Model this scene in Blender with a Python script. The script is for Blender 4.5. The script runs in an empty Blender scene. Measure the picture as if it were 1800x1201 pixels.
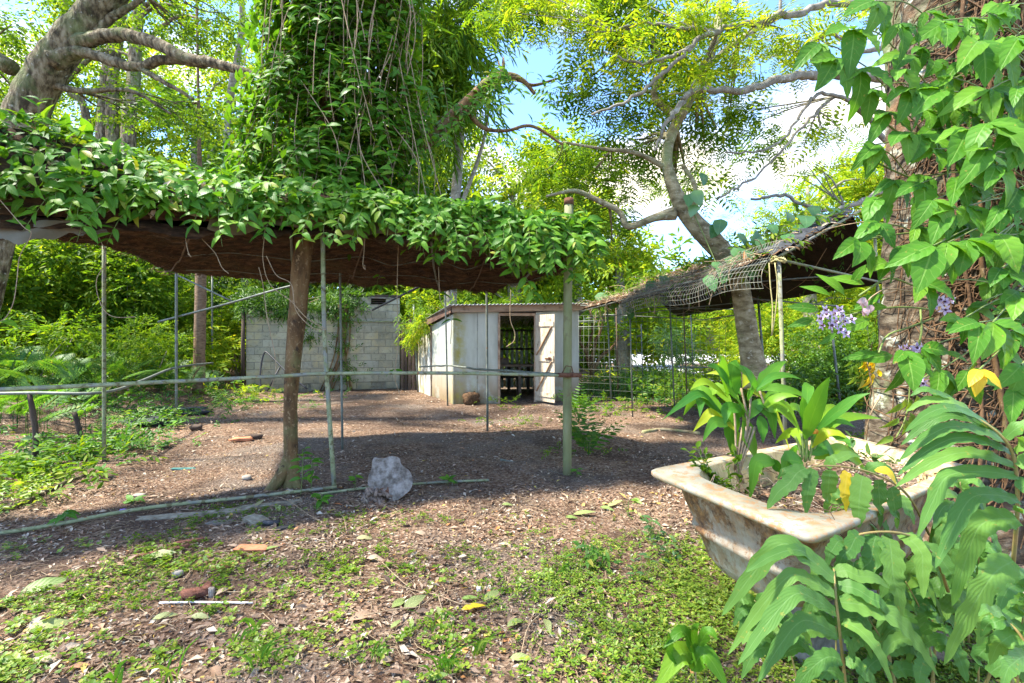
import bpy, math, random
import numpy as np
from mathutils import Vector, Matrix, noise

# ---------------------------------------------------------------- camera, light
F, CX, CY, CH = 850.0, 900.0, 592.0, 1.5
scene = bpy.context.scene
col = scene.collection
cam = bpy.data.cameras.new('camera')
cam.sensor_width = 36.0
cam.lens = 17.0
cam.shift_y = -8.5 / 1800
cam.clip_start = 0.05
cam.clip_end = 900
camo = bpy.data.objects.new('camera', cam)
col.objects.link(camo)
camo.location = (0, 0, CH)
camo.rotation_euler = (math.radians(90), 0, 0)
scene.camera = camo

SUN_EL, SUN_AZ = math.radians(58), math.radians(-98)      # azimuth from +Y, towards +X positive
SKY_STRENGTH = 0.15
SUN_STRENGTH = 2.0
EXPOSURE = 3.1
world = bpy.data.worlds.new('World')
scene.world = world
world.use_nodes = True
wt = world.node_tree
wt.nodes.clear()
def wn(t, **kw):
    n = wt.nodes.new(t)
    for k, v in kw.items():
        setattr(n, k, v)
    return n
wo = wn('ShaderNodeOutputWorld')
bg = wn('ShaderNodeBackground')
bg.inputs['Strength'].default_value = SKY_STRENGTH
sky = wn('ShaderNodeTexSky', sky_type='NISHITA', sun_disc=False, sun_elevation=SUN_EL, sun_rotation=SUN_AZ)
sky.air_density = 0.8
sky.dust_density = 0.3
tc = wn('ShaderNodeTexCoord')
mp = wn('ShaderNodeMapping')
mp.inputs['Scale'].default_value = (1.0, 1.0, 1.9)
mp.inputs['Location'].default_value = (0.9, 3.1, 0.5)
nz = wn('ShaderNodeTexNoise')
nz.inputs['Scale'].default_value = 2.3
nz.inputs['Detail'].default_value = 7
nz.inputs['Roughness'].default_value = 0.55
cr = wn('ShaderNodeValToRGB')
cr.color_ramp.elements[0].position = 0.50
cr.color_ramp.elements[1].position = 0.63
mx = wn('ShaderNodeMix', data_type='RGBA')
wt.links.new(tc.outputs['Generated'], mp.inputs['Vector'])
wt.links.new(mp.outputs['Vector'], nz.inputs['Vector'])
wt.links.new(nz.outputs['Fac'], cr.inputs['Fac'])
wt.links.new(cr.outputs['Color'], mx.inputs['Factor'])
tn = wn('ShaderNodeMix', data_type='RGBA', blend_type='MULTIPLY')
tn.inputs['Factor'].default_value = 1.0
tn.inputs['B'].default_value = (0.40, 0.49, 0.60, 1)
wt.links.new(sky.outputs['Color'], tn.inputs['A'])
wt.links.new(tn.outputs['Result'], mx.inputs['A'])
mx.inputs['B'].default_value = (1.75, 1.6, 1.36, 1)
wt.links.new(mx.outputs['Result'], bg.inputs['Color'])
wt.links.new(bg.outputs['Background'], wo.inputs['Surface'])

sl = bpy.data.lights.new('sun', 'SUN')
sl.energy = SUN_STRENGTH
sl.angle = math.radians(3)
sl.color = (1.0, 0.94, 0.83)
so = bpy.data.objects.new('sun', sl)
col.objects.link(so)
sd = Vector((math.sin(SUN_AZ) * math.cos(SUN_EL), math.cos(SUN_AZ) * math.cos(SUN_EL), math.sin(SUN_EL)))
so.rotation_euler = sd.to_track_quat('Z', 'Y').to_euler()
so.location = (0, 0, 30)

scene.view_settings.view_transform = 'Standard'
scene.view_settings.look = 'None'
scene.view_settings.gamma = 1
scene.view_settings.use_curve_mapping = False
scene.view_settings.exposure = EXPOSURE
cy = scene.cycles
cy.max_bounces = 8
cy.diffuse_bounces = 4
cy.glossy_bounces = 2
cy.transmission_bounces = 6
cy.transparent_max_bounces = 6
cy.use_denoising = True
cy.sample_clamp_indirect = 6

# ---------------------------------------------------------------- helpers
rng = np.random.default_rng(11)
R = random.Random(11)

def P(px, py, Y):
    return np.array([(px - CX) / F * Y, Y, CH - (py - CY) / F * Y])

def G(px, py, z=0.0):
    Y = (CH - z) * F / (py - CY)
    return np.array([(px - CX) / F * Y, Y, z])

def A(*a):
    return np.array(a, float)

class Geo:
    """collects vertex blocks with quads and triangles, and builds one mesh"""
    def __init__(s):
        s.V, s.Q, s.T, s.U, s.n = [], [], [], [], 0
        s.QM, s.TM = [], []
    def add(s, V, Q=None, T=None, U=None, mi=0):
        V = np.asarray(V, float).reshape(-1, 3)
        if U is None:
            U = np.full((len(V), 2), 0.25)
        s.V.append(V); s.U.append(U)
        if Q is not None and len(Q):
            Q = np.asarray(Q, int).reshape(-1, 4)
            s.Q.append(Q + s.n); s.QM.append(np.full(len(Q), mi))
        if T is not None and len(T):
            T = np.asarray(T, int).reshape(-1, 3)
            s.T.append(T + s.n); s.TM.append(np.full(len(T), mi))
        s.n += len(V)
        return s
    def cat(s):
        V = np.concatenate(s.V); U = np.concatenate(s.U)
        Q = np.concatenate(s.Q) if s.Q else np.zeros((0, 4), int)
        T = np.concatenate(s.T) if s.T else np.zeros((0, 3), int)
        QM = np.concatenate(s.QM) if s.Q else np.zeros(0, int)
        TM = np.concatenate(s.TM) if s.T else np.zeros(0, int)
        return V, Q, T, U, QM, TM

TRI = [0]
WL = {}
def mesh(name, geo, mats, off=(0, 0, 0), smooth=True):
    V, Q, T, U, QM, TM = geo.cat()
    me = bpy.data.meshes.new(name)
    V = V - np.asarray(off, float)
    me.vertices.add(len(V))
    me.vertices.foreach_set('co', V.astype(np.float32).ravel())
    L = np.concatenate([Q.ravel(), T.ravel()]).astype(np.int32)
    me.loops.add(len(L))
    me.loops.foreach_set('vertex_index', L)
    nf = len(Q) + len(T)
    me.polygons.add(nf)
    st = np.concatenate([np.arange(len(Q)) * 4, len(Q) * 4 + np.arange(len(T)) * 3]).astype(np.int32)
    me.polygons.foreach_set('loop_start', st)
    me.polygons.foreach_set('material_index', np.concatenate([QM, TM]).astype(np.int32))
    me.polygons.foreach_set('use_smooth', np.full(nf, smooth))
    uv = me.uv_layers.new(name='UVMap')
    uv.data.foreach_set('uv', U[L].astype(np.float32).ravel())
    if not isinstance(mats, (list, tuple)):
        mats = [mats]
    for m in mats:
        me.materials.append(m)
    me.update(calc_edges=True)
    TRI[0] += len(Q) * 2 + len(T)
    return me

def tag(o, label=None, cat=None, group=None, kind=None):
    if label: o['label'] = label
    if cat: o['category'] = cat
    if group: o['group'] = group
    if kind: o['kind'] = kind
    return o

def wloc(o):
    return np.array(WL.get(o.name, (0, 0, 0)))

def thing(name, label, cat, loc=(0, 0, 0), group=None):
    o = bpy.data.objects.new(name, None)
    o.empty_display_size = 0.1
    col.objects.link(o)
    o.location = [float(v) for v in loc]
    WL[o.name] = tuple(float(v) for v in loc)
    return tag(o, label, cat, group)

def mk(name, geo, mats, parent=None, origin=None, smooth=True):
    """mesh object from world-space geometry; origin defaults to the parent's place"""
    if parent is not None:
        base = wloc(parent)
    else:
        base = np.zeros(3)
    org = base if origin is None else np.asarray(origin, float)
    o = bpy.data.objects.new(name, mesh(name, geo, mats, org, smooth))
    col.objects.link(o)
    if parent is not None:
        o.parent = parent
    o.location = [float(v) for v in org - base]
    WL[o.name] = tuple(float(v) for v in org)
    return o

def inst(name, me, M, parent=None):
    """object sharing mesh data, at world matrix M (4x4 numpy)"""
    o = bpy.data.objects.new(name, me)
    col.objects.link(o)
    M = np.array(M, float)
    if parent is not None:
        o.parent = parent
        M = M.copy(); M[:3, 3] -= wloc(parent)
    o.matrix_local = Matrix(M.tolist())
    return o

def unit(v):
    v = np.asarray(v, float)
    return v / np.maximum(np.linalg.norm(v, axis=-1, keepdims=True), 1e-9)

def frames(fwd, nrm):
    """rows of right, forward, up matrices from forward and approximate normal"""
    f = unit(fwd)
    r = np.cross(f, nrm)
    bad = np.linalg.norm(r, axis=-1) < 1e-4
    if np.any(bad):
        r[bad] = np.cross(f[bad], np.array([0.3, 0.5, 0.81]))
    r = unit(r)
    u = np.cross(r, f)
    return np.stack([r, f, u], axis=1)      # N,3,3 rows

def place(geo, tpl, pos, fwd, nrm, sc, mi=0, wsc=None):
    """many copies of a template into one Geo"""
    V, Q, T, U = tpl
    pos = np.asarray(pos, float).reshape(-1, 3)
    N = len(pos)
    if N == 0: return
    Mx = frames(np.broadcast_to(fwd, (N, 3)).copy(), np.broadcast_to(nrm, (N, 3)).copy())
    sc = np.broadcast_to(sc, (N,)).astype(float)
    LV = V[None, :, :] * sc[:, None, None]
    if wsc is not None:
        LV = LV.copy(); LV[:, :, 0] *= np.broadcast_to(wsc, (N,))[:, None]
    W = np.einsum('nvi,nij->nvj', LV, Mx) + pos[:, None, :]
    nv = len(V)
    offs = (np.arange(N) * nv)[:, None, None]
    q = (Q[None] + offs).reshape(-1, 4) if len(Q) else None
    t = (T[None] + offs).reshape(-1, 3) if len(T) else None
    geo.add(W.reshape(-1, 3), q, t, np.tile(U, (N, 1)), mi)

def mat4(pos, fwd, nrm, sc, wsc=1.0):
    Mx = frames(np.array([fwd], float), np.array([nrm], float))[0]
    M = np.eye(4)
    M[:3, 0] = Mx[0] * sc * wsc; M[:3, 1] = Mx[1] * sc; M[:3, 2] = Mx[2] * sc
    M[:3, 3] = pos
    return M

E3 = np.zeros((0, 3), int)
E4 = np.zeros((0, 4), int)

def prof_ovate(t, sharp=1.0):
    return np.sin(np.pi * np.clip(t, 0, 1) ** 0.8) ** 0.85 * (1 - 0.25 * t)

def prof_lance(t):
    return np.sin(np.pi * np.clip(t, 0, 1) ** 0.9) ** 1.1

def prof_strap(t):
    return np.minimum(1, 3.2 * t + 0.18) * np.minimum(1, ((1 - t) * 2.0) ** 0.75)

def leaf_tpl(w=0.4, k=5, fold=0.25, curl=0.2, prof=prof_ovate, wave=0.0, twist=0.0, wf=3.0, stalk=0.0):
    """leaf of length 1 along +Y; normal +Z"""
    t = np.linspace(0, 1, k + 1)
    hw = prof(t) * w / 2
    y = t * (1 - 0.15 * abs(curl)) 
    z0 = -curl * t ** 1.8 + 0.05 * np.sin(np.pi * t)
    V = []; U = []
    for i in range(k + 1):
        wob = wave * math.sin(i * wf)
        wob2 = wave * math.cos(i * wf * 1.3 + 1)
        V += [(-hw[i], y[i], z0[i] + fold * hw[i] + wob * hw[i]), (0, y[i], z0[i]),
              (hw[i], y[i], z0[i] + fold * hw[i] + wob2 * hw[i])]
        U += [(0, t[i]), (0.5, t[i]), (1, t[i])]
    Q = []
    for i in range(k):
        a = i * 3
        Q += [(a, a + 1, a + 4, a + 3), (a + 1, a + 2, a + 5, a + 4)]
    V = np.array(V)
    if twist:
        a = twist * V[:, 1]
        V = np.stack([V[:, 0] * np.cos(a) - V[:, 2] * np.sin(a), V[:, 1], V[:, 0] * np.sin(a) + V[:, 2] * np.cos(a)], 1)
    return V, np.array(Q), E3, np.array(U)

def leaf6(w=0.42, fold=0.3, droop=0.12):
    h = w / 2
    V = A([0, 0, 0], [-h * .85, .3, fold * h], [-h * .75, .68, fold * h - droop * .5], [0, 1, -droop], [h * .75, .68, fold * h - droop * .5], [h * .85, .3, fold * h])
    U = A([.5, 0], [0, .3], [0, .7], [.5, 1], [1, .7], [1, .3])
    return V, np.array([(0, 3, 2, 1), (0, 5, 4, 3)]), E3, U

def rod(geo, p0, p1, r, n=4, mi=0):
    tube(geo, [p0, p1], [r, r], n, mi)

def tube(geo, pts, rad, n=8, mi=0, cap=True, bump=0.0, bscale=6.0):
    pts = np.asarray(pts, float)
    m = len(pts)
    rad = np.broadcast_to(rad, (m,)).astype(float)
    tan = np.gradient(pts, axis=0) if m > 2 else np.repeat(pts[1:] - pts[:1], 2, 0)
    tan = unit(tan)
    ref = A(0, 0, 1) if abs(tan[0][2]) < 0.9 else A(1, 0, 0)
    u = unit(np.cross(tan[0], ref))
    Us = [u]
    for i in range(1, m):
        u = u - tan[i] * np.dot(u, tan[i])
        u = unit(u)
        Us.append(u)
    Us = np.array(Us)
    Vs = np.cross(tan, Us)
    a = np.arange(n) / n * 2 * np.pi
    ring = Us[:, None, :] * np.cos(a)[None, :, None] + Vs[:, None, :] * np.sin(a)[None, :, None]
    rr = rad[:, None] * np.ones((1, n))
    if bump:
        for i in range(m):
            for j in range(n):
                p = pts[i] + ring[i, j] * rad[i]
                rr[i, j] *= 1 + bump * noise.fractal(Vector(p * bscale), 0.8, 2.0, 3)
    W = pts[:, None, :] + ring * rr[:, :, None]
    W = W.reshape(-1, 3)
    i = np.arange(m - 1)[:, None] * n
    j = np.arange(n)[None, :]
    jn = (j + 1) % n
    Q = np.stack([i + j, i + jn, i + n + jn, i + n + j], -1).reshape(-1, 4)
    U = np.stack([np.tile(a / (2 * np.pi), m), np.repeat(np.linspace(0, 1, m), n)], 1)
    T = []
    if cap:
        W = np.vstack([W, pts[0], pts[-1]])
        U = np.vstack([U, [.5, 0], [.5, 1]])
        c0, c1 = m * n, m * n + 1
        for k in range(n):
            T.append((c0, (k + 1) % n, k))
            T.append((c1, (m - 1) * n + k, (m - 1) * n + (k + 1) % n))
    geo.add(W, Q, np.array(T) if T else None, U, mi)

def spline(pts, n):
    """Catmull-Rom through rows (any columns)"""
    p = np.asarray(pts, float)
    if len(p) == 2:
        t = np.linspace(0, 1, n)[:, None]
        return p[0] * (1 - t) + p[1] * t
    q = np.vstack([2 * p[0] - p[1], p, 2 * p[-1] - p[-2]])
    out = []
    S = len(p) - 1
    for x in np.linspace(0, S - 1e-6, n):
        i = int(x); t = x - i
        a, b, c, d = q[i], q[i + 1], q[i + 2], q[i + 3]
        out.append(0.5 * ((2 * b) + (-a + c) * t + (2 * a - 5 * b + 4 * c - d) * t * t + (-a + 3 * b - 3 * c + d) * t ** 3))
    return np.array(out)

def limb(pp):
    """rows (px, py, Y, radius in photo pixels) -> points, radii"""
    pts = np.array([P(a, b, c) for a, b, c, r in pp])
    rad = np.array([r / F * c for a, b, c, r in pp])
    return pts, rad

def limb_tube(geo, pp, n=10, m=24, jit=0.0, bump=0.0, bscale=6.0, mi=0):
    pts, rad = limb(pp)
    s = spline(np.hstack([pts, rad[:, None]]), m)
    if jit:
        s[1:-1, :3] += rng.normal(0, jit, (m - 2, 3))
    tube(geo, s[:, :3], np.maximum(s[:, 3], 0.002), n, mi, bump=bump, bscale=bscale)
    return s

def box(geo, c, sx, sy, sz, rot=0.0, mi=0, jit=0.0, tilt=None):
    """box centred at c; rot about z; small bevel-free"""
    V = A([-1, -1, -1], [1, -1, -1], [1, 1, -1], [-1, 1, -1], [-1, -1, 1], [1, -1, 1], [1, 1, 1], [-1, 1, 1]) * A(sx, sy, sz) / 2
    if jit: V = V + rng.normal(0, jit, V.shape)
    if tilt is not None:
        V = np.array([Matrix.Rotation(tilt[0], 3, 'X') @ (Matrix.Rotation(tilt[1], 3, 'Y') @ Vector(v)) for v in V])
    c_, s_ = math.cos(rot), math.sin(rot)
    V = np.stack([V[:, 0] * c_ - V[:, 1] * s_, V[:, 0] * s_ + V[:, 1] * c_, V[:, 2]], 1) + np.asarray(c, float)
    Q = [(0, 3, 2, 1), (4, 5, 6, 7), (0, 1, 5, 4), (1, 2, 6, 5), (2, 3, 7, 6), (3, 0, 4, 7)]
    geo.add(V, Q, None, None, mi)

def beam(geo, p0, p1, w, h, mi=0, up=(0, 0, 1)):
    """rectangular bar from p0 to p1; w sideways, h along up"""
    p0, p1 = np.asarray(p0, float), np.asarray(p1, float)
    d = unit(p1 - p0)
    s = unit(np.cross(d, up)); u = np.cross(s, d)
    V = []
    for p in (p0, p1):
        for a, b in ((-1, -1), (1, -1), (1, 1), (-1, 1)):
            V.append(p + s * a * w / 2 + u * b * h / 2)
    geo.add(V, [(0, 1, 2, 3), (7, 6, 5, 4), (0, 4, 5, 1), (1, 5, 6, 2), (2, 6, 7, 3), (3, 7, 4, 0)], None, None, mi)

def grid(geo, fn, nu, nv, mi=0, flip=False):
    """surface patch from fn(u, v) arrays -> xyz"""
    u, v = np.meshgrid(np.linspace(0, 1, nu + 1), np.linspace(0, 1, nv + 1), indexing='ij')
    X = fn(u, v).reshape(-1, 3)
    i = np.arange(nu)[:, None] * (nv + 1); j = np.arange(nv)[None, :]
    Q = np.stack([i + j, i + nv + 1 + j, i + nv + 2 + j, i + j + 1], -1).reshape(-1, 4)
    if flip: Q = Q[:, ::-1]
    geo.add(X, Q, None, np.stack([u.ravel(), v.ravel()], 1), mi)

def fnoise(p, s=1.0, o=3):
    return noise.fractal(Vector((p[0] * s, p[1] * s, (p[2] if len(p) > 2 else 0) * s)), 0.9, 2.0, o)

def gh(x, y):
    """ground height"""
    h = 0.035 * noise.noise(Vector((x * 0.9, y * 0.9, 3.1))) + 0.018 * noise.noise(Vector((x * 3.1, y * 3.1, 7.7)))
    b = max(0.0, min(1.0, (-x - 4.6 - 0.10 * y) / 3.0))
    h += 0.45 * b * b * (3 - 2 * b)
    h += 0.06 * math.exp(-((x + 1.9) ** 2 / 0.6 + (y - 11.0) ** 2 / 1.5))
    return h

def gp(p, dz=0.0):
    return A(p[0], p[1], gh(p[0], p[1]) + dz)

# ---------------------------------------------------------------- materials
class Mat:
    def __init__(s, name):
        s.m = bpy.data.materials.new(name); s.m.use_nodes = True
        s.t = s.m.node_tree; s.t.nodes.clear()
        s.out = s.n('ShaderNodeOutputMaterial')
        s._pos = None
    def n(s, typ, i=None, **kw):
        nd = s.t.nodes.new(typ)
        for k, v in kw.items(): setattr(nd, k, v)
        for k, v in (i or {}).items():
            if hasattr(v, 'links') or isinstance(v, bpy.types.NodeSocket): s.t.links.new(v, nd.inputs[k])
            else: nd.inputs[k].default_value = v
        return nd
    def l(s, a, b): s.t.links.new(a, b)
    @property
    def pos(s):
        if s._pos is None: s._pos = s.n('ShaderNodeNewGeometry')
        return s._pos.outputs['Position']
    def noise(s, scale, detail=4, rough=0.6, vec=None, dist=0.0):
        return s.n('ShaderNodeTexNoise', {'Scale': scale, 'Detail': detail, 'Roughness': rough, 'Distortion': dist, 'Vector': vec or s.pos}).outputs['Fac']
    def ramp(s, fac, stops, interp='LINEAR'):
        r = s.n('ShaderNodeValToRGB', {'Fac': fac})
        r.color_ramp.interpolation = interp
        e = r.color_ramp.elements
        while len(e) < len(stops): e.new(0.5)
        for k, (p, c) in zip(e, stops):
            k.position = p
            k.color = (c, c, c, 1) if isinstance(c, (int, float)) else (*c, 1)
        return r.outputs['Color']
    def mix(s, fac, a, b, mode='MIX'):
        m = s.n('ShaderNodeMix', data_type='RGBA', blend_type=mode)
        for k, v in (('Factor', fac), ('A', a), ('B', b)):
            if isinstance(v, bpy.types.NodeSocket): s.l(v, m.inputs[k])
            elif k == 'Factor': m.inputs[k].default_value = v
            else: m.inputs[k].default_value = (*v, 1)
        return m.outputs['Result']
    def math(s, op, a, b=0.0, c=None):
        m = s.n('ShaderNodeMath', operation=op)
        for k, v in enumerate((a, b) if c is None else (a, b, c)):
            if isinstance(v, bpy.types.NodeSocket): s.l(v, m.inputs[k])
            else: m.inputs[k].default_value = v
        return m.outputs[0]
    def scalevec(s, v, sc):
        return s.n('ShaderNodeMapping', {'Vector': v, 'Scale': sc}).outputs['Vector']
    def bump(s, h, strength=0.3, dist=0.01):
        return s.n('ShaderNodeBump', {'Height': h, 'Strength': strength, 'Distance': dist}).outputs['Normal']
    def finish(s, base, rough=0.8, nrm=None, metal=0.0, spec=0.3, coat=0.0):
        b = s.n('ShaderNodeBsdfPrincipled', {'Roughness': rough, 'Metallic': metal, 'Specular IOR Level': spec, 'Coat Weight': coat})
        if isinstance(base, bpy.types.NodeSocket): s.l(base, b.inputs['Base Color'])
        else: b.inputs['Base Color'].default_value = (*base, 1)
        if nrm is not None: s.l(nrm, b.inputs['Normal'])
        s.l(b.outputs[0], s.out.inputs['Surface'])
        return s.m

def matter(name, stops, scale=6, rough=0.85, bump=0.4, bscale=None, bdist=0.01, layers=(), stretch=(1, 1, 1), metal=0.0, spec=0.3, coat=0.0, detail=6):
    m = Mat(name)
    v = m.scalevec(m.pos, stretch)
    c = m.ramp(m.noise(scale, detail, 0.62, v), stops)
    for k, (sc, lo, hi, colr) in enumerate(layers):
        off = m.n('ShaderNodeMapping', {'Vector': m.pos, 'Location': (3.3 * k + 1.7, 5.1 * k, 2.2)}).outputs['Vector']
        f = m.ramp(m.noise(sc, 6, 0.6, off, 0.4), [(lo, 0.0), (hi, 1.0)])
        c = m.mix(f, c, colr)
    nb = m.bump(m.noise(bscale or scale * 4, 6, 0.65, v), bump, bdist)
    return m.finish(c, rough, nb, metal, spec, coat)

def leafmat(name, stops, trans=0.4, rough=0.4, spec=0.45, tcol=(1.9, 1.75, 0.6), veins=0.0, spots=0.0, vscale=11.0, vcol=(0.25, 0.4, 0.1), under=0.35):
    m = Mat(name)
    g = m.n('ShaderNodeNewGeometry'); oi = m.n('ShaderNodeObjectInfo')
    r = m.math('FRACT', m.math('ADD', g.outputs['Random Per Island'], oi.outputs['Random']))
    c = m.ramp(r, stops)
    c = m.mix(m.ramp(m.noise(1.1, 2, 0.5), [(0.35, 0.0), (0.65, 0.35)]), c, tuple(x * 0.72 for x in stops[len(stops) // 2][1]))
    nrm = None
    if veins:
        uv = m.n('ShaderNodeUVMap')
        sp = m.n('ShaderNodeSeparateXYZ', {'Vector': uv.outputs['UV']})
        au = m.math('ABSOLUTE', m.math('SUBTRACT', sp.outputs['X'], 0.5))
        mid = m.ramp(au, [(0.0, 1.0), (0.045, 0.0)])
        w = m.math('SINE', m.math('MULTIPLY', m.math('SUBTRACT', sp.outputs['Y'], m.math('MULTIPLY', au, 0.45)), vscale * 6.283))
        side = m.ramp(w, [(0.93, 0.0), (1.0, 1.0)])
        c = m.mix(m.math('MULTIPLY', side, 0.22 * veins), c, vcol)
        c = m.mix(m.math('MULTIPLY', mid, 0.55 * veins), c, vcol)
        nrm = m.bump(m.math('ADD', m.math('MULTIPLY', w, -0.35), m.math('MULTIPLY', mid, -1.2)), 0.35 * veins, 0.004)
    if spots:
        f = m.ramp(m.noise(45, 3, 0.6), [(0.66, 0.0), (0.70, 1.0)])
        c = m.mix(m.math('MULTIPLY', f, spots), c, (0.3, 0.26, 0.05))
    if under:
        pal = m.mix(0.35, c, (0.12, 0.2, 0.04))
        c = m.mix(m.math('MULTIPLY', g.outputs['Backfacing'], under), c, pal)
    b = m.n('ShaderNodeBsdfPrincipled', {'Base Color': c, 'Roughness': rough, 'Specular IOR Level': spec})
    tcn = m.mix(1.0, c, tcol, 'MULTIPLY')
    t = m.n('ShaderNodeBsdfTranslucent', {'Color': tcn})
    if nrm is not None: m.l(nrm, b.inputs['Normal'])
    x = m.n('ShaderNodeMixShader', {'Fac': trans})
    m.l(b.outputs[0], x.inputs[1]); m.l(t.outputs[0], x.inputs[2])
    m.l(x.outputs[0], m.out.inputs['Surface'])
    return m.m

# leaf colours (reflectance of real foliage)
M_VINE = leafmat('vine_leaf', [(0, (0.035, 0.12, 0.008)), (0.35, (0.065, 0.19, 0.012)), (0.75, (0.11, 0.26, 0.015)), (0.96, (0.2, 0.32, 0.02)), (1, (0.3, 0.28, 0.03))], 0.36, 0.46, 0.22, veins=0.5, vscale=8, spots=0.5)
M_VINE_FAR = leafmat('vine_leaf_small', [(0, (0.025, 0.085, 0.012)), (0.5, (0.05, 0.15, 0.018)), (0.95, (0.11, 0.22, 0.025)), (1, (0.25, 0.25, 0.03))], 0.36, 0.5, 0.25)
M_IVY = leafmat('trifoliate_leaf', [(0, (0.045, 0.15, 0.012)), (0.6, (0.085, 0.235, 0.018)), (1, (0.14, 0.30, 0.025))], 0.38, 0.48, 0.25, veins=0.9, vscale=6.5, spots=0.8, vcol=(0.26, 0.42, 0.1))
M_YELLOW = leafmat('yellow_leaf', [(0, (0.55, 0.38, 0.01)), (1, (0.7, 0.52, 0.03))], 0.35, 0.5, 0.4, veins=0.6, vscale=6, vcol=(0.7, 0.6, 0.1))
M_FERN = leafmat('fern_leaf', [(0, (0.06, 0.16, 0.03)), (0.5, (0.10, 0.225, 0.042)), (1, (0.16, 0.3, 0.055))], 0.36, 0.5, 0.25, veins=0.45, vscale=14, spots=0.5, vcol=(0.25, 0.4, 0.17))
M_GINGER = leafmat('broad_leaf', [(0, (0.04, 0.17, 0.02)), (0.6, (0.085, 0.25, 0.025)), (0.92, (0.16, 0.32, 0.02)), (1, (0.38, 0.42, 0.02))], 0.42, 0.45, 0.3, veins=0.35, vscale=3, vcol=(0.22, 0.4, 0.06))
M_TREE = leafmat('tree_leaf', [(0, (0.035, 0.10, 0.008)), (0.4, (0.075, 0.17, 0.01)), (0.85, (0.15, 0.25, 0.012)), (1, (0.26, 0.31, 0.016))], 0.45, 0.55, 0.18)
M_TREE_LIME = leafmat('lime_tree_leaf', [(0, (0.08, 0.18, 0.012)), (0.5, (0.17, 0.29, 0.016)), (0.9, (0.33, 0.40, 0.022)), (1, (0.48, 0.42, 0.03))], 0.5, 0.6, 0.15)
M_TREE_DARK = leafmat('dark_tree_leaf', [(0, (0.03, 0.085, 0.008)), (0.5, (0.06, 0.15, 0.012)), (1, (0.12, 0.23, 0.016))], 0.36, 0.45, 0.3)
M_TREE_BLUE = leafmat('fine_grey_green_leaf', [(0, (0.04, 0.11, 0.035)), (0.6, (0.075, 0.17, 0.05)), (1, (0.13, 0.23, 0.06))], 0.42, 0.5, 0.35)
M_BRACKEN = leafmat('bracken_leaf', [(0, (0.03, 0.11, 0.014)), (0.6, (0.06, 0.175, 0.022)), (0.95, (0.13, 0.26, 0.03)), (1, (0.3, 0.27, 0.05))], 0.4, 0.5, 0.35)
M_COVER = leafmat('ground_cover_leaf', [(0, (0.06, 0.14, 0.012)), (0.5, (0.13, 0.24, 0.018)), (0.85, (0.24, 0.33, 0.035)), (1, (0.42, 0.42, 0.09))], 0.35, 0.45, 0.4)
M_GRASS = leafmat('grass_blade', [(0, (0.06, 0.18, 0.015)), (0.6, (0.12, 0.28, 0.02)), (1, (0.26, 0.34, 0.05))], 0.38, 0.45, 0.4)
M_LITTER = leafmat('dead_leaf', [(0, (0.045, 0.025, 0.016)), (0.2, (0.11, 0.06, 0.036)), (0.45, (0.22, 0.13, 0.08)), (0.66, (0.36, 0.25, 0.165)), (0.82, (0.5, 0.40, 0.29)), (0.93, (0.55, 0.5, 0.4)), (0.965, (0.5, 0.18, 0.06)), (1, (0.55, 0.48, 0.09))], 0.12, 0.75, 0.25, under=0.0, tcol=(1.2, 1.0, 0.7))
M_FALLEN = leafmat('fallen_green_leaf', [(0, (0.13, 0.22, 0.035)), (0.45, (0.2, 0.28, 0.07)), (0.75, (0.3, 0.33, 0.13)), (1, (0.33, 0.26, 0.15))], 0.2, 0.5, 0.4, veins=0.6, vscale=7, vcol=(0.45, 0.5, 0.2))
M_CURL = leafmat('dry_curled_leaf', [(0, (0.2, 0.11, 0.06)), (0.6, (0.42, 0.3, 0.2)), (1, (0.5, 0.42, 0.33))], 0.12, 0.7, 0.3, veins=0.4, vscale=7, vcol=(0.5, 0.4, 0.25))
M_ROUND = leafmat('pothos_leaf', [(0, (0.05, 0.15, 0.045)), (0.5, (0.09, 0.22, 0.07)), (1, (0.16, 0.3, 0.12))], 0.3, 0.3, 0.6, veins=0.6, vscale=5, vcol=(0.2, 0.35, 0.15))

M_STEM = matter('green_stem', [(0.3, (0.10, 0.16, 0.03)), (0.7, (0.2, 0.24, 0.07))], 30, 0.6, 0.2)
M_DRYVINE = matter('dry_vine_stem', [(0.3, (0.2, 0.13, 0.07)), (0.7, (0.42, 0.32, 0.2))], 25, 0.8, 0.4)
M_RACHIS = matter('frond_stem', [(0.3, (0.2, 0.2, 0.06)), (0.7, (0.34, 0.22, 0.08))], 25, 0.5, 0.2)
M_SMOOTHBARK = matter('smooth_brown_bark', [(0.35, (0.055, 0.028, 0.011)), (0.5, (0.14, 0.075, 0.028)), (0.65, (0.22, 0.13, 0.055))], 9, 0.85, 1.0, 45, 0.012, layers=[(3, 0.5, 0.68, (0.15, 0.14, 0.05)), (26, 0.56, 0.66, (0.28, 0.19, 0.10)), (11, 0.62, 0.68, (0.05, 0.03, 0.015))], stretch=(1, 1, 0.3))
M_PALEBARK = matter('ringed_pale_bark', [(0.35, (0.13, 0.10, 0.05)), (0.5, (0.26, 0.21, 0.115)), (0.65, (0.39, 0.33, 0.2))], 7, 0.9, 1.0, 26, 0.02, layers=[(2.5, 0.5, 0.72, (0.2, 0.24, 0.09)), (20, 0.58, 0.7, (0.5, 0.45, 0.33))], stretch=(1, 1, 2.2))
M_ROUGHBARK = matter('furrowed_grey_bark', [(0.38, (0.045, 0.034, 0.018)), (0.5, (0.15, 0.115, 0.065)), (0.64, (0.30, 0.25, 0.16))], 13, 0.95, 1.0, 22, 0.05, layers=[(1.6, 0.5, 0.7, (0.14, 0.18, 0.06)), (12, 0.62, 0.72, (0.4, 0.38, 0.3))], stretch=(1, 1, 0.35))
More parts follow.
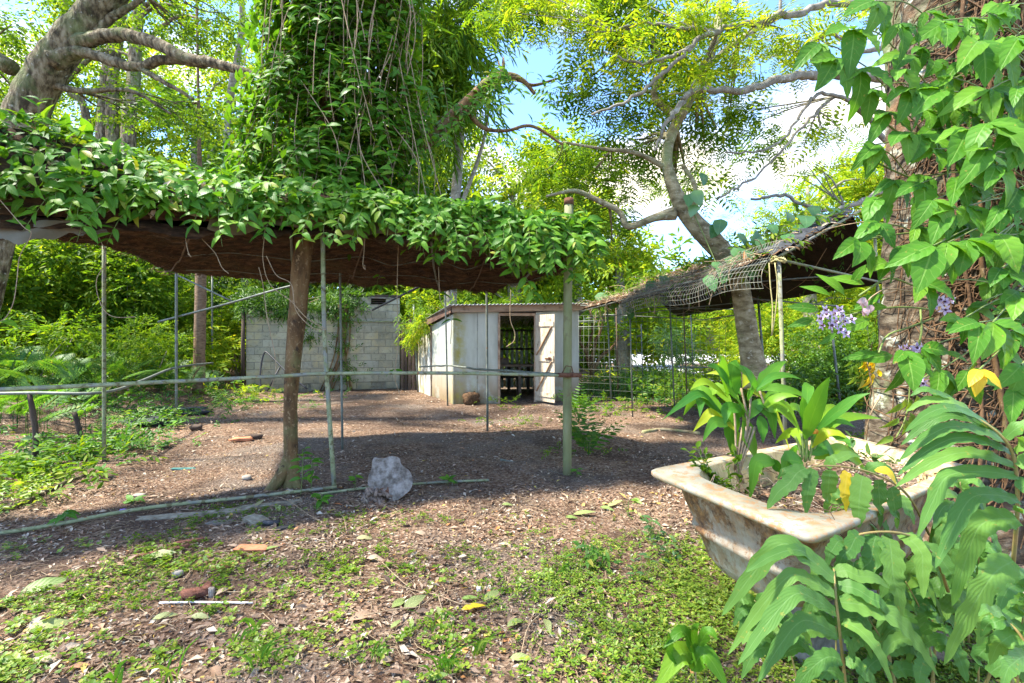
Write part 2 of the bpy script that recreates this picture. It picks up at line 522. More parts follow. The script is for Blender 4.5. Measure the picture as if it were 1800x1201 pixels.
M_LICHENBARK = matter('lichened_grey_bark', [(0.38, (0.025, 0.017, 0.010)), (0.5, (0.075, 0.056, 0.035)), (0.66, (0.19, 0.16, 0.115))], 10, 0.95, 0.9, 18, 0.02, layers=[(3, 0.52, 0.66, (0.17, 0.10, 0.05)), (7, 0.58, 0.66, (0.44, 0.46, 0.36)), (1.7, 0.55, 0.7, (0.17, 0.21, 0.09))], stretch=(1, 1, 1.8))
M_GREYLIMB = matter('grey_limb_bark', [(0.3, (0.14, 0.12, 0.08)), (0.7, (0.34, 0.31, 0.25))], 10, 0.9, 0.8, 30, 0.01, layers=[(9, 0.58, 0.68, (0.5, 0.5, 0.42))])
M_FIBRE = matter('brown_root_fibre', [(0.35, (0.045, 0.024, 0.011)), (0.65, (0.17, 0.095, 0.045))], 30, 0.9, 0.4)
M_REDTRUNK = matter('reddish_thin_trunk_bark', [(0.35, (0.10, 0.06, 0.035)), (0.65, (0.25, 0.165, 0.10))], 12, 0.9, 0.8, 40, 0.01, stretch=(1, 1, 3))

M_PIPE = matter('mossy_galvanised_pipe', [(0.3, (0.15, 0.17, 0.075)), (0.5, (0.24, 0.26, 0.13)), (0.8, (0.34, 0.345, 0.22))], 12, 0.7, 0.4, 60, 0.003, layers=[(6, 0.48, 0.6, (0.2, 0.2, 0.165)), (18, 0.55, 0.62, (0.12, 0.11, 0.05)), (13, 0.64, 0.7, (0.24, 0.10, 0.04))], spec=0.3)
M_DARKPIPE = matter('dull_grey_pipe', [(0.3, (0.10, 0.11, 0.09)), (0.7, (0.22, 0.24, 0.2))], 9, 0.6, 0.2, layers=[(12, 0.62, 0.72, (0.2, 0.09, 0.04))], metal=0.3)
M_POST = matter('mossy_round_post', [(0.25, (0.10, 0.105, 0.045)), (0.5, (0.19, 0.20, 0.085)), (0.8, (0.30, 0.285, 0.17))], 6, 0.85, 0.8, 40, 0.005, layers=[(7, 0.6, 0.72, (0.13, 0.09, 0.05))], stretch=(1, 1, 0.3))
M_RUST = matter('rust', [(0.3, (0.07, 0.028, 0.016)), (0.7, (0.19, 0.085, 0.045))], 30, 0.95, 0.8)
M_WIRE = matter('weathered_wire', [(0.3, (0.16, 0.16, 0.12)), (0.7, (0.36, 0.36, 0.3))], 20, 0.6, 0.1, metal=0.4)

M_CLOTH = matter('matted_brown_shade_cloth', [(0.3, (0.014, 0.007, 0.004)), (0.48, (0.05, 0.024, 0.011)), (0.6, (0.11, 0.055, 0.026)), (0.75, (0.22, 0.12, 0.06))], 11, 0.95, 1.0, 60, 0.03, layers=[(1.3, 0.5, 0.7, (0.10, 0.07, 0.03))], stretch=(0.5, 1, 2.5))
M_HEM = matter('olive_hem_cloth', [(0.3, (0.07, 0.052, 0.023)), (0.7, (0.15, 0.11, 0.05))], 5, 0.95, 0.4, 160, 0.002, layers=[(3, 0.5, 0.7, (0.10, 0.075, 0.04))])
M_TARP = matter('grey_weathered_netting', [(0.3, (0.10, 0.10, 0.075)), (0.7, (0.2, 0.19, 0.15))], 4, 0.95, 0.3, 120, 0.002)
M_DARKNET = matter('dark_litter_matted_net', [(0.3, (0.014, 0.010, 0.006)), (0.7, (0.05, 0.032, 0.018))], 8, 0.95, 1.0, 40, 0.02)
M_BLACKCLOTH = matter('black_shade_cloth', [(0.3, (0.02, 0.022, 0.025)), (0.7, (0.06, 0.065, 0.07))], 12, 0.8, 0.5, 60, 0.01)

M_SOIL = None
def soil():
    m = Mat('soil_and_litter')
    p = m.pos
    base = m.ramp(m.noise(3.0, 8, 0.68), [(0.3, (0.09, 0.048, 0.026)), (0.5, (0.18, 0.10, 0.055)), (0.7, (0.29, 0.175, 0.10))])
    v = m.n('ShaderNodeTexVoronoi', {'Scale': 38.0, 'Vector': m.scalevec(p, (1, 1.4, 0.2)), 'Randomness': 1.0})
    chips = m.ramp(v.outputs['Color'], [(0.15, (0.05, 0.03, 0.02)), (0.4, (0.15, 0.09, 0.058)), (0.62, (0.29, 0.195, 0.13)), (0.85, (0.47, 0.36, 0.26))])
    c = m.mix(0.65, base, chips)
    v2 = m.n('ShaderNodeTexVoronoi', {'Scale': 130.0, 'Vector': p})
    grit = m.ramp(v2.outputs['Color'], [(0.2, (0.06, 0.048, 0.038)), (0.6, (0.20, 0.155, 0.12)), (0.95, (0.42, 0.36, 0.29))])
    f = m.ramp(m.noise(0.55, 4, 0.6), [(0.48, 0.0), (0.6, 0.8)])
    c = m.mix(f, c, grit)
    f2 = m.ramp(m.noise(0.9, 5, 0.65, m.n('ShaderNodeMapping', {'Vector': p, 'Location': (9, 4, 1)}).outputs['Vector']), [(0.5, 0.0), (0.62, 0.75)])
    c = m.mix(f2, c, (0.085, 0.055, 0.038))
    h = m.math('ADD', m.noise(45, 6, 0.7), m.math('MULTIPLY', v.outputs['Distance'], 1.2))
    return m.finish(c, 0.95, m.bump(h, 0.9, 0.03), spec=0.15)
M_SOIL = soil()

def blockmat():
    m = Mat('weathered_cream_block')
    oi = m.n('ShaderNodeObjectInfo')
    c = m.ramp(oi.outputs['Random'], [(0, (0.30, 0.28, 0.19)), (0.35, (0.40, 0.375, 0.27)), (0.7, (0.44, 0.40, 0.27)), (1, (0.37, 0.355, 0.27))])
    f = m.ramp(m.noise(1.3, 8, 0.72, m.scalevec(m.pos, (1, 1, 0.6))), [(0.44, 0.0), (0.64, 0.7)])
    c = m.mix(f, c, (0.19, 0.175, 0.12))
    f = m.ramp(m.noise(11, 8, 0.75), [(0.54, 0.0), (0.64, 0.7)])
    c = m.mix(f, c, (0.12, 0.11, 0.07))
    f = m.ramp(m.noise(2.4, 4, 0.6, m.n('ShaderNodeMapping', {'Vector': m.pos, 'Location': (4, 7, 2)}).outputs['Vector']), [(0.52, 0.0), (0.7, 0.6)])
    c = m.mix(f, c, (0.50, 0.40, 0.19))
    z = m.n('ShaderNodeSeparateXYZ', {'Vector': m.pos}).outputs['Z']
    f = m.math('MULTIPLY', m.ramp(z, [(0.0, 1.0), (0.5, 0.0)]), m.noise(6, 5, 0.7))
    c = m.mix(f, c, (0.13, 0.12, 0.08))
    return m.finish(c, 0.92, m.bump(m.noise(60, 5, 0.7), 0.5, 0.006))
M_BLOCK = blockmat()
M_MORTAR = matter('grey_mortar', [(0.3, (0.18, 0.165, 0.12)), (0.7, (0.29, 0.265, 0.2))], 20, 0.95, 0.6)

def shedmat():
    m = Mat('faded_white_fibro_panel')
    v = m.scalevec(m.pos, (1, 1, 0.25))
    c = m.ramp(m.noise(3.5, 7, 0.65, v), [(0.3, (0.36, 0.36, 0.29)), (0.55, (0.49, 0.50, 0.43)), (0.8, (0.57, 0.58, 0.50))])
    z = m.n('ShaderNodeSeparateXYZ', {'Vector': m.pos}).outputs['Z']
    low = m.ramp(z, [(0.0, 1.0), (0.95, 0.0)])
    f = m.math('MULTIPLY', low, m.ramp(m.noise(1.6, 6, 0.65), [(0.36, 0.0), (0.48, 1.0)]))
    c = m.mix(f, c, (0.30, 0.19, 0.09))
    f = m.math('MULTIPLY', m.ramp(z, [(0.0, 1.0), (0.35, 0.0)]), m.ramp(m.noise(5, 6, 0.7), [(0.3, 0.2), (0.6, 1.0)]))
    c = m.mix(f, c, (0.14, 0.12, 0.07))
    xx = m.n('ShaderNodeSeparateXYZ', {'Vector': m.pos}).outputs['X']
    f = m.math('MULTIPLY', m.ramp(m.math('ABSOLUTE', m.math('ADD', xx, 1.18)), [(0.0, 1.0), (0.22, 0.0)]), m.ramp(m.noise(3, 6, 0.7), [(0.42, 0.0), (0.6, 1.0)]))
    c = m.mix(f, c, (0.36, 0.31, 0.07))
    f = m.math('MULTIPLY', m.ramp(z, [(0.0, 1.0), (1.9, 0.15)]), m.ramp(m.noise(2.3, 6, 0.7, m.n('ShaderNodeMapping', {'Vector': v, 'Location': (7, 3, 0)}).outputs['Vector']), [(0.5, 0.0), (0.68, 0.85)]))
    c = m.mix(f, c, (0.36, 0.38, 0.18))
    f = m.ramp(m.noise(22, 5, 0.7), [(0.62, 0.0), (0.7, 0.5)])
    c = m.mix(f, c, (0.3, 0.28, 0.22))
    return m.finish(c, 0.75, m.bump(m.noise(25, 5, 0.6), 0.25, 0.005))
M_SHED = shedmat()
M_SHEDPEEL = matter('peeling_panel', [(0.35, (0.2, 0.15, 0.09)), (0.5, (0.5, 0.46, 0.36)), (0.7, (0.74, 0.74, 0.70))], 5, 0.85, 0.6, layers=[(2, 0.52, 0.66, (0.32, 0.33, 0.12))], stretch=(1, 1, 0.3))
M_TIN = matter('weathered_tin', [(0.3, (0.28, 0.29, 0.30)), (0.7, (0.45, 0.46, 0.47))], 6, 0.5, 0.2, metal=0.5, layers=[(3, 0.55, 0.7, (0.16, 0.12, 0.08))])
M_FASCIA = matter('bare_fascia_board', [(0.3, (0.30, 0.19, 0.12)), (0.7, (0.46, 0.33, 0.22))], 6, 0.85, 0.4, 40, 0.004, layers=[(6, 0.55, 0.7, (0.18, 0.10, 0.06))], stretch=(0.25, 0.25, 2))
M_FASCIARED = matter('stained_red_fascia_board', [(0.3, (0.09, 0.05, 0.035)), (0.7, (0.2, 0.115, 0.08))], 6, 0.85, 0.4, 40, 0.004)
M_DOOR = matter('weathered_cream_plank', [(0.3, (0.36, 0.28, 0.19)), (0.55, (0.54, 0.45, 0.33)), (0.8, (0.66, 0.58, 0.46))], 9, 0.85, 0.5, 60, 0.004, layers=[(7, 0.58, 0.7, (0.22, 0.15, 0.09))], stretch=(1.6, 1.6, 0.22))
M_SLAT = matter('pale_interior_slat', [(0.3, (0.34, 0.38, 0.28)), (0.7, (0.55, 0.58, 0.47))], 6, 0.8, 0.3)
M_DARKWOOD = matter('dark_old_timber', [(0.3, (0.035, 0.024, 0.018)), (0.7, (0.10, 0.07, 0.05))], 8, 0.9, 0.5, stretch=(1, 1, 0.3))
M_BROWNWOOD = matter('brown_timber_post', [(0.3, (0.07, 0.045, 0.03)), (0.7, (0.19, 0.13, 0.09))], 8, 0.9, 0.5, stretch=(1, 1, 0.3))
M_GREYWOOD = matter('grey_rotten_wood', [(0.3, (0.12, 0.085, 0.06)), (0.7, (0.27, 0.2, 0.14))], 12, 0.95, 1.0, 50, 0.01, stretch=(1, 1, 1))

def tubmat(inner=False):
    m = Mat('bath_enamel_inside' if inner else 'rusted_bath_enamel')
    c = m.ramp(m.noise(9, 8, 0.7), [(0.3, (0.28, 0.24, 0.16)), (0.6, (0.40, 0.37, 0.29)), (0.8, (0.49, 0.47, 0.4))])
    if inner:
        c = m.ramp(m.noise(4, 6, 0.6), [(0.3, (0.42, 0.31, 0.13)), (0.6, (0.62, 0.52, 0.28)), (0.8, (0.72, 0.66, 0.46))])
    z = m.n('ShaderNodeSeparateXYZ', {'Vector': m.pos}).outputs['Z']
    hi, lo = ((0.60, 0.72) if inner else (0.54, 0.575))
    f = m.ramp(m.noise(5.5, 10, 0.8, m.scalevec(m.pos, (1, 1, 0.6)), 0.15), [(hi - 0.03, 0.0), (lo, 1.0)])
    f2 = m.ramp(m.noise(22, 9, 0.8, m.scalevec(m.pos, (1, 1, 0.35))), [(0.49, 0.0), (0.56, 0.9)])
    c = m.mix(m.math('MULTIPLY', f2, 0.6), c, (0.30, 0.17, 0.075))
    if not inner:
        top = m.ramp(z, [(0.55, 0.0), (0.78, 1.0)])
        f = m.math('ADD', f, m.math('MULTIPLY', top, m.ramp(m.noise(7, 6, 0.7), [(0.35, 0.2), (0.6, 1.0)])))
    c = m.mix(f, c, m.ramp(m.noise(30, 6, 0.7), [(0.35, (0.08, 0.04, 0.02)), (0.5, (0.19, 0.10, 0.045)), (0.65, (0.36, 0.19, 0.065))]))
    return m.finish(c, 0.55, m.bump(m.math('ADD', f, m.noise(50, 5, 0.7)), 0.5, 0.004), spec=0.4)
M_TUB = tubmat()
M_TUBIN = tubmat(True)
def rimmat():
    m = Mat('stained_white_rim')
    c = m.ramp(m.noise(6, 6, 0.6), [(0.3, (0.24, 0.20, 0.12)), (0.6, (0.42, 0.385, 0.29))])
    f = m.ramp(m.noise(19, 9, 0.82, None, 0.2), [(0.50, 0.0), (0.545, 0.95)])
    c = m.mix(f, c, (0.42, 0.22, 0.09))
    f = m.ramp(m.noise(5, 6, 0.7), [(0.50, 0.0), (0.7, 0.75)])
    c = m.mix(f, c, (0.50, 0.36, 0.19))
    return m.finish(c, 0.5, m.bump(m.noise(60, 5, 0.7), 0.3, 0.003), spec=0.4)
M_RIM = rimmat()
M_CONC = matter('old_concrete', [(0.35, (0.09, 0.08, 0.06)), (0.65, (0.24, 0.22, 0.18))], 12, 0.95, 0.9, 60, 0.008, layers=[(4, 0.5, 0.7, (0.18, 0.13, 0.09))])
M_PALECONC = matter('pale_chalky_concrete', [(0.35, (0.13, 0.105, 0.07)), (0.65, (0.32, 0.29, 0.21))], 12, 0.95, 0.9, 60, 0.008, layers=[(5, 0.5, 0.7, (0.22, 0.18, 0.12))])
M_LUMP = matter('grey_weathered_cut_face', [(0.38, (0.12, 0.10, 0.08)), (0.5, (0.22, 0.195, 0.165)), (0.64, (0.34, 0.31, 0.27))], 16, 0.95, 1.0, 45, 0.02, layers=[(8, 0.60, 0.64, (0.13, 0.055, 0.03))])
M_LUMPSIDE = matter('split_fibrous_wood_side', [(0.3, (0.10, 0.065, 0.045)), (0.7, (0.34, 0.26, 0.2))], 14, 0.95, 1.0, 40, 0.02)
M_TERRA = matter('terracotta', [(0.3, (0.40, 0.15, 0.07)), (0.7, (0.55, 0.24, 0.12))], 20, 0.85, 0.4)
M_REDWOOD = matter('reddish_bark_chunk', [(0.3, (0.09, 0.035, 0.022)), (0.7, (0.26, 0.11, 0.07))], 14, 0.9, 0.9, 60, 0.008, stretch=(0.6, 1.6, 2))
M_STONE = matter('pale_stone', [(0.3, (0.18, 0.15, 0.12)), (0.7, (0.36, 0.32, 0.26))], 15, 0.9, 0.6)
M_BLACKPL = matter('black_plastic_pipe', [(0.3, (0.015, 0.017, 0.02)), (0.7, (0.05, 0.05, 0.055))], 20, 0.5, 0.3)
M_TEAL = matter('faded_teal_plastic', [(0.3, (0.04, 0.14, 0.12)), (0.7, (0.08, 0.22, 0.19))], 20, 0.5, 0.3)
M_PURPLE = matter('purple_petal', [(0.3, (0.24, 0.14, 0.5)), (0.7, (0.4, 0.25, 0.65))], 20, 0.6, 0.2)
M_WHITE = matter('white_plastic_strip', [(0.3, (0.5, 0.5, 0.5)), (0.7, (0.75, 0.75, 0.75))], 20, 0.5, 0.2)
M_PETAL = leafmat('pale_lilac_petal', [(0, (0.52, 0.36, 0.6)), (0.5, (0.66, 0.52, 0.72)), (1, (0.78, 0.68, 0.8))], 0.3, 0.5, 0.3, tcol=(1.1, 1.0, 1.2), under=0)
M_EYE = matter('maroon_flower_eye', [(0.3, (0.025, 0.005, 0.012)), (0.7, (0.07, 0.01, 0.03))], 60, 0.5, 0.2)
M_PINK = leafmat('pale_pink_petal', [(0, (0.62, 0.4, 0.42)), (1, (0.75, 0.58, 0.6))], 0.3, 0.5, 0.3, tcol=(1.1, 1, 1), under=0)
M_ORANGE = matter('orange_petal', [(0.3, (0.6, 0.2, 0.02)), (0.7, (0.7, 0.32, 0.03))], 20, 0.6, 0.2)
M_ROPE = matter('yellow_rope', [(0.3, (0.36, 0.30, 0.12)), (0.7, (0.5, 0.44, 0.2))], 30, 0.8, 0.3)
M_ROAD = matter('pale_sunlit_road', [(0.3, (0.42, 0.41, 0.40)), (0.7, (0.58, 0.57, 0.55))], 2, 0.9, 0.3)

# ---------------------------------------------------------------- ground
def axis(lo, a, b, hi, fine, coarse):
    o = []
    x = a
    left = [a]
    st = fine
    while x > lo:
        st = min(st * 1.25, coarse); x -= st; left.append(x)
    mid = list(np.arange(a + fine, b, fine))
    x = b; st = fine; right = [b]
    while x < hi:
        st = min(st * 1.25, coarse); x += st; right.append(x)
    return np.array(left[::-1] + mid + right)
xs = axis(-150, -6, 4.5, 150, 0.07, 12)
ys = axis(-60, 1.4, 8.5, 280, 0.07, 14)
gx, gy = np.meshgrid(xs, ys, indexing='ij')
gz = np.array([gh(a, b) if abs(a) < 25 and b < 40 else 0.0 for a, b in zip(gx.ravel(), gy.ravel())])
g = Geo()
nx, ny = len(xs), len(ys)
i = np.arange(nx - 1)[:, None] * ny; j = np.arange(ny - 1)[None, :]
g.add(np.stack([gx.ravel(), gy.ravel(), gz], 1), np.stack([i + j, i + ny + j, i + ny + j + 1, i + j + 1], -1).reshape(-1, 4))
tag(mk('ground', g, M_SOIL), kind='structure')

g = Geo()
g.add(A([4.5, 27, .05], [70, 20, .05], [75, 36, .05], [3.5, 41, .05]), [(0, 1, 2, 3)])
tag(mk('road', g, M_ROAD), kind='structure')
g = Geo()
g.add(A([5.2, 15.5, .06], [7.4, 15.6, .06], [8.6, 27, .06], [6.4, 27, .06]), [(0, 1, 2, 3)])
tag(mk('driveway', g, M_ROAD), kind='structure')

# ---------------------------------------------------------------- block building
def block_mesh(l, h, d, name='block'):
    gg = Geo()
    b = 0.008
    V = []
    for z, s in ((-h / 2, 1), (h / 2, 1)):
        pass
    x, y, z = l / 2, d / 2, h / 2
    V = A([-x + b, -y, -z + b], [x - b, -y, -z + b], [x - b, -y, z - b], [-x + b, -y, z - b],
          [-x, -y + b, -z], [x, -y + b, -z], [x, -y + b, z], [-x, -y + b, z],
          [-x, y, -z], [x, y, -z], [x, y, z], [-x, y, z])
    Q = [(0, 1, 2, 3), (4, 5, 1, 0), (5, 6, 2, 1), (6, 7, 3, 2), (7, 4, 0, 3), (8, 9, 5, 4), (9, 10, 6, 5), (10, 11, 7, 6), (11, 8, 4, 7), (9, 8, 11, 10)]
    gg.add(V, Q)
    return mesh(name, gg, M_BLOCK, smooth=False)

BW0 = A(-7.02, 12.75, 0); BW1 = A(-3.22, 13.9, 0)
bdir = unit(BW1 - BW0); blen = np.linalg.norm(BW1 - BW0); bnorm = A(bdir[1], -bdir[0], 0)
bang = math.atan2(bdir[1], bdir[0])
bb = thing('block_building', 'small cream concrete-block outbuilding half covered by creeper', 'building', (BW0 + BW1) / 2)
ncol, nrow = 10, 13
bl, bh = blen / ncol, 0.2
full = block_mesh(bl - 0.010, bh - 0.010, 0.19)
half = block_mesh(bl / 2 - 0.010, bh - 0.010, 0.19)
def bplace(me, s, r, name='block'):
    p = BW0 + bdir * s + A(0, 0, 0.02 + bh * (r + 0.5)) - bnorm * 0.1 + bnorm * rng.normal(0, 0.0025)
    M = np.eye(4)
    M[:3, 0] = bdir; M[:3, 1] = -bnorm; M[:3, 3] = p
    inst(name, me, M, bb)
vents = [(0.35, 0), (3.2, 0), (8.1, 0)]
split = 5.3
for r in range(nrow):
    off = 0.5 if r % 2 else 0.0
    cells = []
    k = -off
    while k < ncol - 1e-6:
        a = max(0, k); b_ = min(ncol, k + 1)
        cells.append((a, b_)); k += 1
    for a, b_ in cells:
        if r >= 11 and b_ <= 6: continue
        if r == 12 and b_ < 7: continue
        if r >= 11 and 8.0 < (a + b_) / 2 < 9.3 and r == 12: continue
        if r == 0 and any(abs((a + b_) / 2 - v) < 0.75 and b_ - a > 0.7 and abs((a + b_) / 2 - v) < 0.55 for v, _ in vents): continue
        bplace(full if b_ - a > 0.7 else half, (a + b_) / 2 * bl, r)
# mortar behind the faces, thinner at vents
g = Geo()
def wallbox(gg, s0, s1, z0, z1, dep0, dep1, mi=0):
    p = lambda s, d, z: BW0 + bdir * s - bnorm * d + A(0, 0, z)
    V = [p(s0, dep0, z0), p(s1, dep0, z0), p(s1, dep0, z1), p(s0, dep0, z1), p(s0, dep1, z0), p(s1, dep1, z0), p(s1, dep1, z1), p(s0, dep1, z1)]
    gg.add(V, [(0, 1, 2, 3), (5, 4, 7, 6), (4, 0, 3, 7), (1, 5, 6, 2), (3, 2, 6, 7), (4, 5, 1, 0)], None, None, mi)
wallbox(g, 0.005, blen - 0.005, 0.22, 2.2, 0.011, 0.18)
wallbox(g, 0.6 * blen, blen - 0.005, 2.203, 2.40, 0.012, 0.18)
wallbox(g, 0.005, blen - 0.005, -0.1, 0.217, 0.05, 0.18)
wallbox(g, 0.6 * blen, 0.79 * blen, 2.403, 2.6, 0.011, 0.18)
mk('mortar', g, M_MORTAR, bb, smooth=False)
g = Geo()
for v, _ in vents:      # breeze blocks: frame with two cross bars
    s0 = (v - 0.5) * bl + 0.3 * bl
    for k in range(3):
        wallbox(g, s0 + k * 0.15, s0 + k * 0.15 + 0.03, 0.03, 0.2, 0.004, 0.045)
    wallbox(g, s0, s0 + 0.33, 0.1, 0.128, 0.006, 0.043)
tag(mk('vent_block', g, M_BLOCK, bb, smooth=False), kind='stuff')
g = Geo()
wallbox(g, 0.79 * blen, 0.93 * blen, 2.40, 2.42, -0.01, 0.2)
wallbox(g, 0.78 * blen, 0.94 * blen, 2.58, 2.63, -0.03, 0.2)
mk('window_frame', g, M_CONC, bb, smooth=False)
g = Geo()
for z in (2.46, 2.52):
    wallbox(g, 0.80 * blen, 0.92 * blen, z, z + 0.025, 0.08, 0.1)
mk('window_louvre', g, M_DARKWOOD, bb, smooth=False)
g = Geo()   # other three walls and flat roof
back = 3.0
def bw(gg, s, d, z): return BW0 + bdir * s - bnorm * d + A(0, 0, z)
for (s0, d0, s1, d1) in ((0.05, 0.2, 0.05, back), (blen - 0.05, 0.2, blen - 0.05, back), (0.05, back, blen - 0.05, back)):
    beam(g, bw(g, s0, d0, 1.1), bw(g, s1, d1, 1.1), 0.15, 2.2)
mk('rear_wall', g, M_BLOCK, bb, smooth=False)
g = Geo()
p = [bw(g, -.1, -0.02, 2.24), bw(g, .58 * blen, -0.02, 2.24), bw(g, .58 * blen, back + .1, 2.3), bw(g, -.1, back + .1, 2.3)]
g.add(p + [q + A(0, 0, .05) for q in p], [(3, 2, 1, 0), (4, 5, 6, 7), (0, 1, 5, 4), (1, 2, 6, 5), (2, 3, 7, 6), (3, 0, 4, 7)])
p = [bw(g, .58 * blen, -0.02, 2.64), bw(g, blen + .05, -0.02, 2.64), bw(g, blen + .05, back + .1, 2.6), bw(g, .58 * blen, back + .1, 2.6)]
g.add(p + [q + A(0, 0, .05) for q in p], [(3, 2, 1, 0), (4, 5, 6, 7), (0, 1, 5, 4), (1, 2, 6, 5), (2, 3, 7, 6), (3, 0, 4, 7)])
mk('roof', g, M_DARKWOOD, bb, smooth=False)
g = Geo()
rod(g, bw(g, .62 * blen, -.03, 1.93), bw(g, blen, -.03, 1.93), 0.018, 8)
for s in (.7, .98): rod(g, bw(g, s * blen, -.03, 1.93), bw(g, s * blen, -.0, 2.05), 0.01, 6)
mk('wall_conduit', g, M_PIPE, bb)
g = Geo()
tube(g, [bw(g, -.06, -.02, 0), bw(g, -.06, -.02, 1.2), bw(g, -.05, -.02, 2.2)], [.045, .05, .045], 8, bump=.2)
mk('corner_post', g, M_DARKWOOD, bb)

# dark upright boards between the building and the shed
bs = thing('board_fence', 'dark upright boards closing the gap between block building and white shed', 'fence', (-2.75, 13.6, 0))
for k in range(7):
    g = Geo()
    x = -3.12 + k * 0.11
    beam(g, A(x, 13.75 - .03 * k, 0), A(x + rng.normal(0, .01), 13.75 - .03 * k, 1.95 + rng.normal(0, .05)), 0.085, 0.03, up=(0, 1, 0))
    mk('board', g, [M_BROWNWOOD, M_DARKWOOD, M_BROWNWOOD][k % 3], bs, smooth=False)
g = Geo(); beam(g, A(-3.2, 13.82, 1.5), A(-2.4, 13.6, 1.5), .04, .08); beam(g, A(-3.2, 13.82, .5), A(-2.4, 13.6, .5), .04, .08)
mk('rail', g, M_DARKWOOD, bs, smooth=False)

# ---------------------------------------------------------------- shed
S0 = A(-1.27, 10.6, 0)                  # front left corner
S1 = A(1.56, 11.25, 0)                  # front right corner
SB = A(-2.0, 12.0, 0)
SC = A(-2.58, 13.3, 0)
SD = A(1.3, 14.2, 0)
sf = unit(S1 - S0); sn = A(sf[1], -sf[0], 0)
shed = thing('garden_shed', 'low white panelled garden shed with tin roof, stained walls and dark interior', 'shed', (0.1, 12, 0))
def onf(px):          # point on the front line seen at px
    k = (px - CX) / F
    t = (k * S0[1] - S0[0]) / ((S1 - S0)[0] - k * (S1 - S0)[1])
    return S0 + (S1 - S0) * t
def panel(name, a, b, z0a, z0b, z1a, z1b, mat, th=0.02, off=0.0):
    d = unit((b - a) * A(1, 1, 0)); nn = A(d[1], -d[0], 0)
    V = []
    for o in (off, off - th):
        V += [a + nn * o + A(0, 0, z0a), b + nn * o + A(0, 0, z0b), b + nn * o + A(0, 0, z1b), a + nn * o + A(0, 0, z1a)]
    gg = Geo()
    gg.add(V, [(0, 1, 2, 3), (5, 4, 7, 6), (0, 4, 5, 1), (1, 5, 6, 2), (2, 6, 7, 3), (3, 7, 4, 0)])
    return mk(name, gg, mat, shed, smooth=False)
q840, q878, q942, q972 = onf(839), onf(877), onf(941), onf(985)
panel('wall_panel', S0, q840 - sf * .004, -.05, -.05, 2.02, 2.04, M_SHED)
panel('wall_panel', q840 + sf * .004, q878, -.05, -.05, 2.04, 2.05, M_SHED)
panel('wall_panel', q942 + sf * .02, S1, -.05, -.05, 2.06, 2.12, M_SHED)
panel('wall_panel', SB, S0 - sf * .01, -.05, -.05, 1.78, 2.0, M_SHED)
panel('wall_panel', SC, SB + (SC - SB) * .02, -.05, -.05, 1.6, 1.78, M_SHEDPEEL)
panel('wall_panel', S1, SD, -.05, -.05, 2.1, 1.7, M_SHED)
g = Geo()
beam(g, SB + sn * .03, SB + sn * .03 + A(0, 0, 1.76), .05, .05, up=(0, 1, 0))
mk('corner_batten', g, M_GREYWOOD, shed, smooth=False)
g = Geo()
beam(g, S0 + A(-.012, -.02, 0), S0 + A(-.012, -.02, 2.0), .03, .02, up=(0, 1, 0))
mk('corner_batten', g, M_SHED, shed, smooth=False)
g = Geo()
beam(g, q878 + sn * .01, q878 + sn * .01 + A(0, 0, 2.0), .05, .05, up=(0, 1, 0))
beam(g, q942 - sn * .02, q942 - sn * .02 + A(0, 0, 2.0), .05, .05, up=(0, 1, 0))
beam(g, q878 + A(0, 0, 2.0) + sn * .01, q942 + A(0, 0, 2.0) + sn * .01, .05, .06)
mk('door_frame', g, M_FASCIA, shed, smooth=False)
g = Geo(); beam(g, S0 + sn * .06 + A(0, 0, 2.10) - sf * .05, S1 + sn * .06 + A(0, 0, 2.19) + sf * .15, .03, .15)
mk('fascia', g, M_FASCIA, shed, smooth=False)
g = Geo(); beam(g, S0 + sn * .055 + A(-.07, 0, 2.10), SB + A(-.1, 0, 1.86), .03, .15); beam(g, SB + A(-.1, .01, 1.86), SC + A(-.1, .01, 1.66), .03, .15)
mk('fascia', g, M_FASCIARED, shed, smooth=False)
# corrugated roof
g = Geo()
ra, rb = S0 + sn * .16 - sf * .12 + A(0, 0, 2.19), S1 + sn * .16 + sf * .3 + A(0, 0, 2.28)
rc_, rd = SD + A(.3, .2, 1.78), SC + A(-.25, .1, 1.74)
def roof(u, v):
    f0 = ra + (rb - ra) * u[..., None]; b0 = rd + (rc_ - rd) * u[..., None]
    X = f0 + (b0 - f0) * v[..., None]
    X[..., 2] += 0.012 * np.sin(u * 2 * np.pi * 38)
    return X
grid(g, roof, 304, 3)
o = mk('roof', g, M_TIN, shed)
sm = o.modifiers.new('thick', 'SOLIDIFY'); sm.thickness = 0.012
# interior: back wall of slats, rails, bench
bk0, bk1 = SC + A(.1, -.1, 0), SD + A(-.1, -.1, 0)
for k in range(26):
    t = (k + .5) / 26
    p = bk0 + (bk1 - bk0) * t
    g = Geo(); beam(g, p + A(0, 0, .05), p + A(rng.normal(0, .01), 0, 1.7), .075, .02, up=(0, 1, 0))
    mk('slat', g, M_SLAT, shed, smooth=False)
g = Geo()
for z in (.35, 1.15, 1.68): beam(g, bk0 + A(0, -.04, z), bk1 + A(0, -.04, z), .05, .06)
mk('wall_rail', g, M_DARKWOOD, shed, smooth=False)
g = Geo()
wb = (q878 + q942) / 2 + A(.05, 1.0, 0)
box(g, wb + A(0, 0, .80), 1.3, .4, .05, .15)
for s in (-.5, 0, .5):
    box(g, wb + A(s, 0, .4), .07, .3, .78, .15)
box(g, wb + A(-.4, .1, 0.9), .3, .2, .14, .1)
mk('work_bench', g, M_GREYWOOD, shed, smooth=False)
for t in np.linspace(.05, .95, 7):
    g = Geo()
    p = bk0 + (bk1 - bk0) * t + A(0, -.08, 0)
    beam(g, p, p + A(0, 0, .75), .09, .03, up=(0, 1, 0))
    mk('lower_plank', g, M_DARKWOOD, shed, smooth=False)
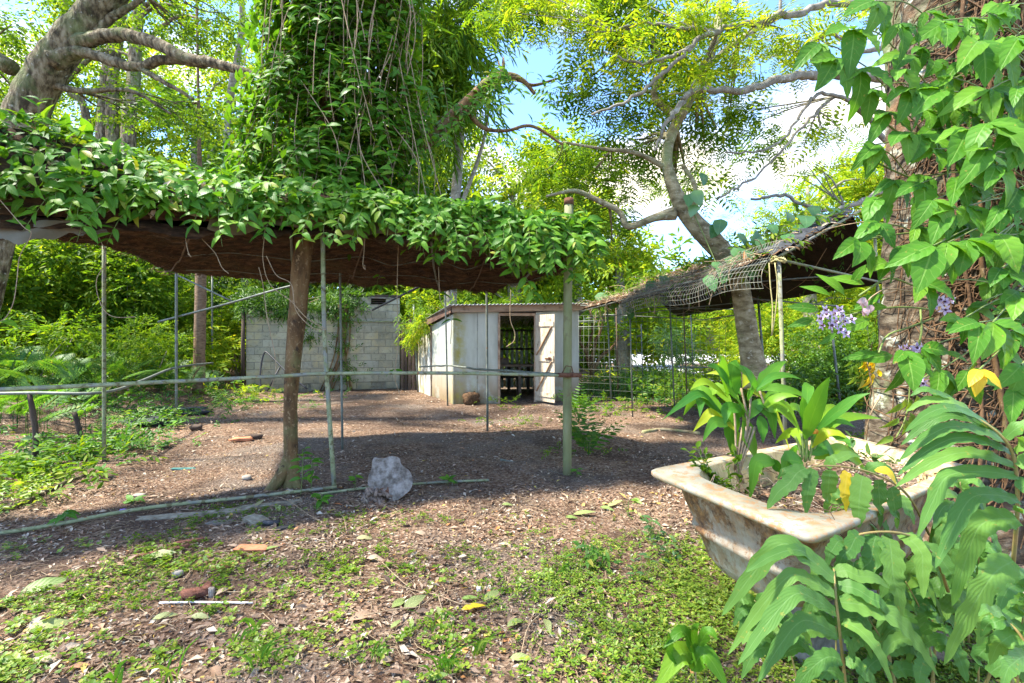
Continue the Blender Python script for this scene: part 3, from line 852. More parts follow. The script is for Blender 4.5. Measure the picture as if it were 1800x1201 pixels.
# open ledged and braced door
dh = q942 + sn * .035
de = P(971, 592, 10.56); de[2] = 0
dd = unit((de - dh) * A(1, 1, 0)); dl = .62; dn = A(dd[1], -dd[0], 0)
door = Geo()
dobj = bpy.data.objects.new('door', None)
dobj.name = 'door'
WL['door'] = tuple(dh)
col.objects.link(dobj); dobj.parent = shed; dobj.location = [float(v) for v in dh - wloc(shed)]
for k in range(5):
    g = Geo()
    a = dh + dd * (dl * (k + .5) / 5) + A(0, 0, .06)
    beam(g, a, a + A(0, 0, 1.93 + rng.normal(0, .008)), dl / 5 - .006, .022, up=dn)
    mk('plank', g, M_DOOR, dobj, smooth=False)
for z in (.22, 1.02, 1.78):
    g = Geo()
    beam(g, dh + dn * .022 + dd * .02 + A(0, 0, z), dh + dn * .022 + dd * (dl - .02) + A(0, 0, z), .02, .13 if z == 1.02 else .10)
    mk('ledge', g, M_DOOR, dobj, smooth=False)
for z0, z1 in ((.28, .95), (1.09, 1.72)):
    g = Geo()
    beam(g, dh + dn * .023 + dd * .06 + A(0, 0, z0), dh + dn * .023 + dd * (dl - .08) + A(0, 0, z1), .018, .06, up=dn)
    mk('brace', g, M_FASCIA, dobj, smooth=False)
g = Geo(); beam(g, dh + dn * .045 + dd * .35 + A(0, 0, 1.02), dh + dn * .045 + dd * .55 + A(0, 0, 1.02), .02, .025); box(g, dh + dn * .045 + dd * .5 + A(0, 0, 1.02), .06, .04, .06)
mk('latch', g, M_RUST, dobj, smooth=False)

# ---------------------------------------------------------------- left shade canopy
fr = [(-6.0, 2.6, 2.30), (-3.84, 3.63, 2.33), (-3.31, 3.90, 2.36), (-2.90, 4.11, 2.40), (-1.74, 4.70, 2.50), (-.6, 4.97, 2.46), (0, 5.10, 2.43), (.72, 5.27, 2.38)]
bk = [(-6.5, 3.3, 2.45), (-4.5, 4.3, 2.47), (-4.0, 4.75, 2.46), (-4.75, 6.9, 2.40), (-2.95, 7.35, 2.35), (-1.1, 7.5, 2.28), (-.45, 7.6, 2.22), (.65, 6.3, 2.36)]
hm = [.95, .85, .80, .75, .62, .48, .38, .30]
fr, bk, hm = np.array(fr), np.array(bk), np.array(hm)
us = np.array([0, .18, .24, .32, .5, .72, .84, 1.0])
def F_at(u): return np.stack([np.interp(u, us, fr[:, k]) for k in range(3)], -1)
def B_at(u): return np.stack([np.interp(u, us, bk[:, k]) for k in range(3)], -1)
def H_at(u): return np.interp(u, us, hm)
def rough(X, a, s):
    sh = X.shape
    f = X.reshape(-1, 3)
    d = np.array([noise.fractal(Vector(p * s), .8, 2, 3) for p in f])
    f[:, 2] += a * d
    return f.reshape(sh)
def under_fn(u, v):
    X = F_at(u) * (1 - v[..., None]) + B_at(u) * v[..., None]
    X[..., 2] += -.06 * np.sin(v * np.pi) * 1.0 + .10 * (1 - v) * (v > .01)
    X[..., 2] -= .035 * np.abs(np.sin(u * 22 + v * 1.5)) ** 6 + .02 * np.abs(np.sin(v * 9 + u * 4)) ** 8
    return rough(rough(X, .05, 2.2), .022, 9)
def top_fn(u, v):
    f, b = F_at(u), B_at(u)
    X = f * (1 - v[..., None]) + b * v[..., None]
    Y0 = f[..., 2] + .33
    h = H_at(u)
    X[..., 2] = Y0 + (h - .33) * np.clip(v * 2.4, 0, 1) ** .7 - np.clip(v - .45, 0, 1) * 1.3 * h * 1.2
    X[..., 2] = np.maximum(X[..., 2], (f[..., 2] * (1 - v) + b[..., 2] * v) + .06)
    return rough(X, .08, 1.9)
def face_fn(u, v):
    f = F_at(u); t0 = top_fn(u, np.zeros_like(u))
    X = f.copy(); X[..., 2] += .09
    X = X + (t0 - X) * v[..., None]
    dirn = A(.3, -.95, 0)
    X += dirn * (.05 * np.sin(v * np.pi))[..., None]
    return rough(X, .01, 3)
canopy = thing('shade_canopy', 'large brown litter-laden shade cloth canopy sagging on pipe posts in front', 'canopy', (-1.7, 5.5, 0))
g = Geo(); grid(g, under_fn, 220, 70, flip=True); grid(g, top_fn, 150, 30); grid(g, face_fn, 150, 6)
mk('shade_cloth', g, M_CLOTH, canopy)
g = Geo()     # back edge closing strip
def backclose(u, v):
    a = under_fn(u, np.ones_like(u)); b = top_fn(u, np.ones_like(u)); return a + (b - a) * v[..., None]
grid(g, backclose, 150, 2)
mk('cloth_edge', g, M_CLOTH, canopy)
g = Geo()
def hem_fn(u, v):
    X = F_at(u) + A(.02, -.07, 0)
    drop = .10 + .035 * np.sin(u * 37) + .02 * np.sin(u * 83 + 1) + .05 * (np.abs(u - .80) < .07)
    X[..., 2] += .14 - v * drop * 1.2
    X[..., 1] += .02 * np.sin(u * 90 + v * 3)
    return X
grid(g, lambda u, v: hem_fn(u * .62 + .36, v), 120, 4)
mk('hem_strip', g, M_HEM, canopy)
g = Geo()
def tarp_fn(u, v):
    uu = u * .26 - .02
    X = F_at(uu) + A(.02, .02, 0)
    X[..., 2] += .06 - v * (.12 + .05 * np.sin(u * 11) + .02 * np.sin(u * 41) + .015 * np.sin(u * 97))
    X[..., 1] += .03 * np.sin(u * 34 + v * 3) + .05 * v
    return rough(X, .02, 6)
grid(g, tarp_fn, 90, 6)
mk('hanging_netting', g, M_TARP, canopy)
# battens and wires under the cloth
for k, (u0_, u1_) in enumerate(((.34, .30), (.45, .47), (.56, .55), (.68, .72), (.80, .80), (.92, .90))):
    g = Geo()
    pts_ = [under_fn(np.array([u0_ + (u1_ - u0_) * q]), np.array([.06 + .92 * q]))[0] - A(0, 0, .035) for q in np.linspace(0, 1, 9)]
    tube(g, spline(np.array(pts_), 24), .013 if k % 2 else .009, 6)
    mk('batten', g, M_DARKPIPE if k % 2 else M_BROWNWOOD, canopy)
for v_ in (.35, .68):
    g = Geo()
    pts_ = [under_fn(np.array([q]), np.array([v_]))[0] - A(0, 0, .03) for q in np.linspace(.33, .95, 14)]
    tube(g, spline(np.array(pts_), 50), .006, 5)
    mk('wire', g, M_DARKPIPE, canopy)
# fibres and dry stems matted into the cloth
g = Geo()
for k in range(2200):
    u = R.random(); v = R.random()
    p = under_fn(np.array([u]), np.array([v]))[0] - A(0, 0, .012)
    d = A(R.uniform(-1, 1), R.uniform(-.5, .5), R.uniform(-.15, .05)) * R.uniform(.08, .3)
    q = p + d; q[2] = min(q[2], p[2]) + .005
    tube(g, [p, (p + q) / 2 + A(0, 0, -R.random() * .03), q], [.003, .003, .002], 3, cap=False)
for k in range(500):
    u = R.uniform(.2, .97); v = R.uniform(.93, 1.0)
    p = under_fn(np.array([u]), np.array([v]))[0]
    tube(g, [p, p + A(R.uniform(-.06, .06), 0, -R.uniform(.03, .10))], [.003, .001], 3, cap=False)
tag(mk('dry_fibre', g, M_FIBRE, canopy), kind='stuff')

# frame of pipes: front and rear
def pipe(name, label, pts, rpx=None, r=.02, mat=M_PIPE, cat='pipe post', n=10, group=None, wob=0.0, m=None):
    pts = np.array(pts, float)
    s = spline(pts, m or max(2, 6 * (len(pts) - 1)))
    if wob: s[1:-1] += rng.normal(0, wob, s[1:-1].shape)
    g = Geo(); tube(g, s, np.full(len(s), r), n)
    return tag(mk(name, g, mat, origin=pts[0] * A(1, 1, 0)), label, cat, group)
post = thing('round_post', 'thick mossy round post at the right end of the canopy with rusty clamp', 'post', (.62, 5.25, 0))
g = Geo(); p0, p1 = P(997, 838, 5.25), P(1000, 357, 5.25)
tube(g, spline([p0, (p0 + p1) / 2 + A(-.006, 0, 0), p1], 14), np.full(14, .048), 14, bump=.05)
mk('pole', g, M_POST, post)
g = Geo(); tube(g, [p1 - A(0, 0, .02), p1 + A(0, 0, .05)], [.056, .05], 12); mk('post_cap', g, M_RUST, post)
g = Geo(); c = P(999, 659, 5.2)
for dz in (-.012, .012):
    a = np.linspace(0, 2 * np.pi, 15)
    tube(g, np.stack([c[0] + .06 * np.cos(a), 5.25 + .06 * np.sin(a), c[2] + dz + 0 * a], 1), np.full(15, .010), 6, bump=.3)
box(g, c + A(.08, -.02, 0), .12, .05, .045, .1, jit=.006); box(g, c + A(-.04, -.03, 0), .14, .05, .035, -.1, jit=.006)
tube(g, [c + A(-.07, -.03, .02), c + A(-.03, -.05, .10), c + A(.03, -.05, .09), c + A(.05, -.03, .01)], np.full(4, .006), 5)
mk('clamp', g, M_RUST, post)
pipe('rail_pipe', 'long horizontal mossy rail pipe crossing from the left edge to the round post', [P(-140, 689, 3.3), P(0, 685, 3.60), P(300, 671, 4.1), P(500, 661, 4.53), P(572, 657, 4.66), P(780, 656, 4.92), P(985, 660, 5.17)], r=.018, cat='rail pipe')
g = None
pipe('leaning_post', 'thin leaning mossy pipe post standing on the bottom pipe beside the brown trunk', [P(567, 400, 4.8), P(571, 600, 4.74), P(588, 864, 4.70)], r=.0215)
pipe('ground_pipe', 'mossy pipe lying along the ground from the left edge to the thin leaning post', [gp(G(a, b), .035) for a, b in ((-100, 955), (0, 943), (100, 929), (200, 914), (300, 899), (420, 882), (592, 864))], r=.015, cat='ground pipe')
pipe('ground_pipe', 'mossy pipe lying on the leaves from the grey lump towards the round post', [gp(G(a, b), .025) for a, b in ((560, 873), (640, 865), (760, 853), (860, 848))], r=.012, cat='ground pipe')
pipe('ground_pipe', 'short grey pipe end sloping down to the foot of the round post', [P(880, 808, 5.85), P(940, 822, 5.6), P(990, 836, 5.25)], r=.014, mat=M_DARKPIPE, cat='ground pipe')
def gpost(px, pyb, pyt, label, pxt=None, r=.018, mat=M_PIPE):
    b = G(px, pyb); Y = b[1]
    return pipe('frame_post', label, [P(px if pxt is None else pxt, pyt, Y), b], r=r, mat=mat, m=6)
gpost(183, 812, 400, 'upright pipe post in front of the bracken bank at left', r=.021)
gpost(310, 745, 440, 'thin grey pipe post standing between bracken bank and reddish trunk', r=.022, mat=M_DARKPIPE)
gpost(373, 690, 480, 'far thin grey pipe post right of the reddish trunk', r=.024, mat=M_DARKPIPE)
gpost(602, 790, 420, 'thin dark pipe post just right of the leaning mossy one', 597, .015, M_DARKPIPE)
gpost(735, 690, 535, 'far bent grey pipe in front of the dark boards', 727, .026, M_DARKPIPE)
gpost(787, 715, 440, 'thin dark rod post before the left corner of the shed', 781, .018, M_DARKPIPE)
gpost(857, 757, 420, 'thin dark rod post before the white panel beside the shed doorway', 855, .019, M_DARKPIPE)
pipe('brace_pipe', 'thin grey brace pipe rising to the right behind the brown trunk', [P(278, 566, 8.4), P(400, 534, 8.3), P(520, 501, 8.0), P(640, 484, 8.0)], r=.018, mat=M_DARKPIPE, cat='brace pipe')
pipe('brace_pipe', 'thin grey brace pipe falling to the right towards the reddish trunk', [P(310, 483, 8.6), P(410, 531, 8.5)], r=.014, mat=M_DARKPIPE, cat='brace pipe')
pipe('brace_pipe', 'black diagonal pipe above the roofline of the block building', [P(655, 545, 9.6), P(735, 505, 8.6)], r=.02, mat=M_BLACKPL, cat='brace pipe')
pipe('rear_rail', 'dark low rail bending back past the bracken to a far post', [P(-60, 693, 5.5), P(60, 691, 5.6), P(183, 690, 5.85), P(250, 669, 7.0), P(310, 646, 8.6), P(374, 638, 11)], r=.019, mat=M_DARKPIPE, cat='rail pipe', m=24)
pipe('rear_rail', 'crooked dark rail in front of the shed, joined to thin rods', [P(738, 645, 9.5), P(782, 643, 8.8), P(857, 650, 6.75), P(990, 659, 5.4)], r=.016, mat=M_DARKPIPE, cat='rail pipe', wob=.006)

# ---------------------------------------------------------------- right gable shade house
E0, E1 = A(2.70, 4.96, 2.30), A(1.42, 9.9, 2.02)
tie1 = P(1552, 497, 7.0)
mid0 = P(1500, 377, 6.1)                 # ridge front end
back_dir = E1 - E0
Rg1 = mid0 + back_dir * 1.0 + A(0, 0, -.05)
Q1 = tie1 + back_dir + A(.2, .6, 0)
sh = thing('shade_house', 'gabled pipe-frame shade house with sagging netting roof covered in dead leaves', 'shade house', (3.4, 7.5, 0))
def roofL(u, v):     # u along eave, v up the slope
    a = E0 + (E1 - E0) * u[..., None]; b = mid0 + (Rg1 - mid0) * u[..., None]
    X = a + (b - a) * v[..., None]
    X[..., 2] -= .05 * np.sin(u * np.pi * 1.0) ** 2 * (1 - v) + .03 * np.sin(v * np.pi)
    return rough(X, .05, 2.0)
def roofR(u, v):
    a = mid0 + (Rg1 - mid0) * u[..., None]; b = tie1 + (Q1 - tie1) * u[..., None]
    X = a + (b - a) * v[..., None]
    X[..., 2] -= .05 * np.sin(v * np.pi)
    return rough(X, .03, 2.0)
g = Geo(); grid(g, roofL, 50, 16); grid(g, roofR, 50, 16)
mk('netting_roof', g, M_DARKNET, sh)
g = Geo(); grid(g, lambda u, v: roofL(u, v) + A(-.02, -.02, .03), 50, 16)
mk('leaf_layer', g, M_FIBRE, sh)
g = Geo()
def gband(u, v):
    X = E0 + (mid0 - E0) * u[..., None] + (back_dir * .05)[None, None] * v[..., None]
    X[..., 2] += .04 + .05 * np.sin(v * np.pi); X += A(-.1, 0, .02) * v[..., None]
    return rough(X, .03, 5)
grid(g, gband, 40, 6)
mk('black_cloth_edge', g, M_BLACKCLOTH, sh)
def part_rod(name, a, b, r, mat=M_PIPE, n=8):
    g = Geo(); rod(g, a, b, r, n); return mk(name, g, mat, sh)
part_rod('rafter_pipe', E0, mid0 + (mid0 - E0) * .1, .017)
part_rod('tie_pipe', E0, tie1, .015)
part_rod('eave_pipe', E0, E1, .012, M_DARKPIPE)
part_rod('cross_pipe', P(1310, 497, 7.0), P(1545, 478, 7.2), .013, M_DARKPIPE)
part_rod('cross_pipe', P(1318, 525, 7.8), P(1470, 538, 7.8), .012, M_DARKPIPE)
part_rod('post', P(1369, 456, 4.96), A(2.82, 4.96, 0), .02)
part_rod('post', P(1536, 380, 7.0), P(1556, 650, 7.0) * A(1, 1, 0), .02)
part_rod('post', P(1460, 560, 8.5), P(1480, 700, 8.5) * A(1, 1, 0), .02, M_DARKPIPE)
part_rod('post', P(1332, 520, 9.0), P(1350, 700, 9.0) * A(1, 1, 0), .022, M_DARKPIPE)
for k, (pt, pb, Y) in enumerate(((1066, 1075, 10.0), (1082, 1087, 11.5), (1106, 1112, 9.0), (1127, 1130, 13.5), (1176, 1186, 9.6), (1200, 1208, 11), (1212, 1220, 13))):
    ytop = 505 if k != 3 else 570
    part_rod('wall_rod', P(pt, ytop, Y), P(pb, 592, Y) * A(1, 1, 0), .011 + .0004 * Y, [M_DARKPIPE, M_BROWNWOOD][k in (1, 5)], 6)
for a, b, Y in (((1020, 537), (1330, 545), 10.5), ((1030, 560), (1300, 532), 9.6), ((1060, 553), (1240, 562), 11), ((1070, 644), (1250, 646), 10), ((1016, 575), (1070, 574), 10.8), ((1016, 565), (1070, 563), 10.8), ((1240, 562), (1330, 548), 9)):
    part_rod('wall_rail', P(*a, Y), P(*b, Y), .012, M_DARKPIPE, 6)
# square wire mesh: wall of the far bay and the curtain hanging from the eave
g = Geo()
def wall_pt(s, z): return A(1.42 + s * 2.6, 10.3 - s * 1.2, z)
for s in np.linspace(0, 1, 27): rod(g, wall_pt(s, 0), wall_pt(s, 1.95), .003, 3)
for z in np.linspace(.1, 1.95, 14): rod(g, wall_pt(0, z), wall_pt(1, z), .003, 3)
tag(mk('wire_wall', g, M_DARKPIPE, sh), kind='stuff')
g = Geo()
def cur(s, v):
    a = E0 + (E1 - E0) * s
    out = A(-.16, -.05, 0) * math.sin(v * 2.2)
    d = .34 * (1 - .25 * s)
    return a + A(-.04, 0, .03) + out + A(0, 0, -d * v + .03 * math.sin(s * 19)) + A(.03 * math.sin(s * 31 + v * 2), 0, 0)
ns = 64
for k in range(ns + 1):
    s = k / ns * .62
    tube(g, [cur(s, v) for v in np.linspace(-.5, 1, 9)], .0028, 3, cap=False)
for v in np.linspace(-.5, 1, 9):
    tube(g, [cur(s, v) for s in np.linspace(0, .62, 40)], .0026, 3, cap=False)
tag(mk('wire_curtain', g, M_WIRE, sh), kind='stuff')
g = Geo()
for dx in (0, .05):
    c = P(1352 + dx * 200, 462, 4.9)
    tube(g, spline([c, P(1354 + dx * 250, 500, 4.9), P(1358 + dx * 120, 540, 4.9), P(1357, 590, 4.9)], 12), .006, 6)
for k in range(5):
    a = np.linspace(0, 2 * np.pi, 9)
    c = P(1368, 457, 4.95)
    tube(g, np.stack([c[0] + .07 * np.cos(a + k), 4.95 + .04 * np.sin(a), c[2] + .015 * np.sin(a * 2 + k) + (k - 2) * .01], 1), .007, 5)
mk('tie_rope', g, M_ROPE, sh)

# ---------------------------------------------------------------- spray templates (a twig with its leaves)
def tpl_of(geo):
    V, Q, T, U, _, _ = geo.cat()
    return V, Q, T, U

def spray_alt(n=9, leaf=None, ll=.3, spread=55, droop=.25, seed=0, jitter=.25):
    """alternate leaves along a drooping twig of length 1 (along +Y)"""
    r = np.random.default_rng(seed)
    g = Geo()
    t = np.linspace(.12, 1, n)
    pos = np.stack([.03 * np.sin(t * 9), t, -droop * t ** 2], 1)
    side = np.where(np.arange(n) % 2 == 0, 1, -1)
    a = np.radians(spread + r.normal(0, 12, n)); a[-1] = 0.1
    f = np.stack([np.sin(a) * side, np.cos(a), -.25 + r.normal(0, jitter, n)], 1)
    nr = np.stack([r.normal(0, .35, n), r.normal(0, .35, n), np.ones(n)], 1)
    place(g, leaf, pos, f, nr, ll * (1 + r.normal(0, .15, n)))
    return tpl_of(g)

def spray_pinnate(pairs=7, leaf=None, ll=.26, droop=.3, angle=70):
    g = Geo()
    t = np.linspace(.18, .97, pairs)
    for s in (-1, 1):
        pos = np.stack([0 * t, t, -droop * t ** 2], 1)
        a = math.radians(angle)
        f = np.tile(A(math.sin(a) * s, math.cos(a), -.12), (pairs, 1))
        place(g, leaf, pos, f, A(.25 * s, 0, 1), ll * np.sin(np.pi * (t * .75 + .2)) ** .6)
    return tpl_of(g)

L6 = leaf6()
L6N = leaf6(.24, .2, .2)
L6W = leaf6(.55, .3, .1)
LIN = leaf6(.14, .1, .35)
RH = (A([0, 0, 0], [-.17, .5, .05], [0, 1, -.1], [.17, .5, .05]), np.array([(0, 3, 2, 1)]), E3, A([.5, 0], [0, .5], [.5, 1], [1, .5]))
S_BROAD = [spray_alt(8, L6, .36, seed=k) for k in range(3)]
S_SMALL = [spray_alt(12, L6W, .2, 60, seed=k + 5) for k in range(3)]
S_WILLOW = [spray_alt(13, LIN, .42, 30, .7, seed=k + 9) for k in range(3)]
S_PINN = [spray_pinnate(7, L6N, .27), spray_pinnate(9, L6N, .22, .45), spray_pinnate(6, RH, .3, .2)]
S_LANCE = [spray_alt(9, L6N, .42, 40, .4, seed=k + 15) for k in range(3)]
S_COARSE = [spray_alt(6, RH, .5, 55, seed=k + 25, jitter=.5) for k in range(3)]

def rand_dirs(n, up=0.15):
    d = rng.normal(0, 1, (n, 3)); d[:, 2] = d[:, 2] * .6 + up
    return unit(d)

def foliage(geo, centers, radii, counts, sprays, size, hang=.0, flat=.8, shell=.45):
    """clumps of sprays round the given centres"""
    for c, r, n in zip(centers, radii, counts):
        n = int(n)
        if n <= 0: continue
        d = unit(rng.normal(0, 1, (n, 3)))
        rad = rng.uniform(shell, 1.0, n) ** .6
        p = np.asarray(c) + d * (rad * 1.0)[:, None] * np.asarray(r) * A(1, 1, flat)
        # lumpy outline
        p += rng.normal(0, .08, p.shape) * np.max(r)
        f = unit(d * A(1, 1, .5) + rng.normal(0, .55, (n, 3)) + A(0, 0, -hang))
        nr = unit(A(0, 0, 1) + rng.normal(0, .45, (n, 3)) + d * .25)
        w = rng.integers(0, len(sprays), n)
        sc = size * rng.uniform(.7, 1.3, n)
        for k in range(len(sprays)):
            m = w == k
            place(geo, sprays[k], p[m], f[m], nr[m], sc[m])

def closest(pts, c):
    d = np.linalg.norm(pts - c, axis=1)
    return int(np.argmin(d))

def tree(label, trunk, limbs, clumps, sprays, size, mleaf, mbark, group=None, hang=0.0, name='tree', twigs=True, jit=.0, bump=.12, cat='tree', n=10, subc=5, flat=.8, dens=1.0, crown_name='crown'):
    """trunk & limbs: lists of rows (x,y,z,r) in metres; clumps: rows (x,y,z,r,n)"""
    trunk = np.asarray(trunk, float)
    base = trunk[0, :3]
    t = thing(name, label, cat, base, group)
    g = Geo()
    s = spline(trunk, max(12, 7 * len(trunk)))
    if jit: s[1:-1, :3] += rng.normal(0, jit, (len(s) - 2, 3))
    tube(g, s[:, :3], np.maximum(s[:, 3], .004), n, bump=bump, bscale=5)
    mk('trunk', g, mbark, t)
    allp = [s]
    for L in limbs:
        g = Geo()
        q = spline(np.asarray(L, float), max(10, 7 * len(L)))
        if jit: q[1:-1, :3] += rng.normal(0, jit, (len(q) - 2, 3))
        tube(g, q[:, :3], np.maximum(q[:, 3], .003), 8, bump=bump, bscale=6)
        mk('limb', g, mbark, t)
        allp.append(q)
    ap = np.vstack(allp)
    g = Geo(); gt = Geo(); nt_ = 0
    for (x, y, z, r, cnt) in clumps:
        c = A(x, y, z)
        k = subc
        cs = c + unit(rng.normal(0, 1, (k, 3))) * rng.uniform(.3, .95, (k, 1)) * r * A(1, 1, .75)
        foliage(g, cs, [A(1, 1, .7) * r * q for q in rng.uniform(.28, .6, k)], [cnt * dens / k] * k, sprays, size, hang, flat)
        if twigs:
            p0 = ap[closest(ap[:, :3], c)]
            for cc in cs[:4]:
                if np.linalg.norm(p0[:3] - cc) > 1.9: continue
                m = (p0[:3] + cc) / 2 + rng.normal(0, .1, 3) * r
                tube(gt, spline(np.array([p0[:3], m, cc]), 7), np.linspace(min(p0[3] * .5, .035), .006, 7), 5, cap=False); nt_ += 1
    if nt_:
        tag(mk('twigs', gt, mbark, t), kind='stuff')
    tag(mk(crown_name, g, mleaf, t), kind='stuff')
    return t

def W(px, py, Y, rpx):
    p = P(px, py, Y)
    return (p[0], p[1], p[2], rpx / F * Y)

def CL(px, py, Y, rpx, n):
    p = P(px, py, Y)
    return (p[0], p[1], p[2], rpx / F * Y, n)

# ---- front brown trunk with the creeper column above the canopy
ft = tree('smooth brown trunk through the big canopy, its top wrapped in hanging creeper',
          [W(512, 872, 4.88, 18), W(512, 820, 4.88, 13), W(511, 700, 4.88, 12), W(522, 560, 4.9, 15), W(534, 430, 4.95, 16), W(560, 300, 5.3, 20), W(590, 120, 5.6, 20), W(600, -80, 5.7, 18), W(610, -260, 5.8, 12)],
          [[W(508, 800, 4.88, 9), W(494, 836, 4.82, 11), W(470, 866, 4.75, 8), W(455, 874, 4.7, 3)],
           [W(514, 840, 4.88, 8), W(530, 866, 4.78, 6), W(548, 876, 4.7, 2)],
           [W(600, 380, 5.7, 14), W(690, 290, 6.0, 12), W(760, 240, 6.2, 12), W(830, 175, 6.4, 12), W(868, 138, 6.5, 8), W(905, 134, 6.5, 5), W(935, 150, 6.5, 3), W(985, 137, 6.5, 1.5)],
           [W(868, 138, 6.5, 6), W(915, 140, 6.5, 5), W(940, 165, 6.5, 3)],
           [W(820, 195, 6.3, 5), W(850, 225, 6.3, 4), W(890, 230, 6.3, 3), W(935, 222, 6.3, 3), W(990, 255, 6.3, 2)],
           [W(590, 100, 5.6, 10), W(660, 20, 5.6, 9), W(720, -60, 5.7, 7)],
           [W(590, 150, 5.6, 10), W(520, 40, 5.5, 9), W(470, -60, 5.4, 7)]],
          [CL(880, 95, 6.6, 24, 5)], S_LANCE, .2, M_TREE, M_SMOOTHBARK, bump=.06, n=14, crown_name='leaf_spray')

# ---- big leaning furrowed tree, upper left
tree('large furrowed grey tree leaning right at upper left with two long low limbs',
     [W(-70, 690, 8.2, 26), W(-20, 560, 8.2, 13), W(4, 440, 8.2, 14), W(25, 260, 8.2, 30), W(80, 130, 8.2, 28), W(150, 40, 8.2, 25), W(235, -60, 8.2, 20), W(300, -170, 8.2, 20)],
     [[W(105, 95, 8.2, 24), W(150, 72, 8.1, 13), W(210, 62, 8.0, 11), W(265, 72, 7.8, 11), W(320, 100, 7.6, 10), W(380, 112, 7.5, 9), W(430, 125, 7.4, 6), W(470, 140, 7.3, 4)],
      [W(95, 105, 8.1, 20), W(140, 92, 8.1, 10), W(200, 108, 8.1, 9), W(240, 118, 8.0, 8), W(300, 105, 7.9, 8), W(360, 115, 7.8, 6)],
      [W(170, 62, 8.2, 8), W(190, 35, 8.2, 7), W(240, 5, 8.2, 5), W(270, -30, 8.2, 4)],
      [W(240, 118, 8, 6), W(290, 145, 7.9, 4), W(340, 175, 7.9, 2.5)],
      [W(80, 150, 8.2, 6), W(150, 160, 8.2, 5), W(230, 160, 8.2, 3), W(300, 200, 8.2, 2)],
      [W(20, 120, 8.2, 14), W(-80, 60, 8.4, 10), W(-160, -20, 8.5, 7)]],
     [CL(250, -40, 8.5, 110, 160), CL(120, -60, 8.8, 110, 130), CL(380, 30, 8.6, 70, 75), CL(20, 40, 8.6, 80, 110), CL(0, 170, 9.0, 60, 110), CL(330, 60, 8.8, 50, 60), CL(60, 330, 9.6, 70, 90), CL(240, 200, 9.6, 70, 80), CL(340, 210, 9.8, 60, 70), CL(180, 20, 9.4, 90, 120), CL(420, -30, 9.2, 80, 110),
      (-4.6, 4.4, 7.4, 1.5, 90), (-6.4, 6.5, 7.6, 1.6, 90), (-6.4, 2.6, 7.2, 1.5, 120), (-8.2, 4.4, 8.0, 1.6, 90), (-4.6, 1.6, 6.6, 1.4, 120), (-5.6, .6, 7.0, 1.4, 110), (-3.4, 2.6, 6.4, 1.1, 80), (-2.6, 1.2, 6.6, 1.1, 80), (-7.4, 1.2, 7.8, 1.5, 90)],  # unseen overhead clumps, added to break up sunlight on the near ground
     S_SMALL, .34, M_TREE, M_ROUGHBARK, jit=.006, bump=.09, n=20, subc=7)

# ---- slender trunks behind, left
for (lab, pts) in (
    ('stout brown trunk pair member standing left behind the canopy vines', [(160, 640), (180, 235), (188, 130), (205, 40)]),
    ('narrow brown trunk hugging the right side of the stout one', [(205, 640), (198, 235), (200, 120), (215, 20)]),
    ('dark upright trunk right of the trunk pair, behind canopy vines', [(222, 640), (226, 240), (235, 150), (240, 60)]),
    ('crooked thin brown trunk leaning towards the stout trunk pair', [(175, 640), (155, 230), (122, 160), (108, 120)])):
    k = len(lab) % 3
    Y = 15.2 + k * 1.0
    rr = {0: 13, 1: 11, 2: 11}[k] if 'thin' not in lab else 7
    rows = [W(a, b, Y, rr * (1 - .1 * i)) for i, (a, b) in enumerate(pts)]
    rows[0] = (*gp(rows[0]), rows[0][3])
    rows.append(W(pts[-1][0] + 20, -150, Y, rr * .5))
    c = pts[-1]
    tree(lab, rows, [[W(c[0], c[1] + 30, Y, 5), W(c[0] + 70, c[1] - 30, Y - .5, 3), W(c[0] + 130, c[1] - 20, Y - 1, 2)]],
         [CL(c[0] + 90, c[1] - 40, Y, 80, 75), CL(c[0] - 60, c[1] - 20, Y + 1, 80, 75), CL(c[0] + 40, 190, Y + 2, 70, 90), CL(c[0] + 10, 280, Y + 2.5, 70, 90)],
         [S_SMALL, S_BROAD, S_SMALL][k], .42, [M_TREE, M_TREE_LIME, M_TREE][k], M_ROUGHBARK, bump=.15)
tree('pale slender leaning trunk just left of the creeper column',
     [W(385, 680, 16.5, 5), W(398, 250, 16.5, 5.5), W(408, 150, 16, 6), W(424, 60, 15.5, 5), W(425, -60, 15, 4)], [], [CL(430, -30, 10.5, 80, 60), CL(340, 190, 11.5, 60, 50)],
     S_SMALL, .4, M_TREE, M_GREYLIMB)
tree('thin reddish trunk standing between two pipe posts before the bushes',
     [(*gp(G(349, 708)), .13), W(351, 600, 11, 9.5), W(353, 490, 11, 9), W(352, 350, 11, 8), W(350, 250, 11, 3), W(345, -60, 11, 2)], [], [CL(360, 320, 11.5, 60, 110), CL(330, 200, 11.5, 60, 90)],
     S_BROAD, .4, M_TREE_DARK, M_REDTRUNK)

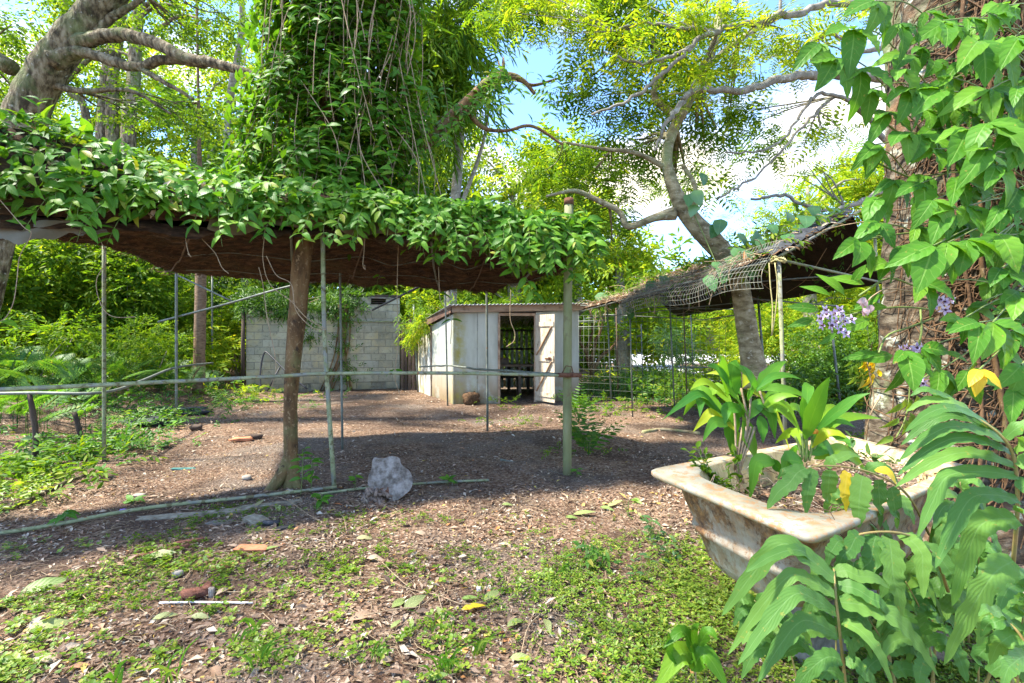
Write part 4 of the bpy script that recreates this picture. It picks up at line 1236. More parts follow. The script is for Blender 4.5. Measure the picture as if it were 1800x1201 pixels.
# ---- right middle tree growing through the shade house roof
mt = tree('pale ringed tree growing up through the right netting roof with forked limbs',
     [W(1330, 680, 6.4, 24), W(1320, 620, 6.4, 19), W(1305, 530, 6.4, 16), W(1290, 470, 6.4, 15), W(1255, 428, 6.4, 18), W(1215, 385, 6.4, 16), W(1188, 340, 6.4, 12), W(1172, 280, 6.5, 9), W(1185, 225, 6.6, 9), W(1205, 190, 6.6, 8), W(1240, 120, 6.8, 8), W(1262, 50, 6.9, 7), W(1275, -60, 7, 7)],
     [[W(1186, 375, 6.4, 12), W(1150, 383, 6.4, 7), W(1105, 398, 6.4, 6), W(1088, 372, 6.4, 5), W(1050, 352, 6.4, 5), W(1010, 336, 6.4, 4), W(960, 345, 6.4, 2)],
      [W(1215, 385, 6.4, 6), W(1222, 330, 6.3, 4), W(1200, 290, 6.3, 4)],
      [W(1195, 210, 6.6, 7), W(1150, 170, 6.6, 6), W(1165, 120, 6.6, 5), W(1140, 60, 6.7, 3)],
      [W(1178, 300, 6.5, 5), W(1120, 270, 6.4, 4), W(1060, 262, 6.4, 3), W(990, 250, 6.4, 2)],
      [W(1230, 130, 6.8, 6), W(1300, 70, 6.8, 5), W(1390, 20, 6.8, 3)]],
     [CL(1060, 300, 7.0, 60, 120), CL(1130, 270, 7.2, 60, 120), CL(1100, 190, 7.2, 60, 110), CL(1150, 90, 7.2, 70, 150), CL(1230, 240, 7.4, 45, 60), CL(970, 310, 7.4, 70, 140), CL(1050, 390, 7.6, 60, 100), CL(1240, 40, 7.6, 70, 120), CL(1030, 60, 7.0, 60, 100), CL(1100, 20, 7.0, 80, 220), CL(940, 20, 7.2, 60, 160), CL(1190, 330, 8.2, 45, 70), CL(1000, 160, 7.6, 45, 60), CL(1290, 200, 7.8, 40, 80), CL(1350, 255, 8.4, 45, 60), CL(1260, 320, 8.6, 40, 45), CL(870, 20, 7.6, 40, 60), CL(1180, 180, 7.8, 60, 100)],
     S_PINN, .42, M_TREE, M_PALEBARK, bump=.07, n=16, subc=8)

# ---- long grey limbs reaching in from the upper right
tree('tall grey-limbed tree behind the big vine-clad trunk, long limbs reaching left',
     [(6.9, 7.6, 0, .24), (6.8, 7.6, 2.5, .22), W(1610, 120, 7.4, 22), W(1580, -60, 7.2, 18)],
     [[W(1600, 20, 7.2, 10), W(1480, 5, 6.6, 6), W(1400, 22, 6.2, 6), W(1310, 42, 6.0, 5), W(1255, 55, 5.9, 5), W(1215, 82, 5.8, 4), W(1170, 125, 5.8, 3.5), W(1110, 172, 5.8, 3), W(1040, 202, 5.8, 2)],
      [W(1600, 190, 7.2, 9), W(1560, 140, 6.9, 9), W(1440, 130, 6.4, 8), W(1370, 140, 6.2, 7), W(1300, 160, 6.0, 6), W(1230, 158, 5.9, 5), W(1195, 185, 5.9, 5), W(1165, 230, 5.9, 3), W(1150, 265, 5.9, 2)],
      [W(1255, 55, 5.9, 4), W(1190, 50, 5.8, 3), W(1130, 40, 5.8, 2), W(1080, 55, 5.8, 1.5)],
      [W(1215, 85, 5.8, 4), W(1180, 100, 5.8, 3), W(1120, 110, 5.8, 2.5), W(1060, 90, 5.8, 1.5)],
      [W(1600, 230, 7.2, 6), W(1520, 190, 6.8, 4), W(1440, 165, 6.6, 3), W(1400, 215, 6.5, 2.5), W(1350, 262, 6.5, 2), W(1275, 268, 6.5, 1.5)],
      [W(1560, 250, 7.0, 5), W(1480, 170, 6.8, 3.5), W(1415, 220, 6.6, 2.5), W(1340, 300, 6.6, 2), W(1260, 350, 6.6, 1.5)],
      [W(1560, 330, 7.4, 5), W(1500, 360, 7.2, 4), W(1440, 370, 7.0, 3), W(1380, 345, 7.0, 3), W(1320, 350, 7.0, 2)],
      [W(1600, 60, 7.2, 6), W(1520, 90, 6.8, 4), W(1460, 60, 6.6, 3), W(1400, 90, 6.6, 2)]],
     [CL(1320, 60, 6.2, 75, 90), CL(1200, 20, 6.0, 80, 120), CL(1420, 60, 6.8, 70, 60), CL(1250, 110, 6.2, 60, 70), CL(1100, 110, 6.0, 60, 80), CL(1440, 240, 7.0, 45, 60), CL(1380, 120, 6.6, 55, 70), CL(1290, 60, 7.4, 70, 70), CL(1330, 200, 8.0, 40, 35), CL(1200, 160, 6.2, 50, 60), CL(1000, 60, 6.2, 50, 60), CL(930, 0, 6.2, 60, 80), CL(1500, 20, 7.4, 70, 50), CL(1420, 300, 7.5, 40, 20),
      (3.0, 5.5, 7.6, 1.6, 60)],  # extra clump above the view, added to cast shade below
     S_PINN, .34, M_TREE_LIME, M_GREYLIMB, bump=.12, jit=.012, subc=9)

# ---- fine-leaved tree in the gap top centre
tree('tall fine-leaved willowy tree behind the creeper column, crown against the sky',
     [(-1.9, 14.5, 0, .22), (-1.8, 14.5, 4, .18), (-1.5, 14.4, 8, .12), (-1.3, 14.3, 11, .06)],
     [[(-1.7, 14.5, 5, .08), (-.9, 14.2, 7, .05), (-.6, 14, 8.6, .03)]],
     [CL(780, 60, 13, 70, 260), CL(790, 150, 13, 50, 170), CL(720, 40, 13.5, 80, 250), CL(850, -10, 13, 70, 90), CL(790, -60, 13, 90, 80), CL(740, 220, 13.5, 60, 60)],
     S_WILLOW, .75, M_TREE, M_GREYLIMB, hang=.5, subc=8)

# ---- background trees: (label, px, Y, top py, clump list spec, mat, spray, size)
BG = [
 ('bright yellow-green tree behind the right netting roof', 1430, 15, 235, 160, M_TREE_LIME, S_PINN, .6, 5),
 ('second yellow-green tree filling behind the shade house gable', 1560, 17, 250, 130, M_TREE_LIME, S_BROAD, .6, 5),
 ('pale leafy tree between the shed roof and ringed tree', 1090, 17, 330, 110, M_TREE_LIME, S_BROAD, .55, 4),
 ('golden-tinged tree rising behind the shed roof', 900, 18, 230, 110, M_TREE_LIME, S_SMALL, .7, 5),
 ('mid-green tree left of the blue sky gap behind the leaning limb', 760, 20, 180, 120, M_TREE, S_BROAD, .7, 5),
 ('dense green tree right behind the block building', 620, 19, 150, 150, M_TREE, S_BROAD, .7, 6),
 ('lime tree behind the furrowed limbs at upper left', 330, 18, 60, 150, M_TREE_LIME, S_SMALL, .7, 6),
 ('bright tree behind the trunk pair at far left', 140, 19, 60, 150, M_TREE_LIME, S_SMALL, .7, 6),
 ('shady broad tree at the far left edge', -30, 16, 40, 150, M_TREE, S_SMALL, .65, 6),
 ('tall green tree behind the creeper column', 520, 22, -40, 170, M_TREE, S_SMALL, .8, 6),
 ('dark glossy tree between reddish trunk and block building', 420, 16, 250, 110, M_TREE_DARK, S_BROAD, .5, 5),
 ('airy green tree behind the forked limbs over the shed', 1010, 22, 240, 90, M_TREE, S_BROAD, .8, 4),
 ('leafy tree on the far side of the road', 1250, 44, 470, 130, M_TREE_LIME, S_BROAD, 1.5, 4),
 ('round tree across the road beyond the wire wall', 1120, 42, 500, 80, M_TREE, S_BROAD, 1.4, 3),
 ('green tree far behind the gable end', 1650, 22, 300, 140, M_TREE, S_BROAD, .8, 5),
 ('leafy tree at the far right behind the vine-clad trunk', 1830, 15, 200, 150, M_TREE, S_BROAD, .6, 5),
]
for (lab, px, Y, top, wpx, ml, sp, size, rows) in BG:
    base = P(px, 592, Y); x0 = base[0]
    ztop = CH - (top - CY) / F * Y
    rw = wpx / F * Y
    tr = [(x0 + .3, Y + .5, -.05, .10 + .012 * Y), (x0 + .1, Y + .4, ztop * .35, .09 + .009 * Y), (x0, Y + .3, ztop * .8, .04)]
    cl = []
    zs = np.linspace(1.6 if Y < 40 else 3, ztop - rw * .4, rows)
    for k, z in enumerate(zs):
        m = 2 if k < rows - 1 else 1
        for _ in range(m + 1):
            cl.append((x0 + rng.uniform(-.8, .8) * rw, Y + rng.uniform(-.3, 1.2), z + rng.normal(0, .2) * rw * .3, rw * rng.uniform(.42, .68), 46))
    cl = [(a, b, c, d, 88) for a, b, c, d, e in cl]
    limbs = [[(x0 + .1, Y + .4, z * .8, .06), (c[0] * .5 + x0 * .5, Y + .3, z * .95, .04), (c[0], c[1], c[2], .02)] for c, z in zip(cl[::3], zs)]
    tree(lab, tr, limbs, cl, sp, size, ml, M_GREYLIMB, twigs=False, subc=5, n=8, dens=1.25)

# far woods closing the view
g = Geo()
for k in range(190):
    a = rng.uniform(-1.25, 1.25)
    Y = rng.uniform(30, 40) if a < .12 else rng.uniform(62, 75)
    x = a * Y
    s = Y / 34
    zt = 12 if a < -.12 else (8.5 if a < 0 else 6.0)
    foliage(g, [A(x, Y, rng.uniform(.5, zt) * s)], [A(3, 2, 2.2) * s], [60], S_COARSE, 1.2 * s)
tag(mk('far_woods', g, M_TREE), 'distant mass of green woodland behind everything', None, None, 'stuff')
g = Geo()
for k in range(130):
    a = rng.uniform(-1.2, .0)
    Y = rng.uniform(24, 29)
    foliage(g, [A(a * Y, Y, rng.uniform(.3, 12 if a < -.25 else 7))], [A(2.4, 1.5, 1.7)], [60], S_COARSE, .85)
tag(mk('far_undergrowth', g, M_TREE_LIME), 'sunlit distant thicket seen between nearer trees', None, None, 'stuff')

# ---------------------------------------------------------------- bushes
def bush(label, px, Y, zt, wpx, mat, sprays, size, n=260, name='bush', cat='bush', z0=.1, dy=.6, stems=5):
    x0 = (px - CX) / F * Y
    base = gp((x0, Y))
    t = thing(name, label, cat, base)
    g = Geo()
    rw = wpx / F * Y
    k = 7
    cs = np.stack([x0 + rng.uniform(-.75, .75, k) * rw, Y + rng.uniform(-dy, dy, k), base[2] + z0 + rng.uniform(.15, .85, k) * (zt - z0)], 1)
    foliage(g, cs, [A(rw * .5, dy, (zt - z0) * .33)] * k, [n / k] * k, sprays, size, shell=.2)
    tag(mk('foliage', g, mat, t), kind='stuff')
    for q in range(stems):
        g = Geo()
        c = cs[q % k]
        p0 = base + A(rng.uniform(-.1, .1), rng.uniform(-.1, .1), -.03)
        tube(g, spline(np.array([p0, (p0 + c) / 2 + rng.normal(0, .06, 3), c]), 8), np.linspace(.022, .006, 8), 5)
        mk('stem', g, M_GREYLIMB, t)
    return t
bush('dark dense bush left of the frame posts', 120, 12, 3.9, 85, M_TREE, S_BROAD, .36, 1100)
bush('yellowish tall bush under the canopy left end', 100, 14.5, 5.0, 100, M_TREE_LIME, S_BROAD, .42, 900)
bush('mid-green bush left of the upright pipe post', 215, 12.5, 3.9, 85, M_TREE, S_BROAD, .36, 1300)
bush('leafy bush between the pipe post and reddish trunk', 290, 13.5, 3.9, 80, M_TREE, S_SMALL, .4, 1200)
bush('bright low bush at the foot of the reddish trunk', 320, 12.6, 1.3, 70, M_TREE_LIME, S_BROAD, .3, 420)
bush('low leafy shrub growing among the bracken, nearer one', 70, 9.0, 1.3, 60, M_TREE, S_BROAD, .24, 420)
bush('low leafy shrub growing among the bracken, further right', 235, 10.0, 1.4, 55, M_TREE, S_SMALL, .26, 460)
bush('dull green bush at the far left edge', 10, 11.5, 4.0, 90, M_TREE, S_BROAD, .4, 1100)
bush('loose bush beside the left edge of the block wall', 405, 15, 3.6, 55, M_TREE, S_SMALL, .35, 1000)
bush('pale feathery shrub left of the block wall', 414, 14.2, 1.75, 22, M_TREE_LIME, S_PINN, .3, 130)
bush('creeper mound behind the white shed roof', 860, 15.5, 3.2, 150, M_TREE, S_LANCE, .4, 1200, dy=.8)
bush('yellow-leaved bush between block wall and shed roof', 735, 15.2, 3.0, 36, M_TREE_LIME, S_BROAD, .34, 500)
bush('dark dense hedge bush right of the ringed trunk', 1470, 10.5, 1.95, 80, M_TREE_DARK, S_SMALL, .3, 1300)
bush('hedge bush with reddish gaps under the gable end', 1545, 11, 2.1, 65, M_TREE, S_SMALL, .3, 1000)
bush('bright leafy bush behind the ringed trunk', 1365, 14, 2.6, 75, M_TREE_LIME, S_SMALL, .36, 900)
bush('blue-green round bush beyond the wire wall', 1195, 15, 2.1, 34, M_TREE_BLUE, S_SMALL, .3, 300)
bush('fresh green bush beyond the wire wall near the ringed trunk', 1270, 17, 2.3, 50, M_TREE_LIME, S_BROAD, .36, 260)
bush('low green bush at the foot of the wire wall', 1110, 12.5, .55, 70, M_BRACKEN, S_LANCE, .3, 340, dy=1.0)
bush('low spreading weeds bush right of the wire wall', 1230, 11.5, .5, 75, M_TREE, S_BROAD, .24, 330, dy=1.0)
bush('tangled bush inside the shade house at right', 1400, 9.0, .9, 60, M_TREE_DARK, S_BROAD, .22, 260)
# crooked shrub by the shed
cs = thing('crooked_shrub', 'crooked multi-stemmed brown shrub right beside the shed corner', 'shrub', gp((1.9, 12.2)))
for k, pts in enumerate((((1040, 660), (1032, 615), (1042, 580), (1036, 545)), ((1040, 655), (1044, 610), (1055, 582), (1060, 550)), ((1042, 655), (1058, 625), (1075, 612), (1090, 590)), ((1041, 640), (1034, 628), (1020, 600), (1022, 570)))):
    g = Geo(); s = limb_tube(g, [(a, b, 12.2, 4.2 - .8 * i) for i, (a, b) in enumerate(pts)], 7, 14, .01)
    mk('stem', g, M_SMOOTHBARK, cs)
g = Geo(); foliage(g, [P(1040, 540, 12.2), P(1075, 570, 12.2), P(1030, 560, 12.4)], [A(.4, .4, .25)] * 3, [30] * 3, S_BROAD, .24)
tag(mk('foliage', g, M_TREE, cs), kind='stuff')
# light green fern-like weed by the round post
def weed(label, p, n, ln, mat, tpls, name='weed', cat='weed', up=.8, stem=True):
    t = thing(name, label, cat, gp(p))
    for k in range(n):
        a = R.uniform(0, 2 * math.pi)
        f = A(math.cos(a), math.sin(a), up * R.uniform(.6, 1.6))
        g = Geo()
        b = gp(p)
        q = b + A(0, 0, R.uniform(0, .3) * ln)
        place(g, R.choice(tpls), [q], f, A(-f[0], -f[1], 1.2), [ln * R.uniform(.6, 1.1)])
        V = q + unit(f) * ln
        tube(g, [b, q + unit(f) * ln * .4], [.004, .002], 4, cap=False)
        tag(mk('frond', g, mat, t), kind='stuff')
    return t
weed('feathery light green weed at the foot of the round post, right side', (.98, 6.2), 16, .6, M_BRACKEN, S_PINN, up=1.6)
weed('second feathery weed against the shed corner behind the post', (1.15, 8.4), 12, .7, M_BRACKEN, S_PINN, up=1.6)

# creeper masses on buildings
def creeper(name, label, fn, n, sprays, size, mat, hang=.6, cat='creeper', loc=(0, 0, 0), spread=.08, outdir=A(0, -1, 0)):
    t = thing(name, label, cat, loc)
    g = Geo()
    p = np.array([fn(R.random(), R.random()) for _ in range(n)]) + rng.normal(0, spread, (n, 3))
    f = unit(rng.normal(0, .6, (n, 3)) + A(0, 0, -hang) + outdir * .4)
    nr = unit(outdir + A(0, 0, .5) + rng.normal(0, .4, (n, 3)))
    w = rng.integers(0, len(sprays), n)
    for k in range(len(sprays)):
        m = w == k
        place(g, sprays[k], p[m], f[m], nr[m], size * rng.uniform(.7, 1.3, m.sum()))
    tag(mk('foliage', g, mat, t), kind='stuff')
    g = Geo()
    for k in range(26):
        a = fn(R.random(), R.random()); b = fn(R.random(), R.random())
        if np.linalg.norm(a - b) < 1.6:
            tube(g, spline(np.array([a, (a + b) / 2 - A(0, .05, .1), b]), 8), .006, 4, cap=False)
    tag(mk('runner', g, M_DRYVINE, t), kind='stuff')
    return t
creeper('creeper', 'dark glossy creeper hanging over the top of the block building',
        lambda u, v: BW0 + bdir * (u * blen * .80 - .2) - bnorm * (R.uniform(-.12, .8)) + A(0, 0, 2.22 + v ** 1.5 * .6 - (.35 * v if u > .35 and u < .7 and R.random() < .6 else 0) - (.9 * R.random() if .50 < u < .62 else 0)), 1500, S_LANCE, .26, M_TREE_DARK, loc=BW0, outdir=bnorm)
creeper('creeper', 'yellowish creeper tumbling over the left end of the shed roof',
        lambda u, v: SC + (SB - SC) * u + A(-.08 - .25 * v, -.1, 1.75 + .25 * u - .55 * v * (1 - u * .6)), 130, S_LANCE, .26, M_TREE_LIME, loc=SC, outdir=A(-1, -.4, 0))
creeper('creeper', 'tangled green creeper along the back of the shed roof',
        lambda u, v: rd + (rc_ - rd) * u * 1.1 + A(0, -v * 1.5, .15 + .45 * R.random()), 330, S_LANCE, .28, M_TREE, loc=rd, outdir=A(0, -.6, .8))
# aerial roots and vine stems on the block wall
vr = thing('wall_vine', 'bare brown vine stems spreading up the middle of the block wall', 'vine', BW0 + bdir * 2.3)
for k in range(9):
    g = Geo()
    s0 = 2.45 + rng.normal(0, .08); s1 = s0 + rng.uniform(-.5, .25)
    pts = [BW0 + bdir * s1 + bnorm * .06 + A(0, 0, 0.02), BW0 + bdir * (s0 * .7 + s1 * .3) + bnorm * .06 + A(0, 0, .8), BW0 + bdir * s0 + bnorm * .06 + A(0, 0, 1.5), BW0 + bdir * (s0 + rng.normal(0, .1)) + bnorm * .08 + A(0, 0, 2.4)]
    tube(g, spline(np.array(pts), 12), np.linspace(.016, .022, 12), 5, bump=.2)
    mk('stem', g, M_SMOOTHBARK, vr)
g = Geo()
n = 60
p = np.array([BW0 + bdir * (2.5 + rng.normal(0, .14)) + bnorm * .12 + A(0, 0, rng.uniform(.2, 2.3)) for _ in range(n)])
place(g, S_BROAD[0], p, unit(rng.normal(0, 1, (n, 3)) + bnorm), bnorm, .2)
tag(mk('foliage', g, M_TREE_DARK, vr), kind='stuff')
hoop = thing('black_hose', 'black hose looped against the left part of the block wall', 'hose', G(455, 690))
g = Geo()
tube(g, spline(np.array([P(458, 690, 12.3), P(458, 650, 12.5), P(465, 620, 12.6), P(478, 628, 12.5), P(505, 655, 12.3), P(540, 684, 12.1)]), 30), .022, 7)
tube(g, [P(470, 688, 12.3), P(492, 645, 12.4)], .02, 6)
mk('hose', g, M_BLACKPL, hoop)

# ---------------------------------------------------------------- canopy creeper (individual leaves at the front)
def leaf_meshes(base, mat, n=5, w=.4, k=5, prof=prof_ovate, curl=(.05, .4), fold=(.12, .35), wave=.12):
    out = []
    for q in range(n):
        tp = leaf_tpl(w * rng.uniform(.85, 1.15), k, rng.uniform(*fold), rng.uniform(*curl), prof, wave * rng.uniform(.3, 1.5), rng.uniform(-.4, .4))
        g = Geo(); g.add(tp[0], tp[1], None, tp[3])
        out.append((mesh('leaf', g, mat), tp))
    return out
def prof_leaf(t):
    return np.sin(np.pi * np.clip(t, 0, 1) ** .80) ** .88
VL = leaf_meshes('leaf', M_VINE, 8, .40, 7, prof_leaf)
VLF = [leaf_tpl(.40, 4, .25, .25, prof_leaf), leaf_tpl(.34, 4, .2, .1, prof_leaf), leaf_tpl(.44, 4, .3, .4, prof_leaf)]

class LeafSet:
    """leaves of one plant: the largest in view become parts, the others one joined part"""
    def __init__(s, parent, variants, mat, far_tpls, cap=290):
        s.p, s.v, s.mat, s.far, s.cap = parent, variants, mat, far_tpls, cap
        s.pos, s.f, s.n, s.sc, s.w = [], [], [], [], []
    def add(s, pos, f, n, sc, w=1.0):
        s.pos.append(np.asarray(pos, float)); s.f.append(unit(f)); s.n.append(unit(n)); s.sc.append(sc); s.w.append(w)
    def build(s, name='leaf', rest='small_leaves'):
        if not s.pos: return
        pos, f, n, sc, w = map(np.array, (s.pos, s.f, s.n, s.sc, s.w))
        d = np.linalg.norm(pos - A(0, 0, CH), axis=1)
        px = pos[:, 0] / np.maximum(pos[:, 1], .1) * F + CX
        py = CY - (pos[:, 2] - CH) / np.maximum(pos[:, 1], .1) * F
        vis = (px > -30) & (px < 1830) & (py > -30) & (py < 1230)
        score = sc / d * vis
        if np.ndim(s.cap) == 0 and len(pos) > s.cap:
            order = np.argsort(-score - rng.uniform(0, .0, len(pos)))
            big = order[:s.cap]; small = order[s.cap:]
        else:
            big = np.arange(len(pos)); small = np.array([], int)
        for i in big:
            me, tp = s.v[R.randrange(len(s.v))]
            inst(name, me, mat4(pos[i], f[i], n[i], sc[i], w[i]), s.p)
        if len(small):
            g = Geo()
            which = rng.integers(0, len(s.far), len(small))
            for k in range(len(s.far)):
                m = small[which == k]
                place(g, s.far[k], pos[m], f[m], n[m], sc[m], wsc=w[m])
            tag(mk(rest, g, s.mat, s.p), kind='stuff')

def hanging_strand(ls, gstem, p0, length, step=.085, size=.14, out=A(0, -1, 0), sway=.25, rstem=.003, start=0.15, tw=(.2, .8), fz=(-.5, .3)):
    """a shoot falling from p0 with paired leaves"""
    n = max(3, int(length / .12))
    pts = [np.asarray(p0, float)]
    d = unit(out * R.uniform(.3, 1.0) + A(R.uniform(-.6, .6), 0, R.uniform(-.3, .4)))
    for k in range(n):
        d = unit(d + A(R.uniform(-sway, sway), R.uniform(-sway, sway) * .6, -.55))
        pts.append(pts[-1] + d * length / n)
    s = spline(np.array(pts), n * 3)
    tube(gstem, s, np.linspace(rstem, rstem * .5, len(s)), 4, cap=False)
    L = length; k = start * L; side = 1
    while k < L:
        i = min(int(k / L * (len(s) - 1)), len(s) - 2)
        t = unit(s[i + 1] - s[i])
        for sd in ((1, -1) if R.random() < .75 else (side,)):
            lat = unit(np.cross(t, out)) * sd
            f = unit(lat * R.uniform(.5, 1.1) + t * R.uniform(*tw) + out * R.uniform(-.1, .6) + A(0, 0, R.uniform(*fz)))
            nn = unit(out * R.uniform(.4, 1.2) + A(R.uniform(-.4, .4), R.uniform(-.2, .2), R.uniform(.2, 1.1)))
            ls.add(s[i], f, nn, size * R.uniform(.6, 1.15), R.uniform(.8, 1.15))
        k += step * R.uniform(.7, 1.4); side = -side
    return s

def front_pt(u, h):
    """point on the canopy face: u along, h 0..1 from the hem to the crest"""
    v = 0 if h < .5 else (h - .5) * 1.0
    if h < .5:
        p = face_fn(np.array([u]), np.array([h * 2]))[0]
    else:
        p = top_fn(np.array([u]), np.array([v]))[0]
    return p

segs = [('creeper matted on the left end of the canopy front', .0, .27),
        ('creeper on the canopy front between left end and brown trunk', .27, .46),
        ('creeper on the canopy front above the brown trunk and leaning pipe', .46, .64),
        ('creeper on the canopy front above the block building', .64, .83),
        ('creeper cascading round the round post at the canopy end', .83, 1.03)]
for si, (lab, u0, u1) in enumerate(segs):
    t = thing('creeper', lab, 'creeper', F_at(np.array([(u0 + u1) / 2]))[0])
    ls = LeafSet(t, VL, M_VINE, VLF, 295)
    gs = Geo()
    # matted leaves over face and crest
    nm = [1500, 1250, 1200, 1200, 900][si]
    for k in range(nm):
        u = R.uniform(u0, u1); h = R.random() ** .85 * 1.25
        if h < .28 and R.random() < .45: h = R.uniform(.3, 1)
        p = front_pt(min(u, 1.0), h)
        if u > 1.0: p = p + A((u - 1) * 5, 0, 0)
        out = A(.25, -.9, .25 + h * 1.0)
        p = p + unit(out) * R.uniform(.0, .17)
        f = unit(A(R.uniform(-1, 1), -.35 + R.uniform(-.4, .4), R.uniform(-.9, .35) + (.4 if h > .75 else -.1)))
        nn = unit(out + rng.normal(0, .4, 3) + A(0, 0, .35))
        ls.add(p, f, nn, R.choice((.07, .1, .12, .14, .16, .18)) * R.uniform(.85, 1.1), R.uniform(.85, 1.25))
    # shoots hanging from the crest and the face
    ns = [34, 36, 40, 60, 90][si]
    for k in range(ns):
        u = R.uniform(u0, u1); h = R.uniform(.25, .95)
        p = front_pt(min(u, 1.0), h) + A(0, -.06, 0)
        if u > 1.0: p = p + A((u - 1) * 5, 0, 0)
        hang_ = R.uniform(.25, .6) if si < 3 else R.uniform(.3, .7)
        hanging_strand(ls, gs, p, hang_, size=.135, step=.07)
    for k in range(14):      # upright young tips on the crest
        u = R.uniform(u0, min(u1, 1)); p = front_pt(u, R.uniform(.7, .95))
        q = p + A(R.uniform(-.15, .15), R.uniform(-.1, .1), R.uniform(.1, .28))
        tube(gs, spline(np.array([p, (p + q) / 2 + A(R.uniform(-.04, .04), 0, 0), q]), 6), .003, 4, cap=False)
        for z in (.5, .8, 1):
            for sd in (-1, 1):
                ls.add(p + (q - p) * z, A(sd * R.uniform(.5, 1), R.uniform(-.5, .2), R.uniform(.1, .6)), A(-sd * .4, -.5, .8), R.uniform(.07, .13), .9)
    ls.build()
    gd = Geo(); nd = 150
    pd = np.array([front_pt(min(R.uniform(u0, u1), 1), R.random() * 1.3) for _ in range(nd)]) + A(0, -.05, .03)
    place(gd, leaf_tpl(.4, 3, .5, .5, prof_lance), pd, unit(rng.normal(0, 1, (nd, 3)) + A(0, 0, -.4)), unit(rng.normal(0, .5, (nd, 3)) + A(0, -1, .5)), rng.uniform(.05, .11, nd))
    tag(mk('dead_leaves', gd, M_CURL, t), kind='stuff')
    # dry runners
    for k in range(34):
        u = R.uniform(u0, u1); a = front_pt(min(u, 1), R.random())
        b = front_pt(min(1, max(0, u + R.uniform(-.1, .1))), R.random())
        m = (a + b) / 2 + A(0, -.08, 0)
        tube(gs, spline(np.array([a + A(0, -.03, 0), m, b + A(0, -.03, 0)]), 10), .0035, 4, cap=False)
    mk('shoots', gs, M_STEM, t)['kind'] = 'stuff'

# leafless stems dangling below the hem, each one its own thing
dang = [('looping bare vine stem hanging in front of the left pipe post', [(162, 250), (158, 330), (164, 395), (180, 430), (186, 460), (170, 490), (172, 520), (185, 548), (205, 558), (238, 557)], 4.0),
        ('bare vine stem trailing down at the far left edge with one leaf', [(0, 352), (40, 398), (55, 412), (35, 450), (30, 490), (24, 530), (12, 556), (0, 566)], 3.5),
        ('short hooked vine stem under the hem right of the pipe post', [(322, 340), (324, 400), (330, 440), (336, 452), (330, 446)], 4.2),
        ('thin slanting vine stem under the canopy towards the right', [(355, 420), (378, 445), (390, 470), (402, 481)], 4.3),
        ('forked bare vine stem hanging beside the brown trunk', [(462, 350), (466, 400), (462, 455), (475, 500), (512, 530), (540, 560), (572, 578)], 4.45),
        ('long curling vine stem in front of the brown trunk and block wall', [(468, 450), (486, 484), (512, 500), (520, 545), (548, 575), (572, 580)], 4.4),
        ('thin vine stem hanging to the block wall foot left of the trunk', [(455, 470), (462, 500), (470, 560), (485, 640), (475, 690)], 4.5),
        ('long straight vine string falling to the ground before the block wall right end', [(704, 390), (700, 440), (698, 520), (700, 600), (694, 660), (702, 690)], 5.2),
        ('short curling vine stem below the hem left of centre', [(641, 395), (640, 440), (638, 465), (642, 474), (641, 466)], 4.8),
        ('thin vine stem dangling above the shed fascia', [(771, 470), (772, 500), (775, 530), (793, 560), (792, 605)], 5.2),
        ('bare vine tangle hanging in front of the shed doorway', [(898, 510), (897, 560), (905, 585), (903, 600), (890, 610)], 8.5)]
for lab, pts, Y in dang:
    s = spline(np.array([P(a, b, Y) for a, b in pts]), 30)
    t = thing('dangling_stem', lab, 'vine stem', s[0], 'bare stems hanging from the canopy')
    g = Geo(); tube(g, s, np.full(30, .0042 * Y / 4.5 * .9), 5, cap=False)
    mk('stem', g, M_DRYVINE, t)
    if 'one leaf' in lab or 'string' in lab or 'fascia' in lab:
        for q in ([28] if 'one' in lab else [11, 22]):
            for sd in (1, -1)[:1 if 'one' in lab else 2]:
                inst('leaf', VL[R.randrange(8)][0], mat4(s[min(q, 29)], A(.9 * sd, -.1, -.15 if sd > 0 else -.4), A(0, -.5, 1), .13), t)
# leafy shoots hanging low, in front of the shed
for lab, px, py, Y, ln in (('broad-leaved shoot hanging before the shed fascia above the doorway', 922, 505, 5.0, .38), ('leafy shoot dangling under the canopy right of centre', 816, 455, 4.95, .28),
                           ('small leafy shoot hanging on the far side near the roof gap', 668, 500, 5.9, .25), ('leafy shoot hanging below the hem beside the bare stems', 438, 405, 4.3, .33)):
    p = P(px, py, Y)
    t = thing('hanging_shoot', lab, 'vine shoot', p)
    ls = LeafSet(t, VL, M_VINE, VLF); g = Geo()
    hanging_strand(ls, g, p + A(0, 0, .12), ln, size=.15, step=.08, sway=.12)
    ls.build(); mk('stem', g, M_STEM, t)

